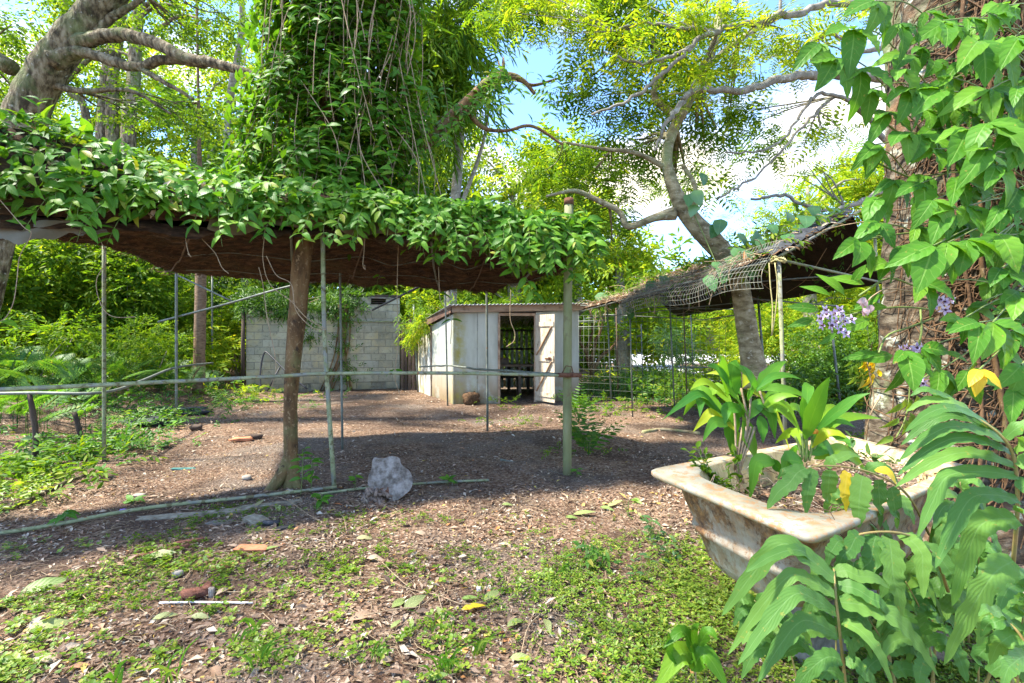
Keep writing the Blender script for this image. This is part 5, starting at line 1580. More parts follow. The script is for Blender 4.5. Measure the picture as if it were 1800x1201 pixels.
# ---- hanging creeper column round the upper trunk
t = thing('creeper', 'great curtain of creeper covering the trunk above the canopy', 'creeper', P(590, 300, 5.4))
ls = LeafSet(t, VL, M_VINE, VLF, 295); gs = Geo()
for k in range(720):
    a = R.uniform(-math.pi, .1) if R.random() < .8 else R.uniform(0, math.pi)
    z = R.uniform(3.2, 6.4)
    rad = .38 + .26 * R.random() + .08 * math.sin(z * 2.1) 
    c = A(-2.08 + .04 * (z - 3), 5.65, 0)
    p = c + A(math.cos(a) * rad * 1.15, math.sin(a) * rad * .8, z)
    out = A(math.cos(a), math.sin(a), .25)
    hanging_strand(ls, gs, p, R.uniform(.3, .8), size=.16, step=.075, out=out, sway=.16, tw=(0, .5), fz=(-.45, .5))
for k in range(60):       # foliage on the leaning limb to the right
    q = R.random()
    b = P(690 + 200 * q, 290 - 155 * q + R.uniform(-8, 8), 6.1 + .4 * q)
    hanging_strand(ls, gs, b + A(R.uniform(-.1, .1), R.uniform(-.15, .1), .05), R.uniform(.2, .6) * (1.15 - .5 * q), size=.13, step=.09, out=unit(A(.3, -1, .1)), sway=.1)
for k in range(22):      # lower right skirt of the column
    b = P(R.uniform(640, 780), R.uniform(120, 300), R.uniform(5.8, 6.4))
    hanging_strand(ls, gs, b, R.uniform(.3, .8), size=.13, step=.1, out=unit(A(.5, -1, .1)), sway=.12)
ls.build()
for k in range(46):
    a = R.uniform(-math.pi, 0); z = R.uniform(3.6, 6)
    p = A(-1.95 + math.cos(a) * .9, 5.65 + math.sin(a) * .75, z)
    q = p + A(R.uniform(-.4, .4), R.uniform(-.05, .05), -R.uniform(.6, 2.2)); q[2] = max(q[2], 2.95)
    tube(gs, spline(np.array([p, (p + q) / 2 + A(R.uniform(-.15, .15), -.05, 0), q]), 12), .005, 4, cap=False)
mk('shoots', gs, M_DRYVINE, t)['kind'] = 'stuff'
# dark mass of old stems inside the column
g = Geo()
for k in range(14):
    a = R.uniform(0, 6.28); r = R.uniform(.1, .42)
    p = A(-1.95 + math.cos(a) * r, 5.7 + math.sin(a) * r, 2.9)
    tube(g, spline(np.array([p, p + A(R.uniform(-.2, .2), R.uniform(-.2, .2), 1.6), p + A(R.uniform(-.2, .2), 0, 3.6)]), 10), .016, 5, cap=False)
foliage(g, [A(-1.95, 5.75, z) for z in np.linspace(3.1, 6.2, 7)], [A(.55, .45, .35)] * 7, [90] * 7, S_BROAD, .3, hang=.6)
tag(mk('inner_tangle', g, M_TREE_DARK, t), kind='stuff')

# ivy leaves round the limb tip
# ivy shoots silhouetted against the sky
t = thing('climbing_shoot', 'dark leafy shoots dangling against the blue sky from the leaning limb tip', 'vine shoot', P(960, 150, 6.4))
ls = LeafSet(t, VL, M_VINE, VLF); gs = Geo()
for (px, py, ln, sz) in ((905, 150, .5, .14), (920, 160, .35, .13), (945, 165, .75, .15), (985, 135, .8, .15), (1010, 165, .4, .12), (880, 150, .3, .13), (860, 150, .5, .14), (975, 140, .3, .12), (840, 165, .4, .13), (870, 130, .3, .13), (890, 128, .35, .12), (925, 140, .3, .13), (955, 140, .3, .12), (935, 218, .3, .12), (990, 250, .3, .12), (905, 228, .3, .12)):
    hanging_strand(ls, gs, P(px, py, 6.4), ln, size=sz, step=.15, out=A(.2, -1, 0), sway=.2)
ls.build(); mk('shoots', gs, M_STEM, t)['kind'] = 'stuff'

# round-leaved climber along the right roof
t = thing('round_leaf_climber', 'bluish round-leaved climber crawling over the right netting roof', 'creeper', P(1300, 460, 5.5))
RL = leaf_meshes('leaf', M_ROUND, 4, .75, 5, lambda t: np.sin(np.pi * np.clip(t, 0, 1) ** .7) ** .7 * (1 - .1 * t), (.05, .3), (.05, .2), .06)
ls = LeafSet(t, RL, M_ROUND, [RL[0][1]])
for (px, py, Y, sz) in ((1146, 500, 8, 30), (1166, 492, 8, 34), (1155, 505, 8, 26), (1238, 492, 6, 34), (1246, 470, 6, 28), (1268, 478, 5.9, 34), (1275, 460, 5.9, 26), (1283, 445, 5.8, 30), (1302, 448, 5.8, 34), (1262, 395, 6.2, 34), (1255, 405, 6.2, 26), (1330, 425, 5.8, 30), (1325, 430, 5.7, 28), (1370, 422, 5.6, 30), (1398, 405, 5.8, 30), (1405, 390, 5.9, 34), (1432, 385, 6.0, 30), (1345, 405, 5.9, 24), (1290, 420, 6, 24), (1228, 315, 6.2, 24), (1215, 345, 6.3, 30), (1205, 352, 6.3, 26), (1218, 370, 6.3, 24), (1110, 545, 9, 24), (1080, 530, 9.5, 24), (1050, 520, 10, 26), (1310, 478, 5.7, 24), (1420, 372, 6.1, 24), (1455, 375, 6.2, 26), (1380, 385, 6.0, 24), (1560, 400, 5.6, 40), (1548, 385, 5.8, 30), (1575, 420, 5.5, 34), (1545, 440, 5.4, 30)):
    ls.add(P(px, py, Y) + A(0, -.1, .05), A(R.uniform(-.6, .6), -.5, -R.uniform(.3, 1)), A(R.uniform(-.4, .4), -.8, R.uniform(.2, .9)), sz / F * Y * 1.12, 1)
ls.build()
g = Geo(); tube(g, spline(np.array([P(1050, 525, 10), P(1150, 498, 8), P(1260, 475, 5.9), P(1330, 430, 5.7), P(1400, 402, 5.9), P(1460, 375, 6.2)]), 40), .007, 5)
tube(g, spline(np.array([P(1262, 470, 5.9), P(1240, 420, 6.1), P(1222, 380, 6.2), P(1205, 340, 6.3), P(1225, 300, 6.3)]), 20), .007, 5)
mk('stem', g, M_STEM, t)
# leaf litter and green sprigs lying on the right roof
g = Geo(); n = 8000
u, v = rng.random(n), rng.random(n) ** .8
p = roofL(u, v * .98) + A(0, 0, .05) + rng.normal(0, .02, (n, 3))
nl = unit(np.tile(A(-.35, -.1, 1), (n, 1)) + rng.normal(0, .4, (n, 3)))
place(g, L6N, p, unit(rng.normal(0, 1, (n, 3)) * A(1, 1, .2)), nl, rng.uniform(.05, .14, n))
tag(mk('leaf_litter_on_roof', g, M_LITTER, None), 'brown dead leaves heaped on the right netting roof', 'leaf litter', kind='stuff')
g = Geo()
for k in range(200):
    a = roofL(np.array([R.random()]), np.array([R.random() ** 1.5]))[0] + A(0, 0, .05)
    b = a + A(R.uniform(-.4, .4), R.uniform(-.8, .8), R.uniform(-.05, .12))
    tube(g, spline(np.array([a, (a + b) / 2 + A(0, 0, R.uniform(0, .12)), b]), 6), R.uniform(.002, .005), 4, cap=False)
for k in range(40):
    a = cur(R.random() * .9, -.2)
    tube(g, spline(np.array([a, a + A(R.uniform(-.1, .1), 0, -.15), a + A(R.uniform(-.1, .1), 0, -R.uniform(.2, .45))]), 6), .005, 4, cap=False)
tag(mk('dry_stems_on_roof', g, M_DRYVINE, None), 'dry brown stems trailing over the right netting roof', 'dry stems', kind='stuff')
creeper('roof_creeper', 'green creeper sprigs along the crest of the right netting roof', lambda u, v: roofL(np.array([u]), np.array([max(0, 1 - v * .9)]))[0] + A(0, 0, .06), 260, S_BROAD, .22, M_TREE, hang=0, loc=mid0)
creeper('roof_creeper', 'dark dangling growth beneath the shade house gable', lambda u, v: roofR(np.array([u]), np.array([v]))[0] - A(0, 0, .02 + .3 * R.random()), 60, S_LANCE, .18, M_TREE_DARK, hang=1, loc=tie1)

# ---------------------------------------------------------------- big vine-clad trunk at the right
TX, TY = 3.50, 3.75
bt = thing('big_tree', 'massive lichened trunk at the right edge wrapped in brown vine roots', 'tree', (TX, TY, 0))
g = Geo()
zs = np.array([-.1, .15, .4, .8, 1.3, 2.0, 2.8, 3.6, 4.6, 6.0])
rs = np.array([.70, .66, .62, .59, .55, .51, .48, .46, .44, .40])
nn_ = 72
zz = np.linspace(-.1, 6, 150)
V = []; 
for z in zz:
    r0 = np.interp(z, zs, rs)
    for a in np.arange(nn_) / nn_ * 2 * math.pi:
        but = 1 + .13 * math.sin(a * 5 + .7) * math.exp(-max(z, 0) * 1.1) + .035 * math.sin(a * 7 + z * .6) + .02 * math.sin(a * 13 + 2)
        q = Vector((math.cos(a) * 2, math.sin(a) * 2, z * 1.6))
        rr = r0 * but * (1 + .06 * noise.fractal(q * 2.2, .8, 2, 4))
        V.append((TX + .03 * math.sin(z) + rr * math.cos(a), TY + rr * math.sin(a), z))
i = np.arange(len(zz) - 1)[:, None] * nn_; j = np.arange(nn_)[None, :]; jn = (j + 1) % nn_
g.add(np.array(V), np.stack([i + j, i + jn, i + nn_ + jn, i + nn_ + j], -1).reshape(-1, 4))
mk('trunk', g, M_LICHENBARK, bt)
g = Geo(); tube(g, spline(np.array([[TX - .2, TY, 5.2, .25], [TX - .6, TY + .2, 6.3, .18], [TX - 1.2, TY + .5, 7.5, .12]]), 10)[:, :3], np.linspace(.25, .12, 10), 12)
tube(g, [(TX + .1, TY, 5.5), (TX + .6, TY, 7.5)], [.3, .2], 12)
mk('limb', g, M_LICHENBARK, bt)
# vine roots on the trunk: a mass of fibres, and thick ones
def tsurf(a, z, off=.02):
    r0 = np.interp(z, zs, rs) * (1 + .13 * math.sin(a * 5 + .7) * math.exp(-max(z, 0) * 1.1) + .035 * math.sin(a * 7 + z * .6)) + off
    return A(TX + .03 * math.sin(z) + r0 * math.cos(a), TY + r0 * math.sin(a), z)
vt = thing('climbing_vine', 'broad trifoliate climber with large bright leaves clinging to the massive trunk', 'climber', (TX, TY - .6, 0))
g = Geo()
for k in range(1100):
    a0 = -math.pi / 2 + R.gauss(-.05, .6); z0 = R.uniform(.7, 4.6)
    pts = []
    a = a0; z = z0
    da = R.uniform(-.12, .12); dz = -R.uniform(.05, .16)
    if R.random() < .45: da = R.choice((-1, 1)) * R.uniform(.08, .22); dz = R.uniform(-.05, .05)
    for q in range(7):
        pts.append(tsurf(a, z, .015 + .03 * R.random())); a += da + R.uniform(-.05, .05); z += dz + R.uniform(-.03, .03)
    tube(g, spline(np.array(pts), 14), R.uniform(.0025, .006), 4, cap=False)
tag(mk('root_fibres', g, M_FIBRE, vt), kind='stuff')
for k in range(9):
    g = Geo()
    a0 = -math.pi / 2 + [-.75, -.5, -.3, -.1, .05, .2, .35, .5, .7][k]
    pts = [tsurf(a0 + .12 * math.sin(z * 1.7 + k), z, .03) for z in np.linspace(R.uniform(-.02, .9), 4.6, 12)]
    tube(g, spline(np.array(pts), 40), R.uniform(.010, .022), 7, bump=.2)
    mk('main_stem', g, [M_FIBRE, M_SMOOTHBARK][k % 2], vt)

IL = leaf_meshes('leaflet', M_IVY, 14, .44, 10, prof_leaf, (.05, .6), (.1, .45), .16)
IY = leaf_meshes('leaflet', M_YELLOW, 2, .5, 7, prof_ovate, (.2, .4), (.2, .35), .1)
def trio(px, py, Y, size, ang=None, yellow=False, stem_to=None, spread=1.0, par=None):
    """three drooping leaflets meeting at a petiole end; size in photo px"""
    par = par or vt
    p = P(px, py, Y)
    s = size / F * Y
    base_a = R.uniform(-.5, .5) if ang is None else ang
    ms = IY if yellow else IL
    for k, off in enumerate((-.75, 0, .75)):
        a = base_a + off * spread + R.uniform(-.15, .15)
        f = A(math.sin(a), -.35 + R.uniform(-.25, .2), -math.cos(a) * R.uniform(.6, 1))
        nn = A(R.uniform(-.3, .3) + .25 * math.sin(a), -.9, .55 + R.uniform(-.2, .5))
        inst('leaflet', ms[R.randrange(len(ms))][0], mat4(p, f, nn, s * (1 if k == 1 else .86) * R.uniform(.7, 1.15), R.uniform(.9, 1.15)), par)
    g = Geo()
    if stem_to is None:
        a = -math.pi / 2 + R.gauss((px - 1700) / 260., .15); q = tsurf(a, p[2] + R.uniform(-.1, .35))
    else:
        q = P(*stem_to)
    tube(g, spline(np.array([p, (p + q) / 2 + A(0, 0, .06), q]), 8), .004, 5, cap=False)
    mk('petiole', g, M_STEM, par)
# the leaves one can place in the photo (px, py, depth, size px, lean)
T3 = [(1500, 60, 2.7, 85, -.4), (1540, 10, 2.7, 90, -.3), (1580, 50, 2.7, 70, .1), (1440, 85, 2.8, 75, -.1), (1470, 110, 2.7, 80, -.6), (1510, 130, 2.7, 75, 0), (1595, 105, 2.8, 70, -.8),
      (1530, 165, 2.8, 60, -.3), (1580, 130, 2.7, 65, .3), (1605, 165, 2.7, 70, -.6), (1560, 205, 2.8, 62, -.5), (1590, 240, 2.7, 70, -.2), (1540, 262, 2.8, 62, -.3), (1620, 245, 2.7, 60, .3),
      (1660, 50, 2.7, 70, -.4), (1700, 40, 2.7, 60, .4), (1735, 30, 2.7, 70, .8), (1665, 140, 2.7, 55, -.6), (1720, 80, 2.6, 85, -.1), (1750, 85, 2.6, 90, .5), (1790, 75, 2.5, 80, .2),
      (1650, 165, 2.7, 80, -.8), (1735, 165, 2.6, 85, -.4), (1745, 165, 2.6, 80, .5), (1790, 160, 2.5, 80, 0), (1700, 235, 2.6, 90, -.5), (1735, 225, 2.5, 95, .2), (1795, 240, 2.5, 80, -.3),
      (1620, 330, 2.7, 62, -.2), (1570, 325, 2.8, 60, -.4), (1640, 360, 2.6, 62, .2), (1680, 320, 2.6, 70, .3), (1750, 300, 2.5, 75, .1), (1780, 260, 2.5, 80, .6), (1735, 270, 2.5, 70, -.8),
      (1530, 270, 2.9, 60, -.2), (1545, 400, 2.7, 70, -.5), (1510, 430, 2.7, 70, -.3), (1585, 440, 2.7, 62, .1), (1640, 440, 2.5, 85, -.6), (1665, 435, 2.5, 80, .2), (1700, 430, 2.5, 70, .5), (1755, 420, 2.5, 85, .1), (1790, 420, 2.5, 85, .5),
      (1545, 355, 2.8, 58, -.2), (1620, 505, 2.6, 75, .1), (1760, 480, 2.5, 60, -.3), (1720, 575, 2.4, 80, -.5), (1745, 575, 2.4, 85, .4), (1690, 570, 2.5, 60, -.9), (1780, 590, 2.5, 70, .5),
      (1590, 625, 2.6, 65, -.2), (1620, 620, 2.6, 60, .7), (1650, 660, 2.7, 58, .2), (1700, 660, 2.7, 55, 0), (1780, 690, 2.4, 70, .2), (1795, 650, 2.4, 70, -.3), (1560, 470, 2.9, 55, -.6), (1790, 340, 2.5, 70, .1), (1640, 270, 2.7, 60, -.2),
      (1660, 380, 2.6, 60, -.7), (1790, 520, 2.5, 70, -.5), (1700, 370, 2.6, 66, .3), (1760, 370, 2.5, 62, -.2), (1610, 405, 2.7, 55, .2)]
for (px, py, Y, sz, lean) in T3:
    far = px < 1600
    trio(px, py - 8, Y, sz * 1.05, lean, stem_to=(min(px + R.uniform(60, 120), 1640), py + R.uniform(0, 50), 3.25) if far else None)
for k in range(80):
    px = R.uniform(1615, 1800); py = R.uniform(10, 640)
    if abs(px - 1640) < 40 and 440 < py: continue
    trio(px, py, R.uniform(2.75, 3.05), R.uniform(40, 64), R.uniform(-.9, .9))
trio(1721, 650, 2.3, 66, -.15, True)
trio(1604, 470, 2.75, 42, .6, True)
g = Geo()
for pts in (((1640, 90), (1560, 110), (1500, 125), (1440, 140)), ((1640, 260), (1590, 240), (1540, 200), (1510, 140)), ((1640, 420), (1600, 410), (1530, 420), (1490, 425)), ((1640, 330), (1570, 300), (1530, 280))):
    tube(g, spline(np.array([P(a, b, 3.2 - .15 * i) for i, (a, b) in enumerate(pts)]), 16), .006, 6)
tag(mk('runner', g, M_STEM, vt), kind='stuff')

# ---------------------------------------------------------------- orchid
oc = thing('orchid', 'orchid on the massive trunk with pale lilac dark-eyed flower clusters', 'orchid', P(1600, 560, 3.1))
pet = leaf_tpl(.62, 4, .1, .15, prof_ovate)
def flower_mesh():
    g = Geo()
    for k in range(5):
        a = k * 2 * math.pi / 5 + .3
        place(g, pet, [A(math.sin(a) * .08, 0, math.cos(a) * .08)], A(math.sin(a), -.25, math.cos(a)), A(0, -1, 0), [.46])
    a = np.linspace(0, 2 * np.pi, 11)[:-1]
    return g
def blob(g, c, r, n=6, m=8, sq=(1, 1, 1), mi=0):
    th = np.linspace(.01, np.pi - .01, n)
    c = np.asarray(c, float)
    V = np.array([[math.sin(t_) * math.cos(p_) * sq[0], math.sin(t_) * math.sin(p_) * sq[1], math.cos(t_) * sq[2]] for t_ in th for p_ in np.arange(m) / m * 2 * np.pi]) * r + c
    i = np.arange(n - 1)[:, None] * m; j = np.arange(m)[None, :]; jn = (j + 1) % m
    g.add(V, np.stack([i + j, i + m + j, i + m + jn, i + jn], -1).reshape(-1, 4), None, None, mi)
fg = flower_mesh(); FM = mesh('flower', fg, M_PETAL)
lip = Geo()
lt = leaf_tpl(1.1, 4, .5, -.1, lambda t: np.sin(np.pi * np.clip(t, 0, 1) ** .55) ** .6)
place(lip, lt, [A(0, -.03, .05)], A(0, -.75, -.7), A(0, -.8, .7), [.4])
LM = mesh('lip', lip, M_PETAL)
eye = Geo(); blob(eye, (0, -.15, .0), .13, 6, 9); EM = mesh('eye', eye, M_EYE)
cl_ = [(1440, 560), (1452, 553), (1465, 552), (1478, 555), (1468, 566), (1482, 565), (1496, 562), (1460, 572), (1475, 545), (1443, 572), (1486, 586), (1477, 580), (1450, 545),
       (1644, 536), (1658, 531), (1670, 527), (1661, 545), (1652, 527), (1582, 615), (1592, 612), (1605, 620), (1618, 612), (1628, 618), (1588, 632), (1634, 610), (1611, 611), (1616, 668), (1622, 674)]
for px, py in cl_:
    Y = 2.75 if px < 1520 else 2.7
    s = 17 / F * Y
    M4 = np.eye(4)
    ry, rz = R.uniform(-.5, .5), R.uniform(-.5, .5)
    rot = np.array((Matrix.Rotation(rz, 3, 'Z') @ Matrix.Rotation(ry, 3, 'Y') @ Matrix.Rotation(R.uniform(-.3, .3), 3, 'X')))
    M4[:3, :3] = rot * s * 1.15; M4[:3, 3] = P(px, py, Y)
    f = inst('flower', FM, M4, oc)
    for nm, me in (('lip', LM), ('eye', EM)):
        o = bpy.data.objects.new(nm, me); col.objects.link(o); o.parent = f
OL = leaf_meshes('leaf', M_IVY, 3, .26, 5, prof_lance, (.1, .4), (.1, .3), .05)
for k, (px, py, sz, a) in enumerate(((1440, 545, 60, -1.7), (1460, 520, 55, -2.0), (1485, 520, 60, -2.4), (1500, 545, 60, 2.2), (1470, 585, 40, -1), (1430, 560, 45, -1.3), (1530, 560, 60, -1.2), (1540, 620, 60, -1.45), (1590, 640, 60, -.4), (1570, 625, 70, -1.5), (1655, 620, 55, 1.4), (1520, 500, 60, -1.9), (1495, 500, 45, 2.6), (1560, 540, 60, -1.6))):
    inst('leaf', OL[k % 3][0], mat4(P(px, py, 2.85), A(math.sin(a), -.2, -math.cos(a)), A(.2, -1, .6), sz / F * 2.85, 1.2), oc)
for pts in (((1640, 545), (1590, 540), (1530, 545), (1470, 560)), ((1640, 560), (1600, 575), (1560, 590), (1545, 620)), ((1650, 520), (1600, 500), (1560, 490), (1510, 520)), ((1618, 545), (1620, 580), (1614, 610)), ((1640, 600), (1650, 640), (1620, 668))):
    g = Geo(); tube(g, spline(np.array([P(a, b, 3.15 - .12 * i) for i, (a, b) in enumerate(pts)]), 12), .006, 6)
    mk('cane', g, M_STEM, oc)
# pale pink buds
bd = thing('orchid', 'pale pink drooping orchid buds left of the massive trunk', 'orchid', P(1525, 530, 2.8))
g = Geo(); tube(g, spline(np.array([P(1600, 512, 3.1), P(1560, 508, 2.9), P(1535, 520, 2.8), P(1525, 530, 2.8)]), 10), .004, 5)
mk('cane', g, M_DRYVINE, bd)
bm = Geo(); place(bm, pet, [A(0, 0, 0)] * 4, np.array([A(.25, 0, -1), A(-.25, .1, -1), A(0, -.3, -1), A(.1, .3, -1)]), A(0, -1, .1), [1, 1, .9, .9]); BM_ = mesh('bud', bm, M_PINK)
for px, py, a in ((1518, 527, -.3), (1524, 540, .1), (1534, 536, .5), (1517, 542, -.6), (1522, 524, .8)):
    M4 = np.eye(4); M4[:3, :3] = np.array(Matrix.Rotation(a, 3, 'Y')) * .055; M4[:3, 3] = P(px, py, 2.8)
    inst('bud', BM_, M4, bd)
# wilted yellow spray and small yellow-green pairs on the trunk
ws = thing('wilted_shoot', 'wilted yellow-green leaf bunch left of the massive trunk base', 'vine shoot', P(1520, 640, 3.0))
YL = leaf_meshes('leaf', M_YELLOW, 2, .4, 4, prof_ovate, (.5, .9), (.3, .6), .2); GL = leaf_meshes('leaf', M_COVER, 3, .4, 4, prof_ovate, (.5, .9), (.3, .6), .2)
for k in range(34):
    px = 1521 + R.gauss(0, 10); py = R.uniform(628, 668)
    ms = YL if px > 1519 else GL
    inst('leaf', ms[k % 2][0], mat4(P(px, py, 3.0), A(R.uniform(-.4, .4), R.uniform(-.3, .3), -1), A(R.uniform(-1, 1), -1, .2), 22 / F * 3, .8), ws)
g = Geo(); tube(g, spline(np.array([P(1522, 625, 3.0), P(1531, 670, 3.0), P(1536, 700, 3.0), P(1532, 720, 3.0)]), 10), .004, 5); tube(g, spline(np.array([P(1548, 697, 3.0), P(1532, 725, 3.0), P(1520, 765, 3.1)]), 10), .0045, 5)
mk('stem', g, M_DRYVINE, ws)
yg = thing('climbing_shoot', 'paired yellow-green leaves low on the left flank of the massive trunk', 'vine shoot', P(1590, 700, 2.95))
for px, py, a in ((1592, 700, -.2), (1598, 700, .2), (1611, 695, 0), (1586, 708, -.7), (1592, 738, 0), (1580, 735, -.8), (1570, 768, -1.2), (1600, 725, .1), (1650, 640, 0), (1712, 632, -.1)):
    inst('leaf', GL[R.randrange(3)][0], mat4(P(px, py, 2.95), A(math.sin(a), -.15, -math.cos(a)), A(.1, -1, .3), 30 / F * 2.95, 1.0), yg)
g = Geo(); tube(g, spline(np.array([P(1600, 640, 3.0), P(1598, 700, 3.0), P(1590, 740, 3.0), P(1575, 770, 3.0)]), 14), .004, 5)
mk('stem', g, M_STEM, yg)

# ---------------------------------------------------------------- old bath
TA, TB, TC, TD = A(.70, 2.48, 0), A(1.02, 1.64, 0), A(2.41, 2.53, 0), A(2.30, 3.36, 0)
TZ = .82
tub = thing('bathtub', 'rusty old cream bathtub raised on blocks and planted with leafy canes', 'bathtub', (TA + TB + TC + TD) / 4)
def tmap(u, v, z):       # u along the length -1..1, v across -1..1 (front side = -1)
    a = (u + 1) / 2; b = (v + 1) / 2
    f = TB * (1 - a) + TC * a; k = TA * (1 - a) + TD * a
    p = f * (1 - b) + k * b
    return A(p[0], p[1], z)
def ring(su, sv, e, z, n=128, cu=0.0, cv=0.0):
    out = []
    for t in np.arange(n) / n * 2 * math.pi:
        c, s_ = math.cos(t), math.sin(t)
        u = math.copysign(abs(c) ** (2 / e), c) * su + cu; v = math.copysign(abs(s_) ** (2 / e), s_) * sv + cv
        out.append(tmap(u, v, z))
    return np.array(out)
def loft(g, rings, mi=0, close=False):
    n = len(rings[0]); V = np.vstack(rings)
    i = np.arange(len(rings) - 1)[:, None] * n; j = np.arange(n)[None, :]; jn = (j + 1) % n
    Q = np.stack([i + j, i + jn, i + n + jn, i + n + j], -1).reshape(-1, 4)
    g.add(V, Q, None, None, mi)
    if close:
        c = rings[-1].mean(0); k = len(V)
        g.add(np.vstack([rings[-1], c]), None, [(n, a, (a + 1) % n) for a in range(n)], None, mi)
g = Geo()
loft(g, [ring(.95, .92, 7, TZ - .03), ring(.93, .90, 6, TZ - .06), ring(.90, .85, 5.5, TZ - .15), ring(.87, .80, 5, TZ - .22), ring(.885, .815, 5, TZ - .235), ring(.88, .81, 5, TZ - .255), ring(.85, .77, 5, TZ - .275), ring(.81, .71, 4.5, TZ - .38), ring(.77, .65, 4, TZ - .43), ring(.68, .55, 3.5, TZ - .455), ring(.5, .35, 3, TZ - .46)], close=True)
mk('body', g, M_TUB, tub)
g = Geo()
loft(g, [ring(.93, .88, 8, TZ - .03), ring(1.0, 1.0, 22, TZ - .032), ring(1.01, 1.02, 22, TZ - .022), ring(1.01, 1.02, 22, TZ - .006), ring(1.0, 1.0, 22, TZ), ring(.95, .92, 8, TZ - .003), ring(.89, .885, 4.4, TZ - .002, cu=.055), ring(.88, .87, 4.2, TZ - .012, cu=.055)])
mk('rim', g, M_RIM, tub)
g = Geo()
loft(g, [ring(.88, .87, 4.2, TZ - .012, cu=.055), ring(.86, .83, 3.8, TZ - .06, cu=.05), ring(.82, .74, 3.3, TZ - .2, cu=.02), ring(.76, .64, 3, TZ - .3, cu=.01), ring(.6, .5, 3, TZ - .36)], close=True)
mk('basin', g, M_TUBIN, tub)
g = Geo()
def soilfn(u, v):
    sh_ = u.shape; out = []
    for a, b in zip(u.ravel(), v.ravel()):
        r = math.sqrt(a); t = b * 2 * math.pi
        uu = math.copysign(abs(math.cos(t)) ** .55, math.cos(t)) * .80 * r; vv = math.copysign(abs(math.sin(t)) ** .55, math.sin(t)) * .70 * r
        z = TZ - .17 + .10 * max(0, uu + .1) + .02 * noise.noise(Vector((uu * 6, vv * 6, 1)))
        out.append(tmap(uu, vv, z))
    return np.array(out).reshape(*sh_, 3)
grid(g, soilfn, 16, 48)
mk('soil', g, M_SOIL, tub)
g = Geo(); n = 900
pp = np.array([tmap(R.uniform(-.6, .82), R.uniform(-.7, .7), 0) for _ in range(n)]); pp[:, 2] = TZ - .15 + .10 * np.clip((pp[:, 0] - 1.5) / .9 + .1, 0, 1) + rng.uniform(0, .025, n)
place(g, L6N, pp, unit(rng.normal(0, 1, (n, 3)) * A(1, 1, .25)), unit(A(0, 0, 1) + rng.normal(0, .4, (n, 3))), rng.uniform(.02, .07, n))
for k in range(260):
    a = tmap(R.uniform(-.75, .85), R.uniform(-.98, .8), TZ - R.uniform(.0, .12)); b = a + A(R.uniform(-.12, .12), R.uniform(-.08, .08), R.uniform(-.04, .05))
    tube(g, [a, (a + b) / 2 + A(0, 0, .02), b], .0018, 3, cap=False)
tag(mk('leaf_litter', g, M_LITTER, tub), kind='stuff')
for lab, (x, y), mt_ in (('grey broken concrete block under the near side of the bathtub', (1.42, 2.3), M_CONC), ('concrete block under the far right end of the bathtub', (2.0, 2.75), M_CONC)):
    g = Geo(); box(g, (x, y, .17), .3, .2, .36, .5, jit=.008)
    o = mk('concrete_block', g, mt_, origin=(x, y, 0), smooth=False)
    tag(o, lab, 'block')
    b_ = o.modifiers.new('bevel', 'BEVEL'); b_.width = .012; b_.segments = 2

# ---------------------------------------------------------------- curved blades: broad leaves and fern lobes
def blade(pts, w, nrm, prof=prof_lance, fold=.3, wave=0.0, k=10, wn=7, seed=0):
    s = spline(np.array(pts), k + 1)
    t = np.linspace(0, 1, k + 1)
    tan = unit(np.gradient(s, axis=0))
    nrm = np.asarray(nrm, float)
    side = unit(np.cross(tan, nrm))
    up = unit(np.cross(side, tan))
    hw = prof(t) * w / 2
    wl = 1 + wave * np.sin(t * wn * 6.28 + seed); wr = 1 + wave * np.sin(t * wn * 6.28 + seed + 1.5)
    zl = wave * np.cos(t * wn * 6.28 + seed * 2); zr = wave * np.cos(t * wn * 6.28 + seed * 3 + 2)
    Lp = s - side * (hw * wl)[:, None] + up * (hw * (fold + zl))[:, None]
    Rp = s + side * (hw * wr)[:, None] + up * (hw * (fold + zr))[:, None]
    V = np.stack([Lp, s, Rp], 1).reshape(-1, 3)
    U = np.stack([np.tile([0, .5, 1], k + 1), np.repeat(t, 3)], 1)
    Q = []
    for i in range(k):
        a = i * 3
        Q += [(a, a + 1, a + 4, a + 3), (a + 1, a + 2, a + 5, a + 4)]
    return V, Q, U

def prof_blunt(t):
    return np.minimum(1, 2.6 * t + .55) * np.clip((1 - t) * 3.2, 0, 1) ** .6 * (1 - .25 * t)

def C3(c): return (1130 + c[0] / 4, 600 + c[1] / 4)
def C8(c): return (1200 + c[0] / 3, 800 + c[1] / 3)

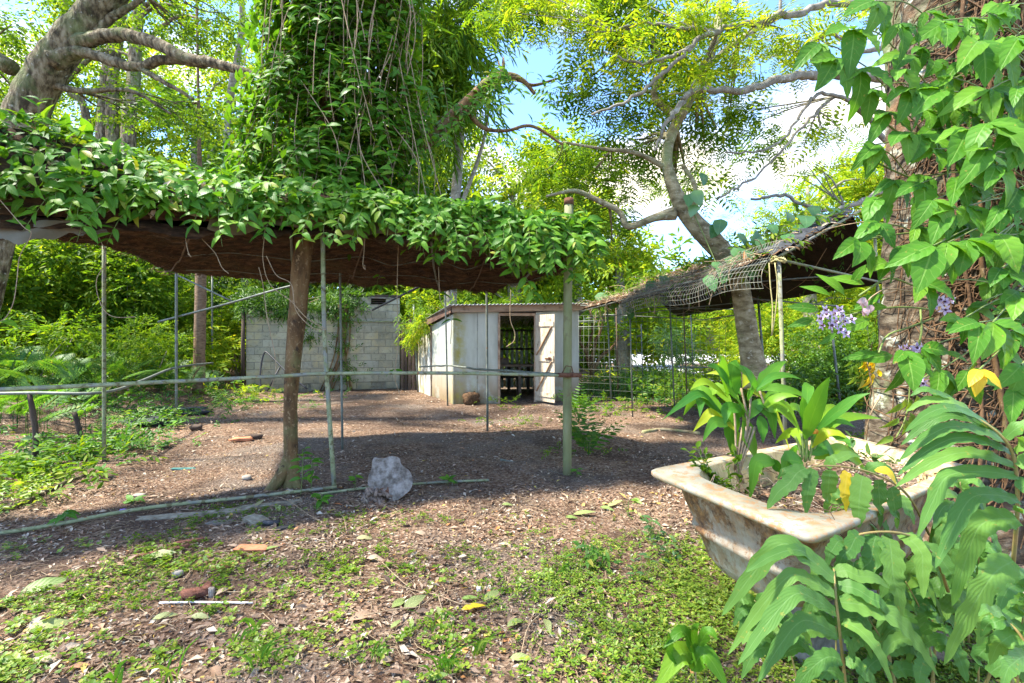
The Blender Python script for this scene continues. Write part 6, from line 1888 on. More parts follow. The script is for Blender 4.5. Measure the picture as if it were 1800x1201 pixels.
gp1 = thing('broadleaf_cane', 'tall broad-leaved cane plant standing in the left part of the bathtub', 'plant', A(1.33, 2.62, TZ - .15))
gp2 = thing('broadleaf_cane', 'yellow-green broad-leaved cane plant in the middle of the bathtub', 'plant', A(1.55, 2.48, TZ - .15))
GL1 = [((600, 560), (400, 370), (130, 560), 50), ((600, 560), (400, 345), (285, 525), 85), ((590, 540), (410, 420), (400, 538), 45), ((600, 600), (500, 570), (420, 712), 62), ((640, 480), (615, 640), (635, 832), 88), ((690, 430), (655, 540), (668, 640), 80),
       ((700, 560), (740, 680), (800, 855), 110), ((820, 520), (840, 620), (845, 720), 62), ((600, 400), (560, 180), (530, 88), 48), ((640, 400), (625, 230), (660, 128), 95), ((650, 380), (540, 215), (445, 172), 50), ((600, 400), (440, 290), (330, 345), 50),
       ((740, 420), (770, 290), (680, 165), 80), ((720, 420), (600, 240), (440, 230), 40), ((800, 360), (880, 240), (1010, 138), 80), ((790, 350), (930, 245), (1120, 268), 42), ((830, 480), (940, 400), (1100, 392), 42), ((730, 335), (900, 440), (1040, 790), 78),
       ((850, 480), (960, 455), (1115, 645), 95), ((680, 420), (590, 330), (545, 375), 60), ((830, 350), (960, 330), (1190, 415), 45), ((700, 330), (740, 240), (750, 230), 60), ((760, 560), (600, 330), (520, 230), 40), ((840, 430), (930, 350), (1040, 340), 36), ((700, 480), (590, 480), (575, 590), 70), ((760, 300), (700, 210), (600, 150), 50)]
GL1 += [((660, 640), (500, 500), (350, 640), 60), ((720, 560), (830, 440), (960, 560), 66), ((640, 470), (520, 330), (420, 430), 60), ((700, 520), (700, 640), (640, 760), 80), ((780, 460), (900, 520), (930, 690), 66), ((690, 380), (620, 300), (640, 230), 60)]
GL2 = [((1140, 640), (1130, 480), (1115, 388), 42), ((1140, 700), (1220, 450), (1315, 250), 85), ((1180, 680), (1400, 470), (1605, 362), 52), ((1180, 720), (1390, 545), (1685, 545), 56), ((1180, 800), (1280, 740), (1345, 835), 100), ((1200, 830), (1400, 770), (1580, 925), 80),
       ((1130, 860), (1010, 850), (1000, 1140), 105), ((930, 860), (800, 850), (748, 1132), 80), ((1260, 640), (1400, 690), (1465, 755), 48), ((1160, 560), (1220, 480), (1235, 520), 60), ((1140, 640), (1160, 330), (1190, 318), 66), ((1100, 660), (1050, 520), (980, 420), 60), ((1200, 620), (1300, 470), (1400, 480), 40), ((880, 850), (940, 880), (990, 960), 50)]
GL2 += [((1150, 760), (1060, 640), (930, 720), 66), ((1180, 760), (1300, 640), (1460, 700), 60), ((1160, 820), (1100, 760), (1010, 830), 70), ((1190, 700), (1330, 560), (1500, 610), 50), ((1150, 600), (1080, 470), (1010, 500), 56)]
for par, lst, Yc, cx in ((gp1, GL1, 2.68, 700), (gp2, GL2, 2.45, 1150)):
    for k, (b, m, t_, w) in enumerate(lst):
        dY = R.uniform(-.22, .22)
        lean = (t_[0] - b[0]) / 600.
        pb = P(*C3(b), Yc); pm = P(*C3(m), Yc + dY * .7); pt = P(*C3(t_), Yc + dY * 1.3)
        Y = Yc
        wv = w / 4 / F * Y * 1.4
        view = unit(A(0, -1, .0) + A(R.uniform(-.4, .4), 0, R.uniform(.3, 1.1)))
        V, Q, U = blade([pb, pb * .45 + pm * .55 + A(0, 0, .01), pm, pm * .5 + pt * .5 + A(0, 0, .012), pt], wv, view, prof_ovate if w > 60 else prof_lance, .22, .05, 12, 3, k)
        g = Geo(); g.add(V, Q, None, U)
        mk('leaf', g, M_GINGER, par)
    g = Geo()
    for (x0, y0), (x1, y1) in ((((740, 620), (690, 330)), ((720, 700), (760, 350)), ((650, 900), (640, 430)), ((710, 1000), (640, 840)), ((870, 540), (820, 350))) if par is gp1 else (((1150, 840), (1130, 640)), ((1120, 830), (1115, 650)), ((1170, 840), (1190, 640)), ((1140, 850), (1150, 600)), ((1110, 800), (1070, 670)), ((1200, 760), (1220, 690)))):
        tube(g, spline(np.array([P(*C3((x0, y0)), Yc), P(*C3(((x0 + x1) / 2 + 8, (y0 + y1) / 2)), Yc), P(*C3((x1, y1)), Yc)]), 8), .006, 6)
    if par is gp1:
        for q in range(4):
            tube(g, spline(np.array([P(*C3((690 + q * 12, 1110)), 2.66), P(*C3((650 + q * 8, 950)), 2.68), P(*C3((700 + q * 30, 600)), 2.68)]), 8), .007, 6)
    tag(mk('canes', g, M_DRYVINE if par is gp1 else M_STEM, par), kind='stuff')
g = Geo()
for c in ((1170, 610), (1180, 622), (1215, 630), (1228, 640), (1205, 640)):
    blob(g, P(*C3(c), 2.42), .013, 5, 7, (1, 1, .8))
tag(mk('orange_flower', g, M_ORANGE), 'small orange flower tuft among the cane stalks in the bathtub', 'flower')

def herb(label, pxl, Y, z0, mat=M_TREE, ln=.09, name='herb', size=.045, cat='herb', nper=14):
    t = thing(name, label, cat, P(*pxl[0][0], Y))
    for (a, b) in pxl:
        g = Geo()
        p0, p1 = P(*a, Y), P(*b, Y)
        s = spline(np.array([p0, (p0 + p1) / 2 + rng.normal(0, .015, 3), p1]), 12)
        tube(g, s, .0025, 4, cap=False)
        mk('stem', g, M_STEM, t)
        g = Geo()
        idx = rng.integers(1, 12, nper)
        place(g, L6W, s[idx], unit(rng.normal(0, 1, (nper, 3)) + A(0, -.2, .1)), unit(rng.normal(0, .5, (nper, 3)) + A(0, -.3, 1)), rng.uniform(.6, 1.3, nper) * size)
        tag(mk('foliage', g, mat, t), kind='stuff')
herb('bushy small-leaved weed spilling over the left rim of the bathtub', [((1262, 862), (1208, 792)), ((1262, 862), (1225, 788)), ((1262, 862), (1238, 830)), ((1262, 870), (1240, 800)), ((1255, 840), (1215, 810)), ((1270, 862), (1244, 842))], 2.55, TZ, M_TREE, nper=20)
herb('thin upright weed growing inside the bathtub near its left end', [((1290, 880), (1275, 820)), ((1300, 870), (1290, 790)), ((1285, 890), (1268, 845)), ((1310, 870), (1352, 800)), ((1300, 890), (1276, 866))], 2.5, TZ, M_TREE, nper=16)
herb('leafy weed in the far right corner of the bathtub', [((1540, 860), (1555, 810)), ((1545, 850), (1530, 800)), ((1560, 850), (1575, 812)), ((1500, 840), (1510, 790)), ((1480, 800), (1500, 770))], 2.8, TZ, M_TREE_BLUE, nper=16, size=.06)

# ---------------------------------------------------------------- fern in front of the bath
def frond(par, rachis, lobes, Y0, cv=C8, dep=None, mat=M_FERN, wk=1.0, rr=.006, yellow=()):
    g = Geo()
    pts = [P(*cv(c[:2]), c[2] if len(c) > 2 else Y0) for c in rachis]
    s = spline(np.array(pts), 24)
    tube(g, s, np.linspace(rr, rr * .45, 24), 6)
    fo = mk('frond', g, M_RACHIS, par)
    for k, lb in enumerate(lobes):
        (b, m, t_, w) = lb[:4]
        Ya = lb[4] if len(lb) > 4 else Y0
        dY = lb[5] if len(lb) > 5 else R.uniform(-.12, .05)
        pb, pm, pt = P(*cv(b), Ya), P(*cv(m), Ya + dY * .5 - .02), P(*cv(t_), Ya + dY)
        wv = w / 3 / F * Ya * wk * .95
        nv = unit(A(R.uniform(-.25, .25), -.75, .75))
        V, Q, U = blade([pb, pb * .5 + pm * .5 + A(0, 0, .012), pm, pm * .5 + pt * .5 + A(0, 0, .015), pt], wv, nv, prof_blunt, .12, .10, 34, 5.5 + R.random() * 2, k * 1.3)
        g = Geo(); g.add(V, Q, None, U)
        mk('leaflet', g, M_YELLOW if k in yellow else mat, fo)
    return fo
fern = thing('fern', 'large lobed fern spreading in front of the bathtub at lower right', 'fern', A(1.35, 1.75, 0))
frond(fern, [(860, 1290, 1.62), (855, 1180, 1.58), (830, 950, 1.52), (812, 780, 1.52), (797, 600, 1.58)],
      [((797, 650), (520, 470), (205, 850), 120, 1.52), ((795, 640), (600, 500), (330, 620), 70, 1.58), ((800, 735), (560, 640), (235, 1060), 85, 1.5), ((805, 830), (590, 735), (290, 1110), 95, 1.48), ((812, 945), (620, 880), (395, 1200), 100, 1.46), ((835, 1080), (720, 1090), (560, 1300), 95, 1.46), ((850, 1180), (740, 1140), (640, 1200), 90, 1.5),
       ((822, 690), (1000, 760), (1090, 860), 90, 1.54), ((832, 775), (1120, 860), (1350, 1170), 125, 1.5), ((845, 880), (1000, 990), (1110, 1230), 80, 1.5), ((850, 970), (900, 1060), (970, 1230), 70, 1.5), ((800, 620), (930, 640), (1095, 705), 80, 1.58), ((860, 1090), (960, 1150), (1040, 1290), 80, 1.5)], 1.5)
frond(fern, [(1400, 720, 1.75), (1330, 540, 1.7), (1180, 420, 1.68), (950, 415, 1.66), (790, 500, 1.66), (755, 580, 1.66)],
      [((1090, 440), (1110, 640), (1160, 865), 140, 1.66), ((1020, 425), (990, 560), (900, 690), 105, 1.66), ((940, 420), (880, 500), (810, 612), 90, 1.66), ((850, 450), (790, 500), (760, 590), 70, 1.66), ((1190, 425), (1300, 540), (1375, 700), 95, 1.68), ((1260, 470), (1400, 600), (1460, 760), 100, 1.72), ((1150, 420), (1260, 520), (1270, 760), 90, 1.7), ((1330, 540), (1200, 620), (1200, 800), 90, 1.76)], 1.66)
frond(fern, [(1300, 420, 2.2), (1200, 230, 2.0), (1080, 130, 1.95), (900, 70, 1.92), (700, 60, 1.92), (560, 120, 1.92)],
      [((650, 70), (560, 150), (445, 285), 95, 1.9), ((690, 75), (660, 200), (650, 315), 75, 1.9), ((780, 80), (765, 200), (752, 312), 95, 1.9), ((870, 90), (855, 200), (862, 302), 70, 1.9), ((950, 110), (930, 250), (928, 385), 108, 1.88), ((1030, 130), (1040, 260), (1042, 385), 92, 1.88), ((1100, 170), (1120, 290), (1132, 392), 85, 1.9), ((1150, 210), (1190, 300), (1222, 370), 66, 1.95),
       ((600, 90), (560, 80), (500, 130), 40, 1.95), ((760, 65), (820, 20), (940, 10), 60, 1.98), ((960, 90), (1060, 60), (1140, 160), 60, 2.0)], 1.9, yellow=(3,))
frond(fern, [(1740, 600, 1.55), (1765, 300, 1.45), (1760, 100, 1.42), (1735, -20, 1.4), (1660, -120, 1.4), (1540, -200, 1.42), (1400, -260, 1.45)],
      [((1765, 110), (1400, 110), (1235, 440), 85, 1.42), ((1768, 235), (1520, 230), (1330, 600), 100, 1.42), ((1765, 340), (1560, 380), (1420, 800), 140, 1.44), ((1745, 560), (1600, 680), (1375, 1110), 150, 1.46), ((1755, 60), (1450, -10), (1120, 170), 80, 1.42), ((1740, -10), (1440, -90), (1130, 110), 75, 1.42), ((1720, -60), (1420, -150), (1140, 30), 75, 1.42), ((1690, -100), (1400, -210), (1150, -50), 70, 1.44), ((1640, -140), (1400, -250), (1170, -120), 66, 1.44), ((1560, -190), (1380, -290), (1180, -230), 60, 1.45), ((1480, -230), (1330, -330), (1200, -310), 50, 1.46),
       ((1770, 60), (1900, 20), (2000, 160), 80, 1.4), ((1750, -20), (1860, -80), (1960, 20), 80, 1.4), ((1770, 180), (1860, 180), (1960, 330), 90, 1.4), ((1700, -90), (1840, -160), (1960, -80), 70, 1.4), ((1768, 300), (1860, 330), (1930, 500), 90, 1.4)], 1.42)
frond(fern, [(1560, 1300, 1.7), (1640, 1100, 1.62), (1700, 900, 1.6), (1690, 700, 1.6)],
      [((1700, 860), (1590, 880), (1560, 1010), 120, 1.6), ((1660, 1000), (1560, 1060), (1550, 1150), 90, 1.62), ((1700, 900), (1800, 800), (1900, 790), 70, 1.6), ((1690, 800), (1780, 700), (1880, 690), 70, 1.6), ((1650, 1060), (1760, 1000), (1830, 960), 80, 1.6), ((1620, 1150), (1740, 1110), (1800, 1200), 90, 1.55), ((1690, 740), (1600, 700), (1500, 760), 80, 1.65)], 1.6)
frond(fern, [(1300, 1350, 1.9), (1330, 1000, 1.85), (1300, 760, 1.85), (1240, 560, 1.9)],
      [((1300, 800), (1400, 850), (1480, 1010), 110, 1.85), ((1310, 900), (1240, 960), (1180, 1120), 90, 1.85), ((1290, 720), (1420, 700), (1540, 860), 100, 1.85), ((1330, 1000), (1440, 1040), (1500, 1200), 100, 1.82), ((1270, 640), (1180, 700), (1130, 800), 80, 1.88), ((1260, 600), (1380, 560), (1480, 640), 90, 1.9), ((1320, 1040), (1260, 1120), (1240, 1260), 90, 1.82)], 1.85, mat=M_FERN)
frond(fern, [(1750, 1300, 1.9), (1700, 900, 1.95), (1620, 600, 2.0), (1540, 420, 2.1)],
      [((1640, 640), (1500, 600), (1420, 720), 90, 2.0), ((1680, 800), (1540, 800), (1440, 940), 100, 1.95), ((1590, 520), (1460, 470), (1380, 560), 90, 2.05), ((1660, 700), (1780, 640), (1880, 760), 90, 1.98), ((1700, 900), (1820, 860), (1920, 980), 100, 1.95)], 2.0)
frond(fern, [(1150, 1400, 1.95), (1120, 1200, 1.9), (1060, 1000, 1.9), (980, 860, 1.92)],
      [((1090, 1080), (1000, 1100), (930, 1230), 80, 1.9), ((1050, 980), (950, 960), (880, 1060), 76, 1.9), ((1080, 1040), (1200, 1010), (1290, 1120), 84, 1.9), ((1030, 940), (1140, 900), (1230, 960), 76, 1.92), ((1110, 1150), (1220, 1140), (1320, 1240), 84, 1.88), ((1000, 890), (920, 870), (860, 940), 60, 1.92)], 1.9)
frond(fern, [(1900, 1300, 1.3), (1850, 1100, 1.28), (1780, 950, 1.28), (1680, 850, 1.3)],
      [((1790, 970), (1690, 980), (1620, 1110), 96, 1.28), ((1840, 1080), (1740, 1100), (1680, 1240), 96, 1.27), ((1740, 900), (1650, 880), (1570, 960), 84, 1.29), ((1700, 860), (1640, 830), (1560, 850), 60, 1.3), ((1800, 960), (1880, 900), (1960, 930), 80, 1.28)], 1.28)
for q in range(1, 9):       # shorter fronds filling the heart of the fern
    bx, by, Yq = [(1330, 1120, 2.0), (1470, 1170, 1.85), (1560, 1120, 2.05), (1640, 1180, 1.8), (1720, 1120, 1.9), (1790, 1180, 1.6), (1540, 1010, 2.2), (1700, 1010, 2.15), (1400, 1190, 1.75)][q]
    lean = R.uniform(-60, 60); H = R.uniform(130, 210)
    rc2 = [(bx - lean * .3, by + 120, Yq + .05), (bx, by, Yq), (bx + lean * .5, by - H * .6, Yq - .02), (bx + lean * 1.4, by - H, Yq - .1)]
    lb2 = []
    for j in range(6):
        t_ = .3 + j * .13
        p_ = np.array([rc2[1][0] * (1 - t_) + rc2[3][0] * t_ , rc2[1][1] * (1 - t_) + rc2[3][1] * t_])
        for sd in (-1, 1):
            L_ = R.uniform(55, 85) * (1.15 - t_ * .5)
            lb2.append((tuple(p_), (p_[0] + sd * L_ * .6, p_[1] - 8), (p_[0] + sd * L_, p_[1] + L_ * R.uniform(.3, .8)), R.uniform(55, 80), Yq - .05 * t_))
    frond(fern, rc2, lb2, Yq, cv=lambda c: c, rr=.004)
# yellowing single blades
yl = thing('yellow_blade', 'orange-yellow dying leaf lying on the fern at the bathtub edge', 'leaf', P(*C8((1080, 110)), 1.9))
V, Q, U = blade([P(*C8((1010, 80)), 1.9), P(*C8((1080, 90)), 1.87), P(*C8((1130, 160)), 1.86)], .05, A(0, -.6, .8), prof_ovate, .2, .05, 8, 3)
g = Geo(); g.add(V, Q, None, U); mk('leaf', g, M_YELLOW, yl)
# shiny leaved seedling bottom
sg = thing('seedling', 'glossy dark-leaved seedling at the bottom edge left of the fern', 'seedling', G(1225, 1195))
for b, m, t_, w in (((1215, 1180), (1240, 1150), (1282, 1215), 40), ((1222, 1170), (1195, 1150), (1150, 1215), 44), ((1222, 1150), (1200, 1110), (1165, 1140), 26), ((1225, 1140), (1245, 1110), (1262, 1125), 22), ((1222, 1160), (1180, 1150), (1175, 1110), 30), ((1222, 1150), (1220, 1110), (1230, 1095), 18)):
    Y = 1.85
    V, Q, U = blade([P(*b, Y), P(*m, Y - .03), P(*t_, Y - .06)], w / F * Y, A(R.uniform(-.2, .2), -.6, .8), prof_ovate, .2, .04, 9, 3)
    g = Geo(); g.add(V, Q, None, U); mk('leaf', g, M_VINE, sg)
g = Geo(); tube(g, [P(1224, 1215, 1.85), P(1222, 1160, 1.85), P(1228, 1110, 1.85)], .003, 5); mk('stem', g, M_DRYVINE, sg)

# ---------------------------------------------------------------- bracken bank and weeds at the left
BRK = None
def bracken_tpl(n=11, sub=9):
    g = Geo()
    for i, t in enumerate(np.linspace(.15, .97, n)):
        L = .42 * math.sin(math.pi * (t * .8 + .12)) ** .8
        for s in (-1, 1):
            k = sub
            q = np.linspace(.12, 1, k)
            d = unit(A(s, .45, -.1))
            pos = A(0, t, -.35 * t * t) + d * (q * L)[:, None]
            for s2 in (-1, 1):
                f = unit(A(.45 * s, .9 * s2 + .45 * .45, 0))
                place(g, RH, pos, f, A(0, 0, 1), .16 * L / .42 * (1.15 - q))
    return tpl_of(g)
BRK = bracken_tpl(10, 7)
bracken_spots = []
bk_labels = ['bracken clump at the far left edge below the dark trunk', 'tall bracken clump left of the upright pipe post', 'bracken clump arching behind the upright pipe post', 'bracken clump between the pipe post and the grey post',
             'low bracken clump beside the crooked dark sticks', 'bright bracken clump under the sunny bushes at left', 'bracken clump near the foot of the grey post', 'shaded bracken at the left edge behind the dead stick', 'bracken fronds in front of the mid-green bushes']
for lab, px, Y, z, n in zip(bk_labels, (25, 110, 195, 275, 90, 215, 330, 20, 150), (8.5, 8.2, 9.2, 10.5, 7.0, 11, 11.5, 6.6, 10), (.5, .5, .45, .35, .35, .5, .2, .3, .6), (26, 30, 30, 24, 20, 24, 16, 18, 28)):
    x = (px - CX) / F * Y
    t = thing('bracken', lab, 'fern', gp((x, Y)), None)
    c = gp((x, Y))
    for k in range(int(n * .65)):
        a = R.uniform(0, 6.28); b = c + A(R.gauss(0, .45), R.gauss(0, .35), 0); b[2] = gh(b[0], b[1]) + z * R.uniform(.3, 1.1)
        g = Geo()
        f = A(math.cos(a), math.sin(a) - .3, R.uniform(.2, 1.5))
        sc = R.uniform(.35, .65)
        rl = A(R.gauss(0, .5), -.5 + R.gauss(0, .4), 0)
        g = Geo(); ff = unit(f)
        tube(g, [gp(b, -.02), b, b + ff * sc * .5 + A(0, 0, -.05 * sc), b + ff * sc * .95 - A(0, 0, .3 * sc)], [.006, .005, .004, .002], 4, cap=False)
        fo = mk('frond', g, M_BRACKEN, t)
        g = Geo(); place(g, BRK, [b], f, A(-f[0] * .5, -f[1] * .5, 1) + rl, [sc])
        tag(mk('leaflets', g, M_BRACKEN, fo), kind='stuff')
# low weeds
def weedpatch(label, px, py, r, n, size, mat, sprays, zt=.2, name='weed_patch', cat='weeds'):
    c = G(px, py); c = gp(c)
    g = Geo()
    p = c + np.stack([rng.normal(0, r, n), rng.normal(0, r * .8, n), np.zeros(n)], 1)
    p[:, 2] = [gh(a, b) + R.uniform(0, zt) for a, b in p[:, :2]]
    f = unit(rng.normal(0, 1, (n, 3)) * A(1, 1, .35) + A(0, -.1, .45))
    w = rng.integers(0, len(sprays), n)
    for k in range(len(sprays)):
        m = w == k
        place(g, sprays[k], p[m], f[m], unit(A(0, -.2, 1) + rng.normal(0, .3, (m.sum(), 3))), size * rng.uniform(.6, 1.3, m.sum()))
    o = mk(name, g, mat, origin=c)
    return tag(o, label, cat, kind='stuff')
for a in (('leafy weeds at the foot of the upright pipe post', 200, 790, .35, 130, .2, M_BRACKEN, S_BROAD),
          ('weeds round the crooked dark sticks at left', 110, 810, .4, 140, .2, M_BRACKEN, S_BROAD),
          ('weeds at the left edge under the bracken', 30, 850, .35, 130, .2, M_TREE, S_BROAD),
          ('green weeds along the left edge near the ground pipe', 15, 890, .2, 60, .16, M_COVER, S_BROAD),
          ('weeds between pipe post and black cloth', 260, 750, .45, 120, .2, M_BRACKEN, S_BROAD),
          ('thin weeds around the foot of the reddish trunk', 390, 715, .8, 110, .24, M_BRACKEN, S_LANCE),
          ('sparse weeds left of the block wall', 415, 700, .7, 90, .24, M_TREE_LIME, S_LANCE),
          ('weeds below the bracken near the bent rail', 130, 740, .7, 170, .26, M_BRACKEN, S_BROAD),
          ('weeds under the bushes right of the pipe post', 270, 705, .9, 170, .3, M_BRACKEN, S_BROAD),
          ('weeds at the door of the shed', 895, 718, .3, 26, .14, M_TREE, S_BROAD),
          ('grassy green growth below the wire wall', 1120, 690, 1.1, 380, .32, M_BRACKEN, S_LANCE),
          ('weeds in the open ground right of the round post', 1090, 725, .6, 60, .2, M_TREE, S_BROAD),
          ('green growth at the foot of the ringed trunk', 1290, 715, .8, 170, .26, M_TREE, S_BROAD),
          ('weeds by the foot of the massive trunk', 1540, 800, .3, 60, .16, M_TREE, S_BROAD),
          ('bright sunlit grass behind the wire wall', 1180, 668, 1.4, 320, .4, M_TREE_LIME, S_LANCE),
          ('small weeds before the round post', 1010, 800, .3, 20, .1, M_TREE, S_BROAD),
          ('small weeds in the middle of the bare ground', 900, 755, .35, 34, .12, M_TREE, S_BROAD)):
    weedpatch(*a)

# seedlings with several pointed leaves round the brown trunk and pipe
SL = leaf_meshes('leaf', M_IVY, 3, .45, 4, prof_ovate, (.1, .4), (.1, .3), .05)
for lab, px, py, h, n, sz in (('serrated-leaf seedling against the foot of the brown trunk', 545, 868, 60, 12, .11), ('bright seedling on the ground pipe beside the leaning post', 562, 888, 20, 9, .11), ('seedling standing left of the grey lump', 622, 862, 26, 7, .08),
                              ('tall seedling hugging the brown trunk above its root', 528, 872, 80, 10, .12), ('seedling in front of the ground pipe near the left edge', 110, 925, 28, 8, .11), ('small seedling lying in the dirt left of centre', 232, 885, 6, 6, .11), ('seedling on the ground pipe right of the grey lump', 785, 852, 10, 7, .1),
                              ('small green seedling by the foot of the round post', 1012, 838, 14, 6, .07), ('seedling near the left pipe post foot', 178, 838, 14, 7, .1), ('seedling right of the left pipe post', 218, 800, 22, 8, .11), ('low seedling below the grey post foot', 310, 755, 16, 6, .12)):
    b = gp(G(px, py)); Y = b[1]
    t = thing('seedling', lab, 'seedling', b)
    top = b + A(.02, 0, h / F * Y)
    g = Geo(); tube(g, spline(np.array([b - A(0, 0, .02), (b + top) / 2 + A(.01, 0, 0), top]), 6), .003, 5, cap=False); mk('stem', g, M_STEM, t)
    for k in range(n):
        q = b + (top - b) * R.uniform(.35, 1)
        a = k * 2.4
        inst('leaf', SL[k % 3][0], mat4(q, A(math.cos(a), math.sin(a) * .7 - .2, R.uniform(-.3, .6)), A(0, -.4, 1), sz * R.uniform(.8, 1.2)), t)

# ---------------------------------------------------------------- leaf litter
def scatter(n, x0, x1, y0, y1, dens=None):
    out = []
    tries = 0
    while sum(len(o) for o in out) < n and tries < 60:
        tries += 1
        x = rng.uniform(x0, x1, n); y = rng.uniform(y0, y1, n)
        k = np.abs(x) < y * 1.12 + .3
        if dens is not None: k &= rng.random(n) < dens(x, y)
        out.append(np.stack([x[k], y[k]], 1))
    return np.concatenate(out)[:n]
CURL = [tuple(leaf_tpl(.36, 2, .45, c, prof_lance)[:2]) + (E3, leaf_tpl(.36, 2, .45, c, prof_lance)[3]) for c in (.25, -.2, .5)]
def lay(name, pts, sizes, tpls, mat, tilt=.35, lift=.012):
    g = Geo(); n = len(pts)
    z = np.array([gh(a, b) for a, b in pts]) + rng.uniform(.002, lift, n)
    p = np.column_stack([pts, z])
    f = rng.normal(0, 1, (n, 3)); f[:, 2] *= .12
    nr = unit(A(0, 0, 1) + rng.normal(0, tilt, (n, 3)))
    nr[:, 2] = np.abs(nr[:, 2])
    w = rng.integers(0, len(tpls), n)
    for k in range(len(tpls)):
        m = w == k
        place(g, tpls[k], p[m], unit(f[m]), nr[m], sizes[m])
    return mk(name, g, mat)
def clumpy(x, y):
    v = np.array([noise.noise(Vector((a * 1.6, b * 1.6, 5.5))) for a, b in zip(x, y)])
    return np.clip(.55 + v * 1.1, .08, 1)
sets = [(scatter(6500, -4.2, 3.2, 1.7, 4.8, clumpy), .03, .08), (scatter(15000, -4.2, 3.2, 1.7, 3.6, clumpy), .012, .045), (scatter(14000, -6, 4.5, 3.4, 6.2, clumpy), .018, .05), (scatter(9000, -9, 7, 6, 13.5, clumpy), .03, .08)]
pts = np.concatenate([s[0] for s in sets]); sz = np.concatenate([rng.uniform(a, b, len(s)) * rng.choice([.6, 1, 1.25], len(s)) for s, a, b in sets])
tag(lay('leaf_litter', pts, sz, CURL + [L6N], M_LITTER), 'brown dead leaves littering the whole bare ground', None, None, 'stuff')
g = Geo()
for k in range(3200):
    q = R.random()
    y = R.uniform(1.8, 4.5) if q < .6 else R.uniform(4, 9)
    x = R.uniform(-1.1, 1.05) * y
    L = R.lognormvariate(-2.4, .5) * (1 if y < 4.5 else 1.4); a = R.uniform(0, 6.28)
    z = gh(x, y) + .008
    c = A(x, y, z); d = A(math.cos(a), math.sin(a), R.uniform(-.02, .05)) * L / 2
    tube(g, [c - d, c + A(-d[1], d[0], 0) * R.uniform(-.25, .25) + A(0, 0, R.uniform(0, .02)), c + d], R.uniform(.0009, .0028), 3, cap=False)
tag(mk('twig_litter', g, M_DRYVINE), 'thin dry twigs scattered on the ground', None, None, 'stuff')
# pebbles and crumbs
g = Geo()
bl_ = Geo(); blob(bl_, (0, 0, 0), 1, 4, 5, (1, .8, .5)); BT = tpl_of(bl_)
pp = scatter(5200, -5, 4, 2, 7); z = np.array([gh(a, b) for a, b in pp]) + .002
place(g, BT, np.column_stack([pp, z]), unit(rng.normal(0, 1, (len(pp), 3)) * A(1, 1, .1)), A(0, 0, 1), rng.uniform(.003, .010, len(pp)))
tag(mk('gravel', g, M_STONE), 'small pale pebbles and crumbs in the soil', None, None, 'stuff')

# ---------------------------------------------------------------- ground cover
def rosette(k, leaf, ll, up=.5, seed=0):
    r = np.random.default_rng(seed); g = Geo()
    a = np.arange(k) / k * 6.28 + r.normal(0, .3, k)
    f = np.stack([np.cos(a), np.sin(a), r.uniform(up * .3, up, k)], 1)
    pos = np.stack([.15 * np.cos(a), .15 * np.sin(a), r.uniform(.1, .7, k)], 1)
    place(g, leaf, pos, f, A(0, 0, 1), ll * r.uniform(.7, 1.2, k))
    return tpl_of(g)
ROS = [rosette(6, L6W, .8, seed=k) for k in range(4)]
leafr = leaf6(.85, .15, .05)
ROSR = [rosette(4, leafr, 1.0, .3, seed=k + 9) for k in range(4)]
def d_right(x, y):
    v = np.array([noise.noise(Vector((a * 2.3, b * 2.3, 1.5))) for a, b in zip(x, y)])
    e = 1 / (1 + np.exp(-((x - .50 + .10 * (y - 2.5)) * 4.2)))
    far = np.clip((3.75 - y) * 1.2, 0, 1)
    return np.clip(e * far * (.85 + v * .9), 0, 1) * (y > 1.5)
pr = scatter(11000, -.5, 2.9, 1.5, 4.0, d_right)
tag(lay('ground_cover', pr, rng.uniform(.016, .032, len(pr)), ROS, M_COVER, .3, .03), 'dense low yellow-green ground cover in front of the bathtub', None, None, 'stuff')
def d_left(x, y):
    v = np.array([noise.fractal(Vector((a * 2.6, b * 2.6, 9.5)), .5, 2, 4) for a, b in zip(x, y)])
    side = np.clip(.75 - (x + 2.3) * .22, .12, 1)
    far = np.clip((3.35 + np.clip(-x - 1.2, 0, 2) * .12 - y) * 1.6, 0, 1)
    return np.clip((v * 1.6 + .16) * side * far, 0, 1)
pl = scatter(2100, -3.8, .9, 1.7, 3.7, d_left)
tag(lay('creeping_weeds', pl, rng.uniform(.012, .028, len(pl)), ROSR + ROS[:2], M_COVER, .35, .03), 'bright round-leaved creeping weeds over the lower left ground', None, None, 'stuff')
pl = scatter(1500, -2.8, 1.6, 2.6, 4.4, lambda x, y: np.clip(d_left(x, y - .9) * 2.0, 0, 1))
if len(pl): tag(lay('sparse_weeds', pl, rng.uniform(.014, .03, len(pl)), ROS, M_TREE, .3, .02), 'sparse little weeds dotting the middle ground', None, None, 'stuff')
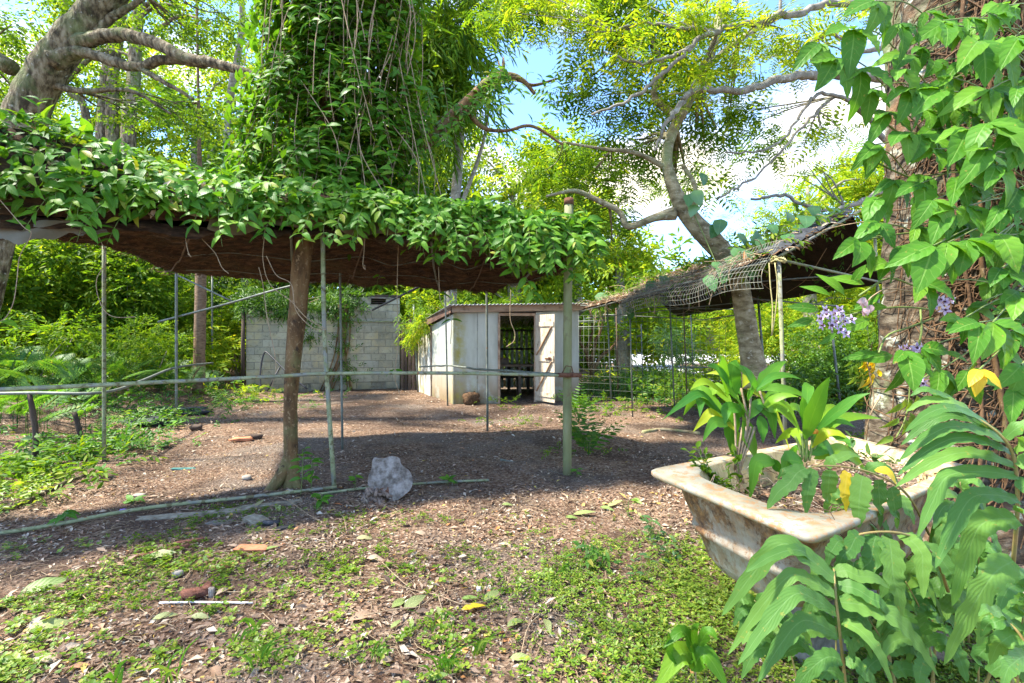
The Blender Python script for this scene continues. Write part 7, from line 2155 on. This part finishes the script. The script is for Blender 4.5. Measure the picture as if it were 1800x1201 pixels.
# grass tufts
for lab, px, py, n, h in (('grass tuft at the bottom edge below the fallen branch', 780, 1180, 22, .16), ('grass tuft spreading at bottom centre right of the first', 845, 1150, 16, .13), ('short grass tuft above the bottom edge near the green leaves', 760, 1110, 10, .12), ('broad grass blades beside the white strip', 449, 1110, 3, .13),
                          ('grass blade pair at the bottom left edge', 188, 1200, 3, .13), ('loose grass tuft left of the bottom centre', 460, 1170, 16, .15), ('grass tuft near the bottom left corner', 300, 1195, 9, .14), ('few thin grass blades low centre left', 420, 1130, 6, .12), ('grass tuft at bottom centre left of the green leaves', 660, 1165, 7, .1), ('small grass tuft beside the ground cover', 1050, 1075, 8, .07), ('yellowish grass tuft near the ground cover edge', 985, 1010, 14, .09)):
    b = gp(G(px, py))
    t = thing('grass_tuft', lab, 'grass', b)
    for k in range(n):
        a = R.uniform(0, 6.28); L = h * R.uniform(.5, 1.25)
        p0 = b + A(R.gauss(0, .025), R.gauss(0, .025), -.005)
        d = A(math.cos(a), math.sin(a), 0)
        V, Q, U = blade([p0, p0 + d * L * .25 + A(0, 0, L * .6), p0 + d * L * .8 + A(0, 0, L * R.uniform(.5, .95))], .010 if n > 4 else .022, A(d[1], -d[0], .2) + A(0, -.6, 0), prof_strap, .2, 0, 6)
        g = Geo(); g.add(V, Q, None, U); mk('blade', g, M_GRASS, t)
# leafy upright weeds at the edge of the cover
for lab, px, py, n, sz, mat in (('upright bluish weed left of the bathtub', 1145, 950, 34, .07, M_TREE_BLUE), ('second upright bluish weed nearer the bathtub', 1175, 985, 22, .06, M_TREE_BLUE), ('bright weed spreading at the edge of the ground cover', 1030, 990, 30, .075, M_BRACKEN), ('fern-like weed beside the ground cover', 1060, 1000, 16, .06, M_BRACKEN), ('bluish weed inside the ground cover below the others', 1130, 1020, 16, .06, M_TREE_BLUE), ('small weed between fallen leaves and round post', 1105, 905, 8, .06, M_COVER)):
    b = gp(G(px, py)); t = thing('weed', lab, 'weed', b)
    g = Geo()
    p = b + np.stack([rng.normal(0, .06, n), rng.normal(0, .05, n), rng.uniform(.01, .15, n)], 1)
    place(g, leaf_tpl(.34, 3, .2, .3, prof_lance), p, unit(rng.normal(0, 1, (n, 3)) * A(1, 1, .5) + A(0, 0, .2)), unit(rng.normal(0, .3, (n, 3)) + A(0, -.3, 1)), sz * rng.uniform(.7, 1.3, n))
    tag(mk('foliage', g, mat, t), kind='stuff')
    g = Geo()
    for k in range(4): tube(g, [b, b + A(R.gauss(0, .04), R.gauss(0, .03), .14)], .002, 4, cap=False)
    tag(mk('stems', g, M_STEM, t), kind='stuff')

# ---------------------------------------------------------------- single things lying about
FL = leaf_meshes('fallen_leaf', M_FALLEN, 4, .42, 6, prof_ovate, (-.1, .25), (.1, .35), .12)
FY = leaf_meshes('fallen_leaf', M_YELLOW, 2, .45, 6, prof_ovate, (-.1, .2), (.1, .3), .1)
FD = leaf_meshes('fallen_leaf', M_CURL, 4, .36, 6, prof_lance, (.2, .6), (.3, .9), .25)
def fleaf(lab, px, py, sz, ang, ms=FL, lift=.02):
    b = G(px, py); b[2] = gh(b[0], b[1]) + lift
    a = math.radians(ang)
    f = A(math.sin(a), math.cos(a), .05)
    o = inst('fallen_leaf', ms[R.randrange(len(ms))][0], mat4(b - f * sz / F * b[1] * .9, f, unit(A(R.gauss(0, .2), -.25, 1)), sz / F * b[1] * 1.15, .9))
    tag(o, lab, 'leaf')
for a in (('green leaf lying near the yellow leaf, long and folded', 740, 1060, 42, 40, FL), ('green leaf pointing up beside the bare branch at centre', 715, 1058, 38, 35, FL), ('pale green leaf left of the two oval ones, lower centre', 770, 1080, 30, -30, FL), ('yellow oval leaf at the end of the fallen branch', 845, 1075, 38, 80, FY),
          ('bright green leaf standing up right of the yellow oval leaf', 872, 1050, 36, 40, FL), ('pale leaf tip left of the yellow oval leaf', 835, 1062, 28, 100, FL), ('round green leaf right of the reddish leaf, lower centre', 916, 1096, 36, 50, FL), ('large oval green leaf lying right of the reddish strip', 966, 1115, 38, 170, FL),
          ('small pale oval leaf, left of a pair at lower centre', 701, 1100, 22, 30, FL), ('small pale oval leaf, right of a pair at lower centre', 724, 1097, 22, -10, FL), ('green leaf half hidden in the weeds right of centre', 967, 1020, 36, 100, FL), ('green curled leaf at the bottom centre edge', 930, 1162, 38, 90, FL),
          ('pale green leaf lying at the bottom edge of the picture', 780, 1196, 34, 80, FL), ('yellow-green leaf in open soil right of the lump', 898, 888, 18, 90, FL), ('long green leaf in the leaf group before the bathtub', 1040, 902, 36, 95, FL), ('upper green leaf in the leaf group before the bathtub', 1090, 885, 32, 60, FL),
          ('narrow green leaf right in the leaf group before the bathtub', 1125, 885, 24, 160, FL), ('lower small leaf in the leaf group before the bathtub', 1122, 903, 18, 0, FL), ('left pale leaf in the leaf group before the bathtub', 1012, 907, 20, 90, FL), ('middle green leaf in the leaf group before the bathtub', 1075, 895, 24, 120, FL),
          ('long pale green leaf lying in the weeds at lower left', 105, 1030, 55, 55, FL), ('long yellow-green leaf in the weeds at lower left', 115, 1095, 60, 60, FL), ('pale rounded leaf in the weeds near the white strip', 305, 1080, 34, 60, FL), ('whitish green leaf right of the pale rounded leaf', 362, 1086, 30, 90, FL),
          ('yellow leaf in the ground cover before the bathtub', 1058, 1032, 22, 80, FY), ('green narrow leaf near the terracotta piece', 485, 970, 24, 75, FL), ('yellow-green leaf near the ground pipe and brown trunk', 490, 898, 26, 150, FL), ('small green leaf upright by the ground pipe', 462, 885, 24, 5, FL),
          ('green leaf by the grey lump with long stalk', 650, 948, 26, 85, FL), ('green leaf end at the bottom edge by the seedling', 1195, 1120, 30, 80, FL), ('green leaf lying beside the reddish wood plank', 300, 980, 42, 75, FL),
          ('orange-brown leaf strip in the middle ground', 754, 940, 30, 100, FD), ('dry twisted leaf standing near the centre', 736, 972, 30, 20, FD), ('pinkish curled leaf left of the standing dry leaf', 670, 985, 30, 90, FD), ('reddish strip leaf leaning on the round green leaf', 903, 1085, 36, 20, FD),
          ('reddish strip leaf left of the large oval leaf', 945, 1108, 34, 5, FD), ('tan leaf upright in the ground cover', 1075, 1100, 36, 175, FD), ('grey dry leaf lying left of the pale oval pair', 662, 1085, 55, 60, FD), ('cream curled leaf near the round green leaf', 700, 1160, 40, 50, FD),
          ('dry brown leaf near the bottom left weeds', 100, 1165, 50, 75, FD), ('crumpled grey leaf in the lower left weeds', 145, 1140, 40, 40, FD), ('brown curled leaf right of the bark chunk', 410, 1035, 36, 25, FD), ('pink-brown leaf in the ground cover', 1060, 1050, 30, 60, FD), ('tan leaf near the small stones at left', 230, 1018, 26, 70, FD), ('pale curled leaf at the bottom edge centre left', 385, 1190, 36, 130, FD), ('brown leaf beside the reddish strip leaf', 1002, 1060, 34, 30, FD)):
    fleaf(*a)

g = Geo()     # bare fallen branch with side shoots
br = thing('fallen_branch', 'thin bare fallen branch curving through the lower centre leaves', 'branch', gp(G(700, 1050)))
for pts in (((605, 1030), (660, 1025), (720, 1040), (770, 1055), (820, 1075), (880, 1050), (895, 1025)), ((770, 1055), (780, 1085), (810, 1100)), ((640, 1092), (700, 1080), (740, 1070), (772, 1045)), ((720, 1040), (690, 1015), (672, 990)), ((915, 1160), (930, 1110), (960, 1080), (975, 1060))):
    q = [gp(G(a, b), .02 + .01 * math.sin(i * 2.)) for i, (a, b) in enumerate(pts)]
    tube(g, spline(np.array(q), 20), .003, 5)
tag(mk('stem', g, M_DRYVINE, br), kind='stuff')
for lab, pts, r in (('long thin dry stem crossing the lower left ground', ((245, 1068), (300, 1040), (420, 1045), (560, 1040), (620, 1030)), .0022), ('bent dry stem before the bathtub', ((1290, 770), (1300, 785), (1330, 795)), .003), ('curved bare twig left of the grey lump', ((455, 870), (500, 880), (560, 920), (600, 925)), .003), ('arching dry stem before the lump', ((560, 905), (600, 908), (610, 940)), .003),
                    ('thick dark stick lying along the left edge', ((-30, 915), (40, 888), (90, 862), (150, 838)), .022), ('long grey root in the right open ground', ((1130, 762), (1160, 757), (1200, 760), (1230, 765)), .03)):
    q = [gp(G(a, b), .015) for a, b in pts]
    g = Geo(); tube(g, spline(np.array(q), 18), r, 6, bump=.15)
    tag(mk('dry_stick', g, M_DRYVINE if r < .01 else (M_ROUGHBARK if r < .025 else M_PALEBARK), origin=q[0]), lab, 'stick')
for lab, (x0, y0), (x1, y1), r in (('crooked dark stick upright at left with pale leaves', (62, 820), (52, 693), .026), ('short dark stick upright beside the first', (140, 790), (131, 725), .03)):
    b = G(x0, y0); tp_ = P(x1, y1, b[1])
    g = Geo(); tube(g, spline(np.array([b, (b + tp_) / 2 + A(.03, 0, 0), tp_]), 10), r, 7, bump=.3)
    o = thing('dead_stick', lab, 'stick', b); mk('stem', g, M_DARKWOOD, o)
    if y1 < 700:
        for q, a in ((.2, -1.2), (.45, 1.3), (.4, -1.4), (.15, 1.2)): inst('leaf', FL[1][0], mat4(b + (tp_ - b) * q, A(math.sin(a), -.2, -.2), A(0, -1, .4), .13), o)

def hull(name, lab, cat, px, py, w, d, h, mat, rot=0, jit=.15, sq=3, tilt=0, sink=.1, n=8, m=12):
    b = gp(G(px, py)); Y = b[1]
    g = Geo()
    th = np.linspace(.05, np.pi - .05, n); V = []
    for t_ in th:
        for a in np.arange(m) / m * 2 * math.pi:
            s = math.sin(t_)
            x = math.copysign(abs(math.cos(a)) ** (2 / sq), math.cos(a)) * s ** (2 / sq); y = math.copysign(abs(math.sin(a)) ** (2 / sq), math.sin(a)) * s ** (2 / sq); z = math.copysign(abs(math.cos(t_)) ** (2 / sq), math.cos(t_))
            q = 1 + jit * noise.noise(Vector((x * 1.6 + px, y * 1.6, z * 1.6 + py)))
            V.append((x * w / 2 * q, y * d / 2 * q, z * h / 2 * q))
    V = np.array(V)
    Mx = np.array(Matrix.Rotation(rot, 3, 'Z') @ Matrix.Rotation(tilt, 3, 'Y'))
    V = V @ Mx.T
    V = V + b + A(0, 0, h * (.5 - sink))
    i = np.arange(n - 1)[:, None] * m; j = np.arange(m)[None, :]; jn = (j + 1) % m
    g.add(V, np.stack([i + j, i + m + j, i + m + jn, i + jn], -1).reshape(-1, 4))
    g.add(np.vstack([V[:m], V[:m].mean(0)]), None, [(m, a, (a + 1) % m) for a in range(m)])
    o = mk(name, g, mat, origin=b, smooth=sq < 4)
    return tag(o, lab, cat)
hull('terracotta_shard', 'orange terracotta shard lying near the lower left', 'shard', 440, 972, .20, .09, .035, M_TERRA, .2, .25, 6, .1)
hull('terracotta_shard', 'thin flat terracotta sliver below the larger shard', 'shard', 395, 1000, .16, .035, .02, M_TERRA, .5, .25, 5)
hull('bark_chunk', 'reddish lumpy bark chunk above the white strip', 'chunk', 352, 1045, .12, .07, .065, M_REDWOOD, .5, 1.1, 3.2)
hull('wood_plank', 'reddish rotten plank lying near the terracotta shard', 'plank', 285, 975, .34, .035, .03, M_REDWOOD, .55, .3, 5, -.03)
hull('wood_plank', 'second reddish broken plank tip behind the first', 'plank', 330, 958, .2, .035, .025, M_REDWOOD, .5, .3, 5)
hull('stone', 'small pale stone in the lower left weeds', 'stone', 312, 1012, .065, .05, .045, M_STONE, .3, .3, 2.5)
hull('stone', 'flat pale stone in the bare ground at left', 'stone', 245, 873, .12, .07, .03, M_STONE, 0, .3, 2.5)
hull('stone', 'pinkish stone beside the left end of the block wall', 'stone', 437, 696, .3, .2, .16, M_STONE, 0, .3, 3)
hull('stone', 'dark stone near the black cloth', 'stone', 345, 758, .18, .14, .1, M_DARKWOOD, 0, .3, 3)
hull('stone', 'brown stone left of the brown trunk root', 'stone', 434, 843, .1, .08, .05, M_STONE, 0, .3, 2.5)
hull('concrete_chunk', 'pale greenish concrete chunk near the short black pipe', 'chunk', 450, 918, .2, .12, .045, M_PALECONC, -.5, .4, 6, .08)
hull('flat_slab', 'long pale worn concrete strip under the ground pipe', 'slab', 345, 907, .8, .09, .035, M_PALECONC, .27, .3, 6, 0, .45, 6, 20)
hull('flat_slab', 'short pale worn concrete strip right end beside the trunk root', 'slab', 470, 888, .5, .08, .035, M_PALECONC, .35, .3, 6, 0, .45, 6, 16)
hull('dark_slab', 'dark flat stone at the end of the pale strips', 'slab', 385, 922, .2, .06, .02, M_CONC, .2, .3, 5)
hull('brick_piece', 'broken orange brick pieces on the ground under the canopy', 'brick', 425, 778, .30, .16, .06, M_TERRA, .2, .6, 3)
hull('wood_piece', 'dark wood piece right behind the orange brick', 'wood', 448, 774, .2, .12, .08, M_DARKWOOD, .2, .4, 3)
hull('teal_scrap', 'faded teal scrap in the dirt at left', 'scrap', 322, 822, .26, .05, .02, M_TEAL, .05, .3, 5)
hull('purple_petal', 'purple petal on the dirt near the ground pipe', 'petal', 216, 900, .06, .04, .02, M_PURPLE, 0, .3, 3)
hull('dark_log', 'dark log lying before the weeds at left', 'log', 275, 787, .34, .06, .05, M_DARKWOOD, .05, .3, 4)
hull('metal_flap', 'pale grey fragment at the lower left edge', 'fragment', 60, 1120, .08, .04, .02, M_PALECONC, .5, .3, 4)
hull('plastic_cap', 'small white cap among the lower centre leaves', 'cap', 842, 1040, .028, .028, .03, M_WHITE, 0, .05, 4)
hull('wood_chip', 'pink-brown wood chip right of the round green leaf', 'wood chip', 1052, 1048, .085, .045, .015, M_REDWOOD, .3, .2, 5)
hull('wood_chip', 'tan wood chip upright near the bark chunk', 'wood chip', 372, 1046, .03, .03, .06, M_STONE, .3, .3, 5)
hull('rubble_lump', 'brown earth lump at the corner of the white shed', 'lump', 828, 712, .35, .3, .3, M_FIBRE, .3, .5, 2.5)
# black cloth heap and black pipe
for lab, px, py, w, d, h in (('crumpled black cloth lying in the weeds at left, nearer piece', 255, 752, .7, .3, .14), ('crumpled black cloth behind, near the grey post foot', 315, 732, .95, .4, .16)):
    o = hull('black_cloth', lab, 'cloth', px, py, w, d, h, M_BLACKCLOTH, .1, .9, 2.2, 0, .25, 10, 22)
g = Geo(); c = gp(G(476, 925), .018); tube(g, [c - A(.06, 0, 0), c + A(.06, .01, 0)], .022, 12, cap=True)
tag(mk('black_pipe', g, M_BLACKPL, origin=c), 'short black pipe offcut beside the greenish concrete chunk', 'pipe offcut')
g = Geo(); c = gp(G(502, 930), .01); box(g, c, .14, .05, .012, .7, jit=.002)
tag(mk('black_strip', g, M_BLACKPL, origin=c, smooth=False), 'flat black strip lying right of the short black pipe', 'strip')
g = Geo(); tube(g, spline(np.array([gp(G(a, b), .014) for a, b in ((280, 1060), (340, 1058), (390, 1061), (445, 1064))]), 10), .0055, 6)
tag(mk('white_strip', g, M_WHITE, origin=G(360, 1060)), 'thin white plastic strip lying in the lower left weeds', 'strip')

# grey cut lump: half-round trunk slice leaning on the ground
lp = thing('cut_stump', 'grey weathered cut log end leaning on the ground in the middle', 'log', gp(G(690, 892)))
c0 = gp(G(684, 880)); c0[2] += .19
ax = unit(A(.18, -1, .35))
rt = -unit(np.cross(ax, A(0, 0, 1))); upv = np.cross(ax, rt)
out_ = [(-.72, .86), (-.62, 1.0), (-.3, .93), (.1, 1.02), (.42, .9), (.5, .62), (.85, .3), (.98, -.1), (.92, -.5), (.62, -.8), (.3, -1.0), (-.05, -.85), (-.35, -.5), (-.78, -.35), (-.88, .05), (-.74, .5)]
sp = spline(np.array(out_ + [out_[0]]), 48)[:-1]
g = Geo()
rings_ = []
for q, (off, sc) in enumerate(((0, .97), (.02, 1.0), (.08, 1.02), (.16, .96), (.26, .75), (.3, .4))):
    rings_.append(np.array([c0 - ax * off + (rt * a * .205 + upv * b * .20) * sc * (1 + .05 * noise.noise(Vector((a * 3, b * 3, off * 9)))) for a, b in sp]))
n = len(sp); V = np.vstack(rings_)
i = np.arange(len(rings_) - 1)[:, None] * n; j = np.arange(n)[None, :]; jn = (j + 1) % n
g.add(V, np.stack([i + j, i + n + j, i + n + jn, i + jn], -1).reshape(-1, 4))
g.add(np.vstack([rings_[-1], rings_[-1].mean(0)]), None, [(n, (a + 1) % n, a) for a in range(n)])
mk('side', g, M_LUMPSIDE, lp)
g = Geo()
fr_ = []
for s in (1.0, .8, .6, .4, .2):
    fr_.append(np.array([c0 + ax * (.004 + .012 * noise.noise(Vector((a * 2 * s, b * 2 * s, 3)))) + (rt * a * .215 + upv * b * .195) * s for a, b in sp]))
V = np.vstack(fr_ + [c0 + ax * .004])
i = np.arange(4)[:, None] * n
g.add(V, np.stack([i + j, i + jn, i + n + jn, i + n + j], -1).reshape(-1, 4), [(5 * n, 4 * n + a, 4 * n + (a + 1) % n) for a in range(n)])
mk('cut_face', g, M_LUMP, lp)
g = Geo()
cc = c0 + A(-.13, -.03, -.10)
for k in range(46):
    a = R.uniform(-.09, .12); b = cc + A(a, R.uniform(-.03, .05), R.uniform(-.07, .04))
    tube(g, [b, b + unit(A(R.uniform(-.2, .9), -.3, -.25)) * R.uniform(.06, .13)], R.uniform(.008, .018), 5)
tag(mk('splintered_wood', g, M_LUMPSIDE, lp), kind='stuff')
# wood by the massive trunk
hull('log_end', 'dark split log end standing beside the massive trunk base', 'log', 1680, 960, .1, .1, .3, M_DARKWOOD, .3, .3, 4, .1)
hull('stone_lump', 'brown fibrous clod in front of the fern base', 'clod', 1640, 1150, .2, .18, .12, M_GREYWOOD, .3, .5, 2.5)

# ---------------------------------------------------------------- shared phrases for repeated things
GR = {'tree': 'trees growing round the yard', 'bush': 'bushes behind the yard', 'creeper': 'creepers grown over roofs and trunks', 'fallen_leaf': 'fallen leaves lying on the ground',
      'frame_post': 'thin pipe posts of the canopy frame', 'ground_pipe': 'pipes lying on the ground', 'brace_pipe': 'brace pipes under the canopy', 'weed_patch': 'patches of low weeds', 'weed': 'single upright weeds',
      'seedling': 'young seedlings in the ground', 'grass_tuft': 'grass tufts in the near ground', 'bracken': 'bracken clumps on the left bank', 'hanging_shoot': 'leafy shoots hanging from the canopy', 'herb': 'weeds growing in the bathtub',
      'stone': 'stones lying about', 'dry_stick': 'dry sticks on the ground', 'climbing_shoot': 'climbing shoots', 'dead_stick': 'dark upright sticks at left', 'broadleaf_cane': 'cane plants in the bathtub', 'black_cloth': 'crumpled black cloths',
      'terracotta_shard': 'terracotta pieces on the ground', 'wood_plank': 'reddish planks on the ground', 'flat_slab': 'pale concrete strips', 'concrete_block': 'blocks under the bathtub', 'roof_creeper': 'creepers on the right roof', 'rear_rail': 'dark rear rails', 'orchid': 'orchids on the massive trunk', 'wood_chip': 'wood chips on the ground'}
for o in bpy.data.objects:
    if o.parent is None and o.get('category') and not o.get('group'):
        b = o.name.split('.')[0]
        if b in GR:
            o['group'] = GR[b]
